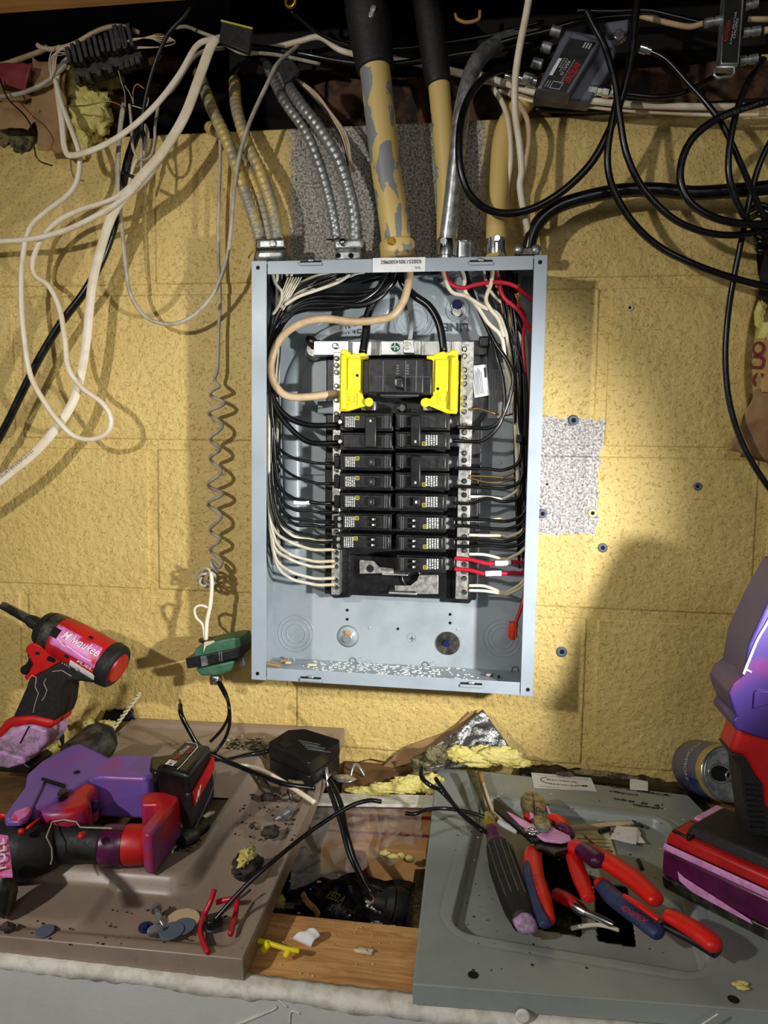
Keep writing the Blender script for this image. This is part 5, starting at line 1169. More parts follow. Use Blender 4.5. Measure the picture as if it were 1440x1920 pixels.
txt('41 71', K(352, 1600, -.0112), K(390, 1570, -.0112) - K(352, 1600, -.0112), V((-1, .6, 0)), 'ink', o, width=.024, height=.007)

# ------------------------------------------------------------------ cavity behind the knee wall
a = L(590, 1560, -.02); b = L(795, 1572, -.02)
t = thing('cardboard_box', 'tan cardboard box with a dark red stripe down in the wall cavity between the covers', 'box', (-.06, -.12, LZ - .27))
c1, c2 = L(600, 1585, -.02), L(800, 1597, -.02); yv = V((0, .13, 0)); zv = V((0, 0, -.22))
MB().prism([c1, c2, c2 + yv, c1 + yv], zv).build('carton', 'cardboard', t, bevel=.0015)
p = c1 + yv; MB().prism([c1 + V((0, .03, .0012)), c2 + V((0, .03, .0012)), c2 + V((0, .035, .0012)), c1 + V((0, .035, .0012))], V((0, 0, .0004))).build('printed_stripe', 'maroon', t)
MB().prism([c1 + V((-.001, .07, .0012)), c2 + V((0, .072, .0012)), c2 + V((0, .080, .0012)), c1 + V((0, .076, .0012))], V((0, 0, .0004))).build('printed_stripe', 'maroon', t)
q = c1 + V((.035, -.001, -.002)); MB().prism([q, q + V((.016, 0, .001)), q + V((.030, 0, -.055)), q + V((.012, 0, -.055))], V((0, -.0006, 0))).build('printed_corner', 'maroon', t)
# film over the carton and bag
def film(u, v):
    p = L(545 + 245 * u, 1502 + 165 * v * (1 - .42 * u), -.004 - .022 * v)
    k = mnoise.noise(V((u * 7, v * 5, 1))) * .008 + mnoise.noise(V((u * 19, v * 15, 4))) * .003
    return p + V((k * .4, k * .3, k))
o = MB().sheet(film, 70, 46).build('plastic_film', 'clear', smooth=True); tag(o, 'crumpled clear plastic film draped over the cardboard box in the cavity', 'plastic film')
t = thing('black_bag', 'glossy black plastic sack with greenish chalk writing in the cavity behind the plank', 'bag', L(620, 1700, -.11))
def bagf(u, v):
    p = L(470 + 320 * u, 1626 + 105 * v + 34 * u * u, -.045 - .03 * v)
    k = mnoise.noise(V((u * 6, v * 4, 9))) * .010 + mnoise.noise(V((u * 22, v * 14, 2))) * .0025
    return p + V((0, 0, k - .05 * (1 - v) * 0))
MB().sheet(bagf, 80, 36).build('bag_and_shade_film', 'bag', t, smooth=True, solid=.001)
MB().sheet(lambda u, v: V((-.01 + .42 * u, -.33 + .27 * v, LZ - .045 + .008 * mnoise.noise(V((u * 8, v * 6, 4))))), 30, 20).build('bag_and_shade_film', 'bag', t, smooth=True, solid=.001)  # dark sheet added under the grey cover so its openings read as shade
M['chalk'] = mat('chalk_green', (150, 150, 60), .8)
pa = L(612, 1687, -.052); pb = L(642, 1698, -.052); txt('1552.A', pa, pb - pa, V((0, 1, .35)), 'chalk', t, width=(pb - pa).length, height=.010, off=.003, shear=.2, bold=.01)
for px, py, s_ in ((598, 1653, 4), (565, 1633, 3), (689, 1690, 4), (636, 1640, 3), (582, 1667, 2), (655, 1716, 3), (560, 1712, 3), (543, 1652, 2)):
    o = MB().blob(L(px, py, -.046), (.0007 * s_, .0006 * s_, .0006), px, .3, (8, 6)).build('water_drop', 'debris', t, smooth=True)
# plank resting against the wall, strip of metal, fluff
o = MB().prism([L(648, 1412, .0), L(800, 1412, .0), L(795, 1440, .0), L(700, 1478, .0), L(640, 1490, .0)], V((0, 0, .006))).build('dusty_shingle', 'oldwood', bevel=.001); tag(o, 'dusty brown wood offcut at the foot of the wall behind the black block', 'wood')
for lb, pts, r in (('grey metal staple standing on the dusty wood offcut, left leg forward', [(657, 1458, .008), (661, 1440, .018), (667, 1434, .02), (674, 1440, .018), (683, 1455, .008)], 3.2), ('thin bent wire lying on the dusty wood offcut', [(680, 1428, .01), (695, 1424, .012), (720, 1428, .012), (750, 1429, .01)], 1.0)):
    cable('metal_staple' if 'staple' in lb else 'bent_wire', lb, 'staple' if 'staple' in lb else 'wire', pts, r, 'zinc' if 'staple' in lb else 'dark_metal', mode='h')
o = MB().blob(L(645, 1460, .010), (.016, .011, .003), 3, .3).build('metal_tab', 'alu', smooth=True); tag(o, 'flat dull metal tab beside the standing staple', 'metal tab')
def bar(u, v): return L(600 + 215 * u, 1488 + 22 * v + 8 * u, .002)
o = MB().prism([L(596, 1492, .0), L(820, 1496, .0), L(815, 1516, .0), L(590, 1512, .0)], V((0, 0, .004))).build('pale_wood_strip', 'compound', bevel=.001); tag(o, 'pale strip of wood lying across the cavity below the yellow fluff', 'wood strip')
fluff('fibreglass_insulation', 'big yellow fibreglass tuft spilling below the foil sheet', [(775, 1470, .012, 40, 15), (735, 1478, .008, 45, 10), (690, 1484, .008, 40, 8), (810, 1470, .015, 22, 20)], 'fluff', 'h')
fluff('fibreglass_insulation', 'yellow fibreglass piled on the back edge of the grey cover under the foil', [(893, 1422, .062, 42, 15), (938, 1418, .064, 38, 17), (972, 1430, .06, 22, 9), (862, 1414, .066, 26, 15), (905, 1408, .05, 26, 10)], 'fluff', 'd')
fluff('dirty_fibreglass', 'grey felted fibreglass stuck to the foil at its left', [(800, 1432, .03, 26, 16), (822, 1414, .05, 24, 16), (792, 1450, .02, 18, 14)], 'fluff_dirty', 'h')
fluff('fibreglass_insulation', 'thin yellow curls of fibreglass lying on the cardboard box', [(722, 1600, -.005, 9, 5), (738, 1606, -.005, 10, 5), (752, 1604, -.005, 8, 5), (768, 1609, -.005, 8, 5)], 'fluff', 'h')
fluff('fibreglass_insulation', 'small yellow tuft deep in the dark between plank and beige cover', [(523, 1690, -.03, 12, 13)], 'fluff', 'h')
fluff('fibreglass_insulation', 'yellow fibreglass seen behind the leaning driver grip', [(90, 1425, .01, 26, 30), (110, 1385, .03, 18, 26)], 'fluff', 'h')
fluff('fibreglass_insulation', 'small yellow tuft at the torn hole behind the drill bit', [(200, 1362, .04, 20, 12), (165, 1358, .045, 14, 10)], 'fluff', 'h')
# foil faced sheet leaning on the wall
def foil(u, v):
    A, B, C_, D_ = W(905, 1330, .012), W(975, 1428, .05), L(800, 1445, .03), W(770, 1424, .018)
    p = A.lerp(B, u).lerp(D_.lerp(C_, u), v); k = mnoise.noise(V((u * 6, v * 6, 3))) * .006
    return p + V((0, -k - .012 * math.sin(v * 3.1) * (1 - u), k * .5))
o = MB().sheet(foil, 40, 40).build('foil_sheet', 'foil', smooth=True, solid=.0006); tag(o, 'crumpled grey foil sheet with stuck fibres leaning on the wall below the panel', 'foil')
o = MB().prism([W(884, 1333, .008), W(889, 1338, .010), W(800, 1420, .012), W(700, 1452, .01), W(760, 1400, .006), W(845, 1370, .006)], V((0, .0008, 0))).build('kraft_sheet', 'kraft', bevel=.0003); tag(o, 'tan paper backing standing behind the foil sheet on the wall', 'paper')
# shade of the gap above the grey cover, put in as a black sheet
def gap(u, v):
    A = W(975 + 360 * u, 1440 + 42 * u - 6 - 8 * mnoise.noise(V((u * 18, 0, 0))) - 5 * (u < .75), .006); B = L(975 + 360 * u, 1458 + 46 * u, .012)
    return A.lerp(B, v)
o = MB().sheet(gap, 60, 3).build('dark_gap_sheet', 'bag', smooth=True, solid=.001); tag(o, 'ragged black sheet for the shaded gap between the wall foot and the grey cover', 'gap sheet')
fluff('dirty_fibreglass', 'greenish felt strip at the wall foot behind the white sticker', [(1120, 1450, .026, 50, 5), (1165, 1456, .024, 30, 5), (1060, 1452, .024, 16, 5)], 'fluff_dirty', 'h')
def gap2(u, v):  # black sheet added for the dark gap behind the drill bit
    A = W(200 + 50 * u, 1330 + 10 * mnoise.noise(V((u * 5, 0, 3))), .008); B = W(190 + 65 * u, 1352, .012); return A.lerp(B, v)
o = MB().sheet(gap2, 14, 3).build('dark_gap_sheet', 'bag', smooth=True, solid=.001); tag(o, 'ragged black sheet over the gap behind the drill bit at the left wall foot', 'gap sheet')
cable('black_hose', 'black hose looping behind the red driver grip', 'hose', [(60, 1345, .07), (95, 1350, .065), (114, 1375, .06), (114, 1410, .055), (100, 1445, .05)], 5, 'black_rub')
# black cable with gland in the cavity
cable('black_cable', 'stiff black two-wire cable plunging into the cavity between the covers', 'cable', [(598, 1446, .05), (622, 1470, .045), (640, 1510, .035), (650, 1560, .02), (664, 1610, .0), (685, 1655, -.02), (705, 1682, -.03)], 5.0, 'blackcab', mode='h')
cable('black_cable', 'second black lead beside the stiff cable, bare silver tip at its top', 'cable', [(614, 1470, .04), (625, 1500, .035), (640, 1545, .02), (655, 1600, .0), (680, 1650, -.02), (702, 1684, -.03)], 5.2, 'black_satin', mode='h')
cable('bare_wire_end', 'bare silver wire end standing beside the black block', 'wire', [(610, 1430, .06), (612, 1446, .055), (616, 1476, .04)], 3.2, 'bright', mode='h')
t = thing('cable_gland', 'black ribbed cable gland with copper coloured core in the cavity right of the writing', 'cable fitting', L(740, 1700, -.04))
a, b = L(700, 1688, -.022), L(762, 1700, -.03); r = RP(a, 1)
MB().lathe(a, b, [(0, r * 10), (.12, r * 15), (.3, r * 17), (.34, r * 26), (.55, r * 30), (.6, r * 27), (.64, r * 31), (.8, r * 31), (1, r * 26)], 32).build('gland_body', 'black_rub', t, smooth='auto')
MB().lathe(a + (a - b) * .02, a + (b - a) * .06, [(0, r * 6), (1, r * 7)], 16).build('copper_core', 'orange', t, smooth='auto')
MB().tube([L(688, 1700, -.022), L(695, 1694, -.022), L(706, 1690, -.022)], r * 3.5, sides=8).build('silver_lead', 'bright', t, smooth=True)

# ------------------------------------------------------------------ wires and small parts on the beige cover
def kc(name, lb, cat, pts, r, m, fn=K, **kw):
    P = [fn(*p) for p in pts]; o = MB().tube(P, RP(P[len(P) // 2], r), seg=8, **kw).build(name, m, smooth=True); return tag(o, lb, cat)
kc('black_wire', 'black wire from the bare copper tip to the foot of the loose black breaker', 'wire', [(338, 1322, .075), (340, 1340, .07), (355, 1370, .05), (375, 1400, .03), (420, 1425, .016), (480, 1450, .014), (535, 1470, .014), (590, 1478, .014)], 4.6, 'blackcab')
kc('copper_wire_tip', 'short bare copper tip of the black wire standing before the wall', 'wire', [(338, 1324, .075), (337, 1312, .078)], 2.5, 'bare')
kc('black_wire', 'left black lead hanging from the green transformer to the battery', 'wire', [(408, 1278, .11), (420, 1300, .1), (429, 1320, .09), (428, 1345, .075), (414, 1370, .05), (395, 1390, .03)], 3.2, 'blackwire')
kc('black_wire', 'right black lead hanging from the green transformer', 'wire', [(412, 1278, .11), (424, 1302, .1), (430, 1330, .09), (430, 1360, .06), (420, 1388, .035), (402, 1412, .02)], 3.2, 'blackwire')
kc('black_wire', 'black wire leaving the left side of the black block', 'wire', [(400, 1428, .012), (430, 1425, .012), (470, 1415, .014), (505, 1408, .02)], 4.8, 'blackcab')
kc('white_cable', 'white cable running under the black wires towards the cavity', 'cable', [(402, 1437, .010), (440, 1436, .010), (480, 1440, .012), (520, 1460, .012), (560, 1485, .010), (590, 1505, .006)], 4.6, 'white_cab')
kc('black_wire', 'long stiff black wire crossing from washer to cavity edge', 'wire', [(400, 1728, .012), (450, 1672, .03), (500, 1625, .045), (580, 1560, .06), (650, 1515, .07), (690, 1501, .072), (715, 1503, .072)], 4.2, 'blackcab')
kc('grey_wire', 'grey wire bent in the debris near the black block', 'wire', [(480, 1446, .006), (495, 1462, .006), (508, 1480, .004), (515, 1490, .003)], 2.6, 'dark_metal')
# black unplugged breaker block
t = thing('loose_breaker', 'loose black circuit breaker lying on the back corner of the beige cover', 'circuit breaker', K(570, 1455, 0))
top = [K(503, 1391, .036), K(540, 1368, .036), K(572, 1366, .036), K(637, 1386, .036), K(636, 1392, .036), K(580, 1429, .036), K(575, 1429, .036), K(503, 1396, .036)]
MB().prism(top, PB[1] * -.017).build('upper_case', 'black', t, bevel=.0015)
ctr = sum(top, V()) / len(top); MB().prism([p.lerp(ctr, .02) - PB[1] * .018 for p in top], PB[1] * -.016).build('lower_case', 'black', t, bevel=.0015)
for i in range(5):
    a = K(560 + i * 4, 1388 + i * 4, .0366); b = K(600 + i * 5 - 8 * (i % 2), 1396 + i * 3.6, .0366); MB().tube([a, b], .0006, sides=4, smooth=False).build('print_line', 'ink_grey', t)
MB().prism([K(520, 1392, .036), K(540, 1387, .036), K(552, 1395, .036), K(532, 1402, .036)], PB[1] * .0006).build('moulded_field', 'black_satin', t)
# putty, clumps, screws, washers
def clump(lb, px, py, off, rx, ry, m, seed, name='putty_lump', cat='putty', fn=K):
    c = fn(px, py, off); k = RP(c, 1); o = MB().blob(c, (rx * k, ry * k, min(rx, ry) * k * .7), seed, .6, (20, 14), freq=2.6).build(name, m, smooth=True); return tag(o, lb, cat)
clump('brown putty lump on the right rim of the beige cover', 508, 1560, .008, 16, 15, 'caulk', 3)
clump('small brown crumb above the putty lump', 472, 1549, .003, 5, 6, 'caulk', 5, 'putty_crumb')
clump('brown debris clot beside the screw head', 500, 1495, .004, 12, 8, 'caulk', 8, 'debris_clot', 'debris')
clump('greenish debris heap left of the black block', 478, 1398, .003, 20, 9, 'fluff_dirty', 12, 'debris_heap', 'debris')
clump('speckled debris heap under the black block', 560, 1470, .004, 22, 9, 'fluff_dirty', 14, 'debris_heap', 'debris')
t = thing('insulation_clump', 'yellow and black clump pinned by the long wire on the beige cover', 'insulation clump', K(462, 1630, 0))
c = K(462, 1624, .016); k = RP(c, 1)
MB().blob(c, (26 * k, 30 * k, 18 * k), 21, .5, (26, 18)).build('black_lump', 'caulk', t, smooth=True)
MB().blob(c + V((.0, .001, .009)), (13 * k, 26 * k, 12 * k), 25, .6, (22, 16), freq=3).build('yellow_fibres', 'fluff', t, smooth=True)
def screw(name, lb, a, b, rh, rs, m='zinc', group=None, washer=False):
    t = thing(name, lb, 'screw', a, group); d = b - a; ln = d.length; hh = min(.005, ln * .2); n = d.normalized()
    MB().lathe(a, a + n * hh, [(0, rh * .75), (.4, rh), (1, rh)], 18 if not washer else 6).build('screw_head', m, t, smooth='auto')
    pr = []; N = int((ln - hh) / .0011)
    for i in range(N + 1): pr.append((i / N, rs * (1.15 if i % 2 else .82) * (1 if i < N - 4 else max(.15, (N - i) / 5))))
    MB().lathe(a + n * hh, b, pr, 12).build('thread', m, t, smooth=True); return t
screw('lag_screw', 'shiny screw lying head back on the front rim of the beige cover', K(291, 1699, .008), K(306, 1737, .004), RP(K(291, 1700, 0), 10), RP(K(300, 1720, 0), 5.2))
screw('lag_screw', 'zinc screw lying in debris on the right rim of the beige cover', K(547, 1516, .006), K(515, 1538, .004), .0048, .0042)
screw('lag_screw', 'round-headed screw above the zinc one under the wires', K(546, 1490, .008), K(525, 1500, .005), .007, .0045, 'dark_metal')
t = screw('hex_screw', 'blue hex head screw beside the grey slotted one', K(274, 1741, .003), K(275, 1728, .010), .0068, .003, 'blue')
t = screw('slotted_screw', 'grey slotted screw head touching the grey washer', K(291, 1748, .006), K(291, 1730, .008), .0068, .0025, 'zinc')
for i, (px, py, r, m_, lb) in enumerate(((342, 1727, 32, 'amber', 'largest washer disc with a yellow tint behind the grey ones'), (344, 1738, 22, 'greyblue', 'upper of two overlapping grey knockout discs'), (322, 1746, 23, 'greyblue', 'front grey knockout disc beside the slotted screw'), (396, 1733, 22, 'greyblue', 'grey knockout disc under the end of the long black wire'), (84, 1747, 17, 'greyblue', 'lone grey knockout disc at the left front rim'))):
    c = K(px, py, .0008 + .0012 * (i % 3)); o = MB().disc(c, PB[1], RP(c, r), .0012, 32).build('knockout_disc', M['zinc'] if i == 0 else m_, bevel=.0003) if i else MB().disc(c, PB[1], RP(c, r), .0012, 32).build('washer_disc', 'tan_cab', bevel=.0003)
    tag(o, lb, 'disc')
clump('dark pebble at the far left front rim of the beige cover', 14, 1738, .006, 14, 9, 'caulk', 33, 'dark_nut', 'debris')
for lb, pts in (('longest bent red wire offcut standing on the front rim of the beige cover', [(402, 1668, .02), (395, 1690, .014), (383, 1716, .006), (376, 1745, .004), (382, 1770, .004), (390, 1786, .004)]), ('short red wire offcut lying level under the long black wire', [(406, 1692, .006), (420, 1688, .008), (440, 1685, .010)]), ('short upright red wire offcut with pink cut end near the rim corner', [(445, 1686, .012), (443, 1705, .008), (438, 1730, .004), (432, 1752, .004)])):
    kc('red_wire_offcut', lb, 'wire offcut', pts, 5.2, 'red_wire')
kc('black_wire_tail', 'dark wire tail beside the upright red offcut', 'wire', [(445, 1686, .01), (458, 1678, .012), (470, 1668, .014)], 2.2, 'dark_metal')
o = MB().box(K(401, 1727, .008), (.014, .012, .009), Matrix.Rotation(.6, 3, 'Z')).build('plastic_stopper', 'black', bevel=.002); tag(o, 'small black plastic stopper at the lower end of the long wire', 'plastic stopper')
def crumbs(name, lb, fn, box, n, m, smin, smax, seed, off=.0008):
    r = random.Random(seed); mb = MB()
    for i in range(n):
        px = r.uniform(box[0], box[2]); py = r.uniform(box[1], box[3]); c = fn(px, py, off)
        if name == 'cover_grit' and sbox(*fb.loc(c), HOLE, 0) < .003: continue
        s_ = r.uniform(smin, smax); mb.blob(c, (s_ * r.uniform(.8, 2), s_, s_ * .5), i, .4, (6, 4))
    o = mb.build(name, m); return tag(o, lb, 'debris', kind='stuff')
crumbs('cover_grit', 'dark grit strewn along the back and right rim of the beige cover', K, (420, 1385, 500, 1420), 90, 'grime', .0006, .002, 3)
crumbs('rim_grit', 'dark grit around the screws on the right rim of the beige cover', K, (440, 1480, 560, 1580), 60, 'grime', .0005, .0017, 4)
crumbs('pale_grit', 'pale crumbs strewn along the back rim of the beige cover', K, (420, 1378, 510, 1410), 60, 'debris', .0005, .0015, 5)
crumbs('front_grit', 'dark specks on the front rim of the beige cover', K, (60, 1700, 430, 1775), 36, 'grime', .0005, .0014, 6)
crumbs('grey_cover_grit', 'pale specks of dust sprinkled over the grey cover', G, (880, 1470, 1300, 1620), 70, 'debris', .0004, .0012, 7, .0012)
crumbs('grey_cover_dark_grit', 'dark specks of grit sprinkled over the grey cover', G, (850, 1470, 1250, 1830), 60, 'grime', .0004, .0012, 8, .0012)
crumbs('plank_grit', 'pale specks on the bare plank between the covers', lambda a, b, o: L(a, b, .001), (520, 1730, 770, 1830), 40, 'debris', .0003, .001, 9)
# things on the bare plank
t = thing('yellow_plastic_clip', 'bright yellow plastic clip with two stubby pegs on the bare plank', 'plastic clip', L(525, 1775, 0))
MB().tube([L(484, 1763, .012), L(505, 1769, .012), L(535, 1778, .012), L(562, 1783, .012)], RP(L(525, 1775, .01), 5.5), sides=4, smooth=False).build('bar', 'yellow', t, bevel=.001)
for p, q, r in (((505, 1767, .014), (494, 1782, .006), 7), ((543, 1779, .012), (535, 1794, .006), 6)):
    MB().cyl(L(*p), L(*q), RP(L(*q), r), 18).build('peg', 'yellow', t, bevel=.0008)
def scr(u, v):
    Q = [L(548, 1760, .002), L(583, 1776, .002), L(601, 1750, .010), L(577, 1739, .012)]
    p = Q[0].lerp(Q[1], u).lerp(Q[3].lerp(Q[2], u), v); return p + V((0, 0, .004 * math.sin(u * 3.1) * v + .002 * math.sin(5 * v)))
o = MB().sheet(scr, 12, 12).build('paper_scrap', 'white', smooth=True, solid=.0005); tag(o, 'curled white paper scrap on the bare plank between the covers', 'paper')
o = MB().blob(L(682, 1783, .002), (.009, .003, .002), 4, .6).build('plaster_crumb', 'debris', smooth=True); tag(o, 'elongated cream crumb in the middle of the bare plank', 'debris')
for i, (dx, dy) in enumerate(((0, 0), (8, -3), (9, 6))):
    o = MB().blob(G(1384 + dx, 1846 + dy, .003), (.005, .0025, .0012), i, .3).build('fibre_flake', 'fluff', smooth=True); tag(o, ['left', 'upper right', 'lower right'][i] + ' one of three yellow flakes near the front hole of the grey cover', 'flake')
o = MB().tube([L(567, 1675, -.03), L(575, 1690, -.028), L(590, 1705, -.026), L(597, 1716, -.02)], .003, flat=.4).build('wood_sliver', 'plank', smooth=True); tag(o, 'curved orange wood sliver standing in the black sack', 'wood sliver')
o = MB().disc(W(980, 1902, .4372), (0, -1, 0), .0058, .003, 24).build('white_stud', 'compound', bevel=.0012); tag(o, 'round white stud on the edge of the grey wall below the grey cover', 'stud')
# ------------------------------------------------------------------ green transformer
D = .06
t = thing('bell_transformer', 'green painted bell transformer with a black laminated core hanging left of the panel', 'transformer', W(408, 1285, .05))
def wp(q, d): return [W(a, b, d) for a, b in q]
MB().prism(wp([(361, 1230), (366, 1217), (378, 1208), (436, 1196), (450, 1196), (452, 1212), (448, 1222), (364, 1235)], D + .012), V((0, .045, 0))).build('top_shell', 'green', t, bevel=.0035, seg=3)
MB().prism(wp([(366, 1254), (440, 1238), (442, 1246), (432, 1258), (412, 1267), (376, 1268)], D + .010), V((0, .042, 0))).build('bottom_shell', 'green', t, bevel=.0035, seg=3)
MB().prism(wp([(347, 1235), (375, 1230), (450, 1214), (452, 1232), (380, 1250), (351, 1254)], D + .016), V((0, .05, 0))).build('laminated_core', 'black_satin', t, bevel=.0012)
MB().prism(wp([(376, 1231), (387, 1229), (390, 1247), (378, 1250)], D + .0165), V((0, .001, 0))).build('silver_mark', 'zinc', t)
MB().prism(wp([(456, 1232), (461, 1246), (458, 1249), (448, 1250)], D + .01), V((0, .002, 0))).build('mounting_ear', 'zinc', t, bevel=.0006)
for x in (410, 414): MB().prism(wp([(x, 1222), (x + 1.5, 1222), (x + 3, 1240), (x + 1.5, 1240)], D + .0165), V((0, .001, 0))).build('core_seam', 'zinc', t)
a, b = W(404, 1266, D - .008), W(405, 1281, D - .008); r = RP(a, 12); MB().lathe(a, b, [(0, r * .9), (.2, r), (.45, r), (.5, r * .8), (.6, r * 1.02), (1, r * .95)], 24).build('threaded_nut', 'chrome', t, smooth='auto')
MB().prism(wp([(383, 1204), (400, 1201), (402, 1204), (386, 1212), (381, 1224)], D + .013), V((0, .0015, 0))).build('paint_chip', 'debris', t)
a = W(392, 1202, D - .01); MB().disc(a, (0, 0, 1), .014, .003).build('terminal_plate', 'black', t, bevel=.001)
# bell wire: straight run, coil, knot, tail
P = [W(*p) for p in ((413, 250, .02), (413, 300, .02), (411, 360, .018), (409, 430, .018), (410, 500, .018), (413, 560, .018), (410, 620, .018), (408, 690, .02), (402, 712, .022))]
q0, q1 = 722, 1062
for i in range(0, 101):
    y = q0 + (q1 - q0) * i / 100; n_t = 8; an = i / 100 * n_t * 2 * math.pi + 1.2
    cx_ = 407 - 3 * math.sin(i / 100 * 3) - i * .02; amp = 11.5 + 2.5 * math.sin(i * .13)
    P.append(W(cx_ + amp * math.cos(an), y + 3 * math.sin(an * .5), .024 + .007 * math.sin(an)))
P += [W(*p) for p in ((396, 1050, .03), (398, 1062, .036), (410, 1075, .036))]
tag(MB().tube(P, RP(P[40], 3.4), sides=8, seg=4).build('bell_wire', 'grey_cab', smooth=True), 'pale bell wire running down the wall then coiled like a spring left of the panel', 'wire')
P = []
for i in range(70):
    an = i * .36; r = 12 + 5 * math.sin(i * .8); P.append(W(388 + r * math.cos(an), 1083 + (r + 1) * math.sin(an), .034 + .012 * math.sin(i * .5)))
tag(MB().tube(P, RP(P[0], 2.6), sides=8, seg=3).build('wire_knot', 'grey_cab', smooth=True), 'knotted ball of bell wire above the green transformer', 'wire')
cable('wire_tail', 'thick white tail dropping from the knot into the green transformer', 'wire', [(396, 1072, .045), (397, 1100, .048), (394, 1135, .05), (388, 1165, .052), (386, 1200, .054)], 4, 'white_cab')
cable('wire_tail', 'thin white loop curling left beside the thick tail above the transformer', 'wire', [(391, 1139, .05), (375, 1135, .05), (365, 1142, .05), (368, 1158, .05), (380, 1172, .052), (384, 1200, .054)], 2.6, 'white_cab')

# ------------------------------------------------------------------ red impact driver leaning at the left
t = thing('impact_driver', 'red and black impact driver with pink paint standing nose-up at the far left', 'power tool', L(30, 1470, .0))
a = W(84, 1178, .105); b = W(216, 1250, .112)
ax = b - a; k = RP(a, 1)
def axp(u): return a + ax * u
MB().lathe(axp(-.62), axp(-.17), [(0, k * 8), (.96, k * 9.5), (1, k * 7)], 6).build('bit_holder', 'dark_metal', t, smooth='auto')
MB().lathe(axp(-.25), axp(.06), [(0, k * 9), (.2, k * 12), (.55, k * 13), (.58, k * 19), (.75, k * 31), (1, k * 36)], 28).build('nose_boot', 'black_rub', t, smooth='auto')
MB().lathe(axp(.04), axp(.22), [(0, k * 33), (.3, k * 37), (1, k * 39)], 32).build('gear_case', 'dark_metal', t, smooth='auto')
MB().lathe(axp(.20), axp(.92), [(0, k * 38), (.1, k * 40), (.6, k * 41), (1, k * 40)], 36).build('motor_housing', 'red', t, smooth='auto')
MB().lathe(axp(.88), axp(1.04), [(0, k * 40), (.2, k * 42.5), (.8, k * 41), (1, k * 36)], 36).build('rear_ring', 'black_rub', t, smooth='auto')
MB().lathe(axp(1.03), axp(1.06), [(0, k * 29), (1, k * 26)], 30).build('end_cap', 'red', t, smooth='auto')
# side panel with lettering, lying on the cylinder's camera side
axn = ax.normalized(); toc = (CAM - axp(.55)); toc = (toc - axn * toc.dot(axn)).normalized(); sd = axn.cross(toc)
if sd.z < 0: sd = -sd
def cylp(u, ang, rr): return axp(u) + (toc * math.cos(ang) + sd * math.sin(ang)) * rr
MB().sheet(lambda u, v: cylp(.27 + .62 * u - .04 * v, -.50 + .95 * v, k * 41.4), 16, 10).build('painted_side', 'pinkworn', t, smooth=True, solid=.0008, label='pink paint smeared over the maker lettering')
def wrapt(s, u0, u1, a0, hh, m, rr=k * 43.4, shear=.3):
    mb = txt(s, V((0, 0, 0)), V((1, 0, 0)), V((0, 1, 0)), m, None, width=1, height=1, off=0, shear=shear, bold=.012)
    vs = [cylp(u0 + (u1 - u0) * v.x, a0 + hh * v.y, rr) for v in mb.v]; return MB().add(vs, mb.f).build('lettering', m, t)
M['whitepaint'] = mat('white_lettering', (240, 236, 240), .45)
wrapt('Milwaukee', .36, .86, -.02, .36, 'whitepaint'); wrapt('FUEL', .66, .88, -.62, .13, 'whitepaint', k * 43)
MB().tube([cylp(.33, -.12, k * 42), cylp(.45, -.28, k * 42), cylp(.48, -.20, k * 42), cylp(.75, -.32, k * 42), cylp(.82, -.26, k * 42)], .0007, sides=6, smooth=False).build('lightning_stroke', 'whitepaint', t)
for u_, a_ in ((.22, .35), (.62, .62), (.50, -.62)): MB().sheet(lambda u, v, u_=u_, a_=a_: cylp(u_ + (.10 if u_ < .3 else .05) * u, a_ + (.42 if u_ < .3 else .12) * (v - .5) - .3 * (u_ < .3), k * 41.9), 4, 4).build('vent_slot', 'void', t, solid=.0008)
MB().sheet(lambda u, v: cylp(.58 + .34 * u, -.98 + .28 * v - .10 * u, k * 41.8), 10, 6).build('white_badge', 'whitepaint', t, solid=.001)
MB().disc(cylp(.70, -.90, k * 42.4), toc, .003, .0008).build('badge_dot', 'black', t)
# front red trigger housing and handle
dt = .118
MB().prism(wp([(88, 1212), (62, 1206), (50, 1210), (45, 1220), (54, 1232), (60, 1246), (52, 1262), (44, 1268), (46, 1276), (58, 1276), (76, 1262), (100, 1256), (140, 1246), (170, 1262), (185, 1262), (170, 1240), (120, 1215)], dt + .012), V((0, .034, 0))).build('trigger_housing', 'red', t, bevel=.005, seg=3)
MB().prism(wp([(48, 1226), (60, 1232), (64, 1245), (58, 1258), (46, 1268), (36, 1262), (36, 1252), (46, 1246), (52, 1238)], dt + .008), V((0, .024, 0))).build('trigger', 'black', t, bevel=.003, seg=3)
MB().wbox(66, 1222, 74, 1228, dt + .01, dt + .0125).build('slot', 'void', t); MB().prism(wp([(87, 1234), (92, 1229), (104, 1233), (105, 1240), (100, 1243), (88, 1239)], dt + .0125), V((0, .002, 0))).build('direction_switch', 'black', t, bevel=.0008)
MB().prism(wp([(113, 1240), (125, 1242), (172, 1270), (183, 1275), (176, 1282), (150, 1278), (128, 1278), (116, 1292), (112, 1330), (104, 1352), (20, 1352), (30, 1330), (48, 1290), (52, 1276), (75, 1262)], dt + .016), V((0, .044, 0))).build('rubber_grip', 'black_rub', t, bevel=.009, seg=4)
for q in ([(52, 1276), (60, 1266), (68, 1270), (66, 1288), (72, 1300), (66, 1318), (62, 1336)], [(86, 1272), (82, 1282), (88, 1294), (84, 1306), (78, 1314)], [(98, 1259), (116, 1257), (134, 1268)]):
    MB().tube(wp(q, dt + .0166), .0005, sides=6, smooth=False).build('grip_line', 'grey_cab', t)
for i in range(4): MB().disc(W(117 + 4.2 * i, 1243 + 2.6 * i, dt + .0168), (0, -1, 0), .0007, .0003, 8).build('status_light', 'print', t)
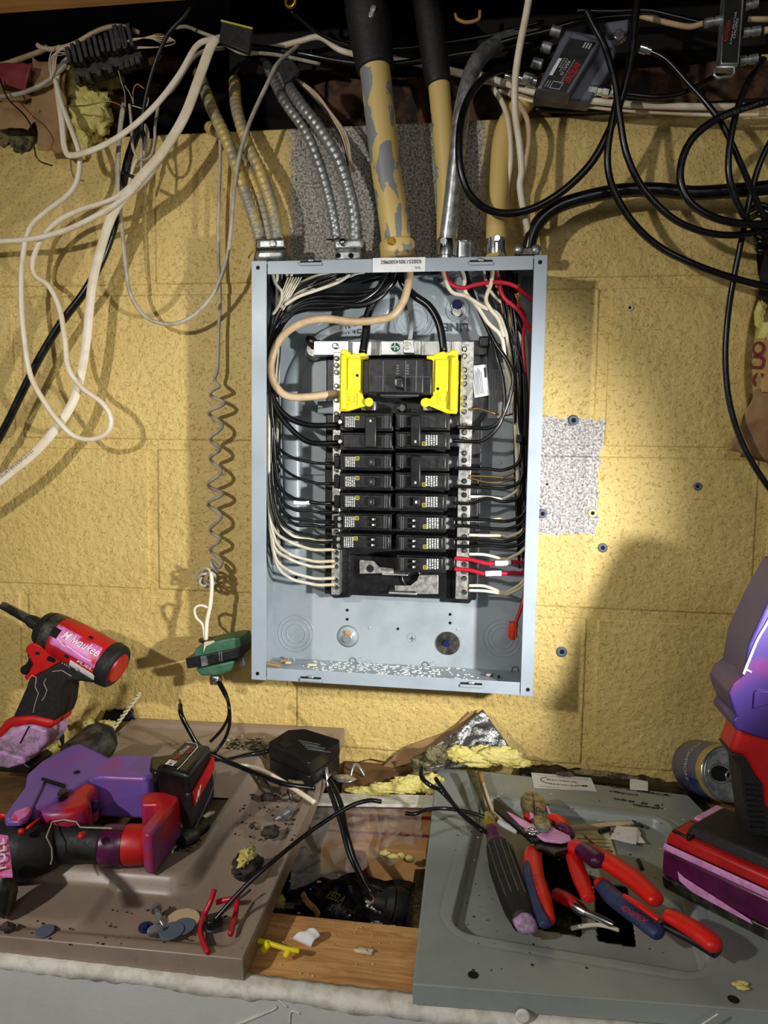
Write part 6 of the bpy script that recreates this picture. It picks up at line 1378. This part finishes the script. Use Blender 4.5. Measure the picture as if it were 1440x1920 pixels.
MB().prism(wp([(24, 1345), (60, 1342), (98, 1350), (96, 1368), (55, 1360), (22, 1366), (-6, 1392), (-10, 1375), (8, 1352)], dt + .019), V((0, .05, 0))).build('battery_collar', 'red', t, bevel=.005, seg=3)
MB().prism(wp([(18, 1364), (58, 1359), (90, 1370), (88, 1392), (72, 1412), (52, 1422), (-20, 1402), (-20, 1388), (2, 1380)], dt + .019), V((0, .05, 0))).build('battery_pack', 'lilac', t, bevel=.007, seg=4)
MB().prism(wp([(-20, 1402), (42, 1420), (48, 1432), (14, 1442), (-20, 1436)], dt + .021), V((0, .05, 0))).build('battery_base', 'lilac', t, bevel=.003)
MB().prism(wp([(-20, 1436), (14, 1442), (44, 1430), (58, 1440), (52, 1452), (-20, 1446)], dt + .018), V((0, .05, 0))).build('battery_foot', 'black', t, bevel=.002)
MB().prism(wp([(53, 1362), (56, 1362), (39, 1394), (36, 1394)], dt + .0195), V((0, .001, 0))).build('slot', 'void', t)

# ------------------------------------------------------------------ purple right angle tool lying on the beige cover
t = thing('rotary_hammer', 'purple and red rotary hammer with black grip lying on the beige cover', 'power tool', K(150, 1560, 0))
def kp(q, off): return [K(a, b, off) for a, b in q]
dn = PB[1] * -1
body = [(78, 1425), (128, 1398), (150, 1391), (178, 1404), (205, 1418), (222, 1413), (290, 1414), (308, 1424), (306, 1436), (290, 1450), (272, 1458), (220, 1456), (186, 1454), (168, 1458), (146, 1474), (118, 1492), (92, 1508), (72, 1514), (36, 1528), (14, 1536), (6, 1530), (20, 1508), (46, 1474), (50, 1450)]
MB().prism(kp(body, .070), dn * .048).build('motor_housing', 'purple', t, bevel=.009, seg=4)
MB().prism(kp([(64, 1522), (96, 1494), (140, 1462), (166, 1460), (184, 1472), (166, 1488), (172, 1502), (156, 1514), (126, 1523), (96, 1525)], .067), dn * .040).build('trigger_bridge', 'purple_red', t, bevel=.006, seg=3)
MB().prism(kp([(12, 1540), (40, 1500), (72, 1464), (86, 1460), (78, 1480), (52, 1532), (38, 1540)], .0725), dn * .006).build('battery_door', 'purple', t, bevel=.002)
MB().prism(kp([(77, 1460), (80, 1457), (122, 1470), (120, 1474)], .0728), dn * .003).build('slot', 'void', t)
MB().prism(kp([(107, 1486), (112, 1478), (126, 1476), (127, 1483), (118, 1490), (108, 1493)], .074), dn * .008).build('slide_switch', 'black', t, bevel=.0015)
for px, py in ((144, 1448), (289, 1462)):
    MB().disc(K(px, py, .0705), PB[1], .0032, .0005, 18).build('case_screw', 'void', t)
MB().tube([K(150, 1512, .05), K(165, 1508, .052), K(182, 1512, .05)], .006, sides=10).build('trigger', 'purple_dark', t, smooth=True)
MB().prism(kp([(20, 1534), (28, 1520), (52, 1512), (60, 1516), (48, 1530), (36, 1536)], .0745), dn * .006).build('worn_patch', 'pinkworn', t, bevel=.001)
# chuck and bit
a, b = K(212, 1366, .062), K(160, 1412, .05); k = RP(a, 1)
MB().lathe(a, b, [(0, k * 5), (.05, k * 7), (.12, k * 16), (.3, k * 30), (.42, k * 33), (.5, k * 34)], 30).build('chuck_sleeve', 'black_rub', t, smooth='auto')
MB().lathe(a.lerp(b, .42), a.lerp(b, 1.3), [(0, k * 34), (.1, k * 36), (1, k * 38)], 32).build('chuck_collar', 'dark_metal', t, smooth='auto')
bit_a, bit_b = K(208, 1372, .06), K(262, 1300, .115); P = [bit_a.lerp(bit_b, i / 40) for i in range(41)]
bn = (bit_b - bit_a).normalized(); bx = bn.orthogonal().normalized(); by = bn.cross(bx)
mb = MB()
for s_ in (0, math.pi): mb.tube([p + (bx * math.cos(i * .75 + s_) + by * math.sin(i * .75 + s_)) * .0016 for i, p in enumerate(P)], .0013, sides=6, seg=3)
tag(mb.build('masonry_bit', 'debris', smooth=True), 'pale spiral drill bit pointing from the chuck at the wall', 'drill bit')
# black motor and grip
k = RP(K(100, 1590, .035), 1)
MB().tube([K(-30, 1590, .034), K(10, 1594, .034), (K(50, 1592, .034)), K(80, 1588, .034), K(110, 1580, .034), K(150, 1580, .034), K(198, 1584, .034)], [k * 50, k * 55, k * 56, k * 48, k * 40, k * 33, k * 32], sides=30).build('rubber_grip', 'black_rub', t, smooth=True)
for q in ([(87, 1569), (98, 1541), (120, 1537), (143, 1541), (150, 1551), (210, 1553)], [(87, 1569), (97, 1590), (98, 1610), (95, 1620)]):
    MB().tube([K(a_, b_, .060 if b_ < 1580 else .048) for a_, b_ in q], .0007, sides=6, smooth=False).build('grip_line', 'grey_cab', t)
for px, py, rx, ry in ((40, 1559, 7, 6), (154, 1566, 8, 9), (5, 1530, 10, 4)):
    c = K(px, py, .066); MB().blob(c, (RP(c, rx), RP(c, ry), .003), 2, .05).build('red_plug', 'red', t, smooth=True)
MB().tube([K(50, 1554, .066), K(72, 1537, .066)], .004, flat=.4, smooth=False).build('red_plug', 'red', t, smooth=True)
c1, c2, c3 = K(192, 1585, .034), K(236, 1584, .034), K(290, 1582, .034)
MB().lathe(c1, c2, [(0, k * 33), (.1, k * 37), (.5, k * 38), (.55, k * 37), (1, k * 37)], 34).build('grip_collar', 'plum', t, smooth='auto')
MB().lathe(c2, c3, [(0, k * 36), (.1, k * 37), (.6, k * 36), (.85, k * 30), (1, k * 20)], 34).build('grip_cap', 'red', t, smooth='auto')
MB().prism(kp([(264, 1492), (284, 1482), (326, 1484), (336, 1492), (334, 1500), (288, 1560), (278, 1566), (266, 1562), (264, 1552), (298, 1512), (294, 1506), (264, 1508)], .058), dn * .042).build('battery_arm', 'purple_red', t, bevel=.005, seg=3)
# pink tag at the left
MB().prism(kp([(-10, 1562), (16, 1566), (24, 1640), (-10, 1640)], .094), dn * .003).build('pink_label', 'pinkworn', t, bevel=.0006)
pa, pb = K(12, 1628, .0965), K(8, 1572, .0965); txt('FUEL', pa, pb - pa, V((-1, 0, 0)), 'whitepaint', t, width=(pb - pa).length, height=.009, bold=.01)
c = K(2, 1668, .03); MB().blob(c, (RP(c, 28), RP(c, 30), .026), 8, .12, (26, 18)).build('scuffed_end_cap', 'dark_metal', t, smooth=True, label='scuffed grey end cap')
# battery
H_ = .086
A_, B_, C_, D_ = K(291, 1436, H_), K(344, 1390, H_), K(397, 1396, H_), K(352, 1452, H_)
MB().prism([A_, B_, C_, D_], dn * .055).build('battery_pack', 'black', t, bevel=.005, seg=3)
MB().prism([p.lerp((A_ + B_ + C_ + D_) / 4, -.03) + dn * .020 for p in (B_, C_, D_)] + [D_.lerp(A_, .3) + dn * .02, B_.lerp(A_, .3) + dn * .02], dn * .042).build('battery_shell', 'black_satin', t, bevel=.004, seg=3)
sn = (C_ - D_).cross(PB[1]).normalized()
if sn.dot(CAM - C_) < 0: sn = -sn
def sidep(u, v, o=.0028): return D_.lerp(C_, u) + dn * v + sn * o
MB().prism([sidep(.10, .022), sidep(.96, .012), sidep(.96, .027), sidep(.10, .038)], sn * -.002).build('red_band', 'red', t)
MB().tube([sidep(.16, .036), sidep(.26, .026), sidep(.24, .033), sidep(.36, .024)], .0006, sides=6, smooth=False).build('lightning_stroke', 'whitepaint', t)
MB().tube([sidep(.05, .060), sidep(.55, .052), sidep(.9, .042), sidep(1, .03)], .0007, sides=6).build('edge_line', 'ink_grey', t, smooth=True)
bu, bv = (B_ - A_), (A_ - B_).cross(PB[1]).normalized() * -1
un, vn = bu.normalized(), (A_ - D_).normalized()
def topq(u, v): return A_.lerp(B_, u).lerp(D_.lerp(C_, u), v) + PB[1] * .0006
lb_ = MB().prism([topq(.06, .12), topq(.94, .12), topq(.94, .5), topq(.84, .6), topq(.12, .62)], PB[1] * .0005).build('top_label', 'black', t)
wb = MB().prism([topq(.10, .22), topq(.26, .22), topq(.26, .46), topq(.10, .46)], PB[1] * .0008).build('badge', 'white', lb_)
o_ = PB[1] * .0008
txt('M12', topq(.11, .42) + o_, un, vn, 'maroon', lb_, width=bu.length * .14, height=.005, bold=.01)
txt('RED', topq(.30, .42) + o_, un, vn, 'redprint', lb_, width=bu.length * .18, height=.005, bold=.01, shear=.2)
txt('LITHIUM', topq(.49, .42) + o_, un, vn, 'print', lb_, width=bu.length * .34, height=.005, bold=.01, shear=.2)
txt('XC 5.0', topq(.55, .60) + o_, un, vn, 'redprint', lb_, width=bu.length * .26, height=.005, bold=.01)
MB().tube([topq(.06, .64), topq(.14, .66), topq(.84, .64), topq(.95, .5), topq(.95, .14)], .0006, sides=6, smooth=False).build('label_border', 'print', lb_)
MB().prism(kp([(283, 1418), (330, 1412), (318, 1436), (290, 1448), (280, 1440)], .074), dn * .03).build('battery_latch', 'black', t, bevel=.003)
# threaded fittings beside the battery
t = thing('pipe_fitting', 'dark ribbed pipe fitting lying beside the battery in the opening of the beige cover', 'pipe fitting', K(360, 1570, .0))
a, b = K(338, 1577, .012), K(382, 1545, .012); k = RP(a, 1)
MB().lathe(a, b, [(0, k * 17), (.25, k * 18), (.3, k * 20), (.5, k * 20), (.55, k * 16), (1, k * 16)], 28).build('body', 'dark_metal', t, smooth='auto')
MB().disc(a + (a - b) * .02, a - b, k * 13, .0006).build('bore', 'void', t)
t = thing('threaded_nipple', 'short threaded nipple lying beside the red grip end', 'pipe fitting', K(312, 1598, 0)); a, b = K(290, 1592, .01), K(330, 1598, .01)
MB().lathe(a, b, [(i / 16, k * (12 if i % 2 else 10.5)) for i in range(17)], 24).build('thread', 'zinc', t, smooth=True); MB().disc(b, b - a, k * 9, .0006).build('bore', 'void', t)

# ------------------------------------------------------------------ hand tools on the grey cover
def gp(q): return [G(*p) for p in q]
def handle(t, name, pts, rad, m, flat=.75, sides=20, cap=True):
    P = gp(pts); k = RP(P[len(P) // 2], 1)
    # rounded ends
    r = [rad[0] * .55 * k] + [x * k for x in rad] + [rad[-1] * .5 * k]
    e0 = P[0] + (P[0] - P[1]).normalized() * rad[0] * k * .45; e1 = P[-1] + (P[-1] - P[-2]).normalized() * rad[-1] * k * .5
    return MB().tube([e0] + P + [e1], r, sides=sides, flat=flat, up=(0, 0, 1), seg=8).build(name, m, t, smooth=True)
# screwdriver
t = thing('screwdriver', 'large screwdriver with ribbed black handle, blade crossing the left rim of the grey cover', 'screwdriver', G(950, 1700, 0))
P = gp([(934, 1590, .014), (950, 1640, .014), (968, 1690, .013), (984, 1728, .012)]); k = RP(P[1], 1)
h_ = MB().tube(P, [k * 24, k * 29, k * 28, k * 27, k * 22], sides=26, seg=8).build('handle', 'black_rub', t, smooth=True)
a0 = P[0]; a1 = P[-1]; dr = (a1 - a0).normalized(); upn = PG[1]; sdv = dr.cross(upn).normalized()
for j in range(5):
    an = (j - 2) * .45; dv = upn * math.cos(an) + sdv * math.sin(an); MB().tube([P[0].lerp(P[1], .2) + dv * k * 28.6, P[1].lerp(P[2], .3) + dv * k * 28.6, P[2].lerp(P[3], .2) + dv * k * 27.4], .0006, sides=6).build('handle_groove', 'ink_grey', t)
MB().blob(a1 + dr * .002, (k * 20, k * 20, k * 16), 5, .2, (20, 14)).build('scuffed_butt', 'lilac', t, smooth=True)
MB().lathe(G(919, 1546, .014), G(934, 1592, .014), [(0, k * 10), (.1, k * 15), (.45, k * 16), (.5, k * 15), (1, k * 22)], 24).build('tape_band', 'plum', t, smooth='auto')
MB().lathe(G(912, 1527, .014), G(925, 1562, .014), [(0, k * 8), (.2, k * 15), (.8, k * 16), (1, k * 14)], 24).build('amber_ferrule', 'amber', t, smooth=True)
P = gp([(917, 1542, .014), (905, 1508, .016), (893, 1470, .018), (883, 1446, .02)]); MB().tube(P, [k * 5.5, k * 6, k * 9, k * 10.5], flat=.35, up=(0, 0, 1), sides=12).build('blade', 'dark_metal', t, smooth=True)
# wires and wood strip near the screwdriver
for lb, pts, r, m_ in (('tan wood splinter lying beside the screwdriver blade', [(899, 1450, .010), (908, 1480, .010), (920, 1512, .010), (930, 1535, .010)], 5, 'cardboard'),
        ('cream wire end beside the tan splinter', [(905, 1468, .012), (913, 1492, .012), (925, 1520, .012), (945, 1545, .012)], 3.4, 'white_wire'),
        ('bent black wire with hooked top crossing the left rim of the grey cover', [(790, 1440, .05), (791, 1457, .045), (806, 1472, .04), (826, 1482, .03), (848, 1505, .022), (872, 1532, .018), (905, 1558, .016)], 4.4, 'blackcab'),
        ('straight black wire starting beside the hooked one', [(817, 1460, .035), (838, 1490, .028), (860, 1520, .022), (890, 1545, .018), (920, 1565, .016)], 4.2, 'blackcab'),
        ('black wire with copper tip running level to the white sleeve', [(760, 1525, .025), (778, 1526, .025), (800, 1518, .025), (835, 1516, .022), (875, 1522, .02), (910, 1532, .018), (942, 1545, .018), (980, 1562, .018), (1010, 1572, .016)], 3.8, 'blackcab'),
        ('tan wire lying straight across the recess of the grey cover', [(1062, 1552, -.005), (1090, 1550, -.005), (1120, 1548, -.005), (1150, 1545, -.004), (1188, 1544, -.004)], 4.2, 'tan_cab'),
        ('white wire lying along the front edge of the recess', [(1070, 1741, -.006), (1095, 1736, -.004), (1120, 1734, -.003), (1142, 1738, -.004), (1160, 1744, -.006)], 4, 'white_wire'),
        ('short black sheath piece on the directory card', [(1124, 1559, -.005), (1133, 1557, -.005), (1142, 1554, -.005)], 4.5, 'black_rub'),
        ('thin brown wire with black end on the directory card', [(1096, 1567, -.006), (1112, 1580, -.006), (1124, 1590, -.006), (1134, 1602, -.006)], 1.8, 'bare'),
        ('small black sheath piece in the right of the recess', [(1197, 1613, -.006), (1201, 1621, -.006), (1204, 1629, -.006)], 4, 'black_rub'),
        ('frayed tan twig end beside the white scrap', [(1186, 1541, -.003), (1196, 1545, -.003), (1204, 1550, -.003)], 3.5, 'caulk')):
    P = gp(pts); tag(MB().tube(P, RP(P[1], r), sides=10).build('wood_splinter' if 'splinter' in lb else 'sheath_piece' if 'piece' in lb else 'wire_piece', m_, smooth=True), lb, 'wood splinter' if 'splinter' in lb else 'wire')
P = gp([(936, 1541, .0185), (952, 1550, .019), (970, 1559, .019)]); o = MB().tube(P, RP(P[0], 6)).build('wire_marker', 'white', smooth=True); tag(o, 'white numbered sleeve on the black wire above the screwdriver', 'wire marker')
# diagonal cutters (front right pair of handles)
t = thing('diagonal_cutting_pliers', 'red-handled diagonal cutters with bronze jaws pointing away across the grey cover', 'pliers', G(1020, 1560, 0))
def gpr(q, off, th): return MB().prism([G(a, b, off) for a, b in q], PG[1] * -th)
gpr([(976, 1494), (984, 1484), (996, 1482), (1001, 1490), (1001, 1506), (1003, 1530), (992, 1520), (982, 1512)], .030, .012).build('jaw', 'jaw', t, bevel=.002, seg=3)
gpr([(997, 1482), (1008, 1486), (1020, 1496), (1026, 1506), (1022, 1522), (1008, 1514), (1003, 1528), (1001, 1500)], .030, .012).build('jaw', 'jaw', t, bevel=.002, seg=3)
gpr([(990, 1510), (1002, 1520), (1012, 1516), (1024, 1520), (1038, 1532), (1036, 1556), (1010, 1560), (998, 1540)], .028, .012).build('pivot_plate', 'dark_metal', t, bevel=.0015)
gpr([(992, 1514), (1000, 1520), (1002, 1532), (994, 1530)], .0295, .004).build('painted_neck', 'pink', t, bevel=.0008); gpr([(1022, 1508), (1028, 1512), (1036, 1530), (1030, 1526)], .0295, .004).build('painted_neck', 'pink', t, bevel=.0008)
handle(t, 'handle', [(1000, 1536, .024), (992, 1532, .022)], [11, 12], 'redgrip')
handle(t, 'handle', [(1034, 1534, .026), (1050, 1542, .026), (1062, 1562, .024)], [12, 15, 13], 'redgrip')
handle(t, 'tape_band', [(1048, 1550, .027), (1060, 1556, .026), (1068, 1568, .024)], [12, 13, 11], 'plum')
handle(t, 'handle', [(1000, 1597, .022), (999, 1618, .022), (1006, 1652, .02), (1018, 1688, .018), (1029, 1724, .016)], [17, 19, 17, 17, 11], 'redgrip')
handle(t, 'handle_insert', [(994, 1612, .0245), (990, 1634, .024), (998, 1672, .022), (1010, 1706, .020), (1022, 1732, .018)], [8, 10, 9, 10, 12], 'bluegrip')
pa, pb = G(1012, 1672, .0335), G(1008, 1640, .0345); txt('KNIPEX', pa, pb - pa, PG[1].cross(pb - pa), 'maroon', t, width=(pb - pa).length, height=.005)
# wire stripper
t = thing('wire_stripper', 'wire stripper with pink painted black blades and long red handles lying over the cutters', 'wire stripper', G(1020, 1580, 0))
gpr([(925, 1497), (932, 1499), (990, 1540), (1004, 1560), (1012, 1575), (996, 1576), (975, 1556), (940, 1527), (926, 1515)], .034, .004).build('blade', 'black', t, bevel=.0008)
gpr([(950, 1520), (962, 1526), (996, 1544), (1030, 1548), (1068, 1566), (1072, 1574), (1052, 1578), (1020, 1574), (1002, 1562), (975, 1545)], .0355, .003).build('painted_blade', 'pink', t, bevel=.0008)
gpr([(1000, 1530), (1012, 1528), (1030, 1536), (1034, 1552), (1012, 1556), (1002, 1545)], .0375, .004).build('stripping_teeth', 'jaw', t, bevel=.0006)
c = G(1017, 1554, .038); MB().lathe(c, c + PG[1] * .003, [(0, .0072), (.6, .0070), (1, .0045)], 24).build('pivot_bolt', 'zinc', t, smooth='auto')
c = G(997, 1566, .032); MB().ring(c + PG[1] * .004, PG[1], .0052, .0026, 24, 8).build('spring_ring', 'chrome', t, smooth=True)
gpr([(1000, 1570), (1062, 1572), (1070, 1592), (1040, 1600), (1020, 1590), (1004, 1590)], .031, .005).build('lower_blade', 'black', t, bevel=.001)
handle(t, 'handle', [(1074, 1588, .034), (1100, 1596, .035), (1140, 1616, .034), (1190, 1650, .032), (1228, 1686, .030)], [17, 19, 20, 20, 17], 'redgrip')
handle(t, 'tape_band', [(1092, 1592, .037), (1108, 1603, .037), (1122, 1614, .036)], [19, 20, 20], 'plum')
handle(t, 'handle', [(1070, 1585, .026), (1078, 1615, .024), (1090, 1650, .022), (1103, 1682, .020)], [13, 16, 16, 13], 'redgrip')
# combination pliers
t = thing('combination_pliers', 'red and blue handled pliers with red brand lettering, nearest on the grey cover', 'pliers', G(1250, 1740, 0))
handle(t, 'handle', [(1132, 1662, .022), (1150, 1682, .022), (1190, 1712, .022), (1232, 1748, .020)], [17, 20, 21, 17], 'bluegrip')
handle(t, 'handle_end', [(1126, 1655, .021), (1133, 1664, .021)], [15, 17], 'redgrip')
handle(t, 'handle_stripe', [(1172, 1680, .033), (1200, 1698, .033), (1232, 1722, .031)], [5, 7, 6], 'redgrip')
pa, pb = G(1162, 1706, .037), G(1208, 1734, .036); txt('KNIPEX', pa, pb - pa, PG[1].cross(pb - pa), 'redprint', t, width=(pb - pa).length, height=.0075, bold=.015, off=.001)
handle(t, 'handle', [(1252, 1716, .030), (1280, 1730, .030), (1315, 1752, .030), (1340, 1772, .029)], [16, 19, 21, 19], 'redgrip')
MB().tube(gp([(1245, 1730, .022), (1300, 1758, .022), (1345, 1785, .022)]), RP(G(1300, 1750, .02), 17), flat=.6, up=(0, 0, 1), sides=16).build('handle_back', 'black', t, smooth=True)
MB().tube(gp([(1090, 1640, .012), (1112, 1652, .016), (1128, 1660, .02)]), RP(G(1100, 1650, .02), 9)).build('handle_neck', 'dark_metal', t, smooth=True)
# nut driver
t = thing('nut_driver', 'chrome nut driver with a dark red handle half hidden under the pliers', 'nut driver', G(1080, 1700, 0))
handle(t, 'handle', [(1042, 1676, .003), (1060, 1685, .003), (1082, 1698, .003)], [14, 15, 13], 'red')
k = RP(G(1100, 1710, 0), 1); MB().lathe(G(1080, 1700, .003), G(1100, 1712, .003), [(0, k * 13), (.5, k * 12), (1, k * 8)], 20).build('ferrule', 'chrome', t, smooth='auto')
MB().lathe(G(1098, 1710, .003), G(1150, 1734, .0), [(0, k * 7), (.9, k * 6), (1, k * 4)], 16).build('shaft', 'chrome', t, smooth='auto')

# ------------------------------------------------------------------ drink can
t = thing('drink_can', 'opened blue drink can lying on its side against the wall at the right', 'can', L(1330, 1480, 0))
a = W(1306, 1437, .012); b = W(1366, 1451, .118); R_ = .0335; Ax = (b - a)
MB().lathe(a, b, [(0, R_ * .72), (.05, R_ * .95), (.08, R_), (.9, R_), (1, R_ * .9)], 48).build('can_body', 'bluecan' if 'bluecan' in M else mat('lavender_can', (98, 102, 140), .35, .4, col2=(88, 92, 130), scale=20), t, smooth='auto')
MB().lathe(a.lerp(b, .905), b, [(0, R_ * 1.003), (.5, R_ * .97), (1, R_ * .91)], 48).build('can_shoulder', mat('gold_print', (190, 165, 90), .35, .4), t, smooth='auto')
axn = Ax.normalized(); rt = V((0, 0, 1)).cross(axn).normalized(); rt = rt if rt.dot(CR) > 0 else -rt; upc = axn.cross(rt); upc = upc if upc.z > 0 else -upc
def cyc(u, an, rr): return a + Ax * u + (rt * math.cos(an) + upc * math.sin(an)) * rr
M['bluecan2'] = mat('blue_print', (24, 60, 130), .35, .3)
MB().sheet(lambda u, v: cyc(.62 + .30 * u, math.radians(195 + 95 * v) , R_ * 1.006), 8, 20).build('blue_print', 'bluecan2', t, smooth=True)
mb = txt('HOPNOTIC', V((0, 0, 0)), V((1, 0, 0)), V((0, 1, 0)), 'print', None, width=1, height=1, off=0)
MB().add([cyc(.52 + .10 * v.y, math.radians(200 - 95 * v.x), R_ * 1.01) for v in mb.v], mb.f).build('lettering', 'print', t)
MB().ring(b + axn * .001, Ax, R_ * .90, .0016, 48, 8).build('rim', 'chrome', t, smooth=True)
ld = b + axn * .0012; lid = MB().disc(ld - axn * .001, axn, R_ * .88, .001, 48).build('lid', 'zinc', t)
MB().ring(ld, Ax, R_ * .80, .0009, 48, 8).build('lid_bead', 'zinc', lid, smooth=True)
def lp(x, y, o=.0): return ld + rt * x + upc * y + axn * o
MB().prism([lp(-.010 + .0105 * math.cos(q * .3142), .0 + .0088 * math.sin(q * .3142), .0004) for q in range(20)], axn * .0003).build('mouth_opening', 'void', lid)
MB().tube([lp(-.010 + .0125 * math.cos(q * .3142), .0108 * math.sin(q * .3142), .0004) for q in range(21)], .0005, sides=6).build('mouth_bead', 'chrome', lid, smooth=True)
MB().tube([lp(.006 + .0105 * math.cos(q * .3142), -.002 + .0062 * math.sin(q * .3142), .0025) for q in range(21)], .0014, sides=8).build('pull_tab', 'chrome', lid, smooth=True)
MB().disc(lp(.008, -.002, .002), axn, .003, .0012, 16).build('rivet', 'chrome', lid, bevel=.0004)

# ------------------------------------------------------------------ big cordless tool at the right edge
t = thing('cordless_tool', 'purple and red cordless tool standing on its wide battery at the right edge', 'power tool', (.33, -.27, LZ + .02))
A0_ = V((.239, -.268, 0)); B0_ = V((.312, -.336, 0)); w_ = V((.064, .066, 0)); C0_ = B0_ + w_ * 1.0 + (B0_ - A0_) * .15; B0_ = B0_ + (B0_ - A0_) * .12; D0_ = A0_ + w_
ctr = (A0_ + B0_ + C0_ + D0_) / 4
def ringpts(s_, z): return [ctr.lerp(p, s_) + V((0, 0, LZ + z)) for p in (A0_, B0_, C0_, D0_)]
def slab(name, s0, z0, s1, z1, m, bev=.004, **kw):
    lo, hi = ringpts(s0, z0), ringpts(s1, z1)
    return MB().add(lo + hi, [(3, 2, 1, 0), (4, 5, 6, 7), (0, 1, 5, 4), (1, 2, 6, 5), (2, 3, 7, 6), (3, 0, 4, 7)]).build(name, m, t, bevel=bev, seg=3, **kw)
slab('battery_foot', .96, .020, 1.0, .033, 'dark_metal', .002, label='scuffed grey rubber foot')
slab('battery_pack', 1.0, .033, 1.0, .060, 'plum', .004)
slab('pink_edge', 1.005, .059, .985, .066, 'pink', .002)
slab('battery_top', .97, .066, .93, .078, 'red', .003)
slab('black_cover', .74, .076, .66, .088, 'black_rub', .003)
nrm = (B0_ - A0_).cross(V((0, 0, 1))).normalized(); nrm = nrm if nrm.y < 0 else -nrm
def fs(u, z, o=.001): return A0_.lerp(B0_, u) + V((0, 0, LZ + z)) + nrm * o
MB().prism([fs(.16, .046), fs(.22, .043), fs(.78, .034), fs(.80, .031), fs(.30, .033), fs(.18, .038)], nrm * .0015).build('pink_stripe', 'pink', t, bevel=.0004)
def tp(u, v, z): return A0_.lerp(B0_, u).lerp(D0_.lerp(C0_, u), v) + V((0, 0, LZ + z))
MB().prism([tp(.05, .50, .0775), tp(.20, .50, .0775), tp(.20, .98, .0775), tp(.05, .98, .0775)], V((0, 0, .003))).build('painted_end', 'pink', t, bevel=.001)
MB().prism([tp(.05, .06, .0775), tp(.19, .06, .0775), tp(.17, .44, .0775), tp(.05, .44, .0775)], V((0, 0, .002))).build('window_frame', 'black', t, bevel=.0008)
MB().prism([tp(.07, .10, .0785), tp(.165, .10, .0785), tp(.15, .38, .0785), tp(.07, .38, .0785)], V((0, 0, .002))).build('red_window', 'red', t, bevel=.0006)
MB().prism([tp(.20, .03, .0775), tp(.225, .03, .0775), tp(.225, .98, .0775), tp(.20, .98, .0775)], V((0, 0, .003))).build('black_seam', 'black', t, bevel=.0006)
# left end: red window framed black
en = (A0_ - D0_).cross(V((0, 0, 1))).normalized(); en = en if en.x < 0 else -en
slab('black_seam', .99, .064, .95, .0665, 'black', .001)
P = [A0_.lerp(B0_, .10) + V((0, 0, LZ + .0665)), A0_.lerp(B0_, .22) + V((0, 0, LZ + .0665))]
# grip and head (upright)
Dg = .262
grip = [(1370, 1415), (1376, 1412), (1398, 1415), (1408, 1434), (1418, 1455), (1430, 1468), (1500, 1480), (1510, 1600), (1408, 1600), (1403, 1550), (1396, 1500), (1392, 1470), (1390, 1442)]
MB().prism(wp(grip, Dg + .018), V((0, .040, 0))).build('rubber_grip', 'black_rub', t, bevel=.008, seg=4)
for i in range(9): MB().tube(wp([(1396 + i * 1.2, 1470 + i * 10), (1424 + i * 1.5, 1472 + i * 10)], Dg + .0185), .0008, sides=6, smooth=False).build('grip_rib', 'black', t)
MB().prism(wp([(1382, 1362), (1378, 1385), (1370, 1402), (1371, 1414), (1397, 1419), (1409, 1438), (1420, 1458), (1432, 1472), (1438, 1520), (1500, 1520), (1500, 1350)], Dg + .022), V((0, .036, 0))).build('trigger_guard', 'red', t, bevel=.005, seg=3)
MB().prism(wp([(1404, 1208), (1440, 1130), (1480, 1060), (1560, 1080), (1560, 1330), (1470, 1388), (1436, 1387), (1407, 1378), (1380, 1369), (1375, 1361), (1375, 1350), (1382, 1345), (1372, 1322), (1366, 1300), (1377, 1280), (1394, 1268)], Dg + .030), V((0, .062, 0))).build('motor_housing', 'purple_dark', t, bevel=.010, seg=4)
MB().tube(wp([(1394, 1264), (1405, 1236), (1420, 1200), (1440, 1165), (1470, 1105)], Dg + .031), .0012, sides=6).build('bright_edge', 'white', t, smooth=True, label='thin white edge strip')
MB().prism(wp([(1414, 1300), (1420, 1294), (1445, 1296), (1520, 1305), (1520, 1325), (1440, 1322), (1412, 1330)], Dg + .032), V((0, .003, 0))).build('moulded_step', 'purple_dark', t, bevel=.001)
MB().prism(wp([(1400, 1254), (1410, 1259), (1409, 1262), (1399, 1257)], Dg + .0315), V((0, .002, 0))).build('case_screw', 'pink', t)
MB().blob(W(1452, 1384, Dg + .010), (.026, .012, .006), 2, .1).build('black_gasket', 'black', t, smooth=True)
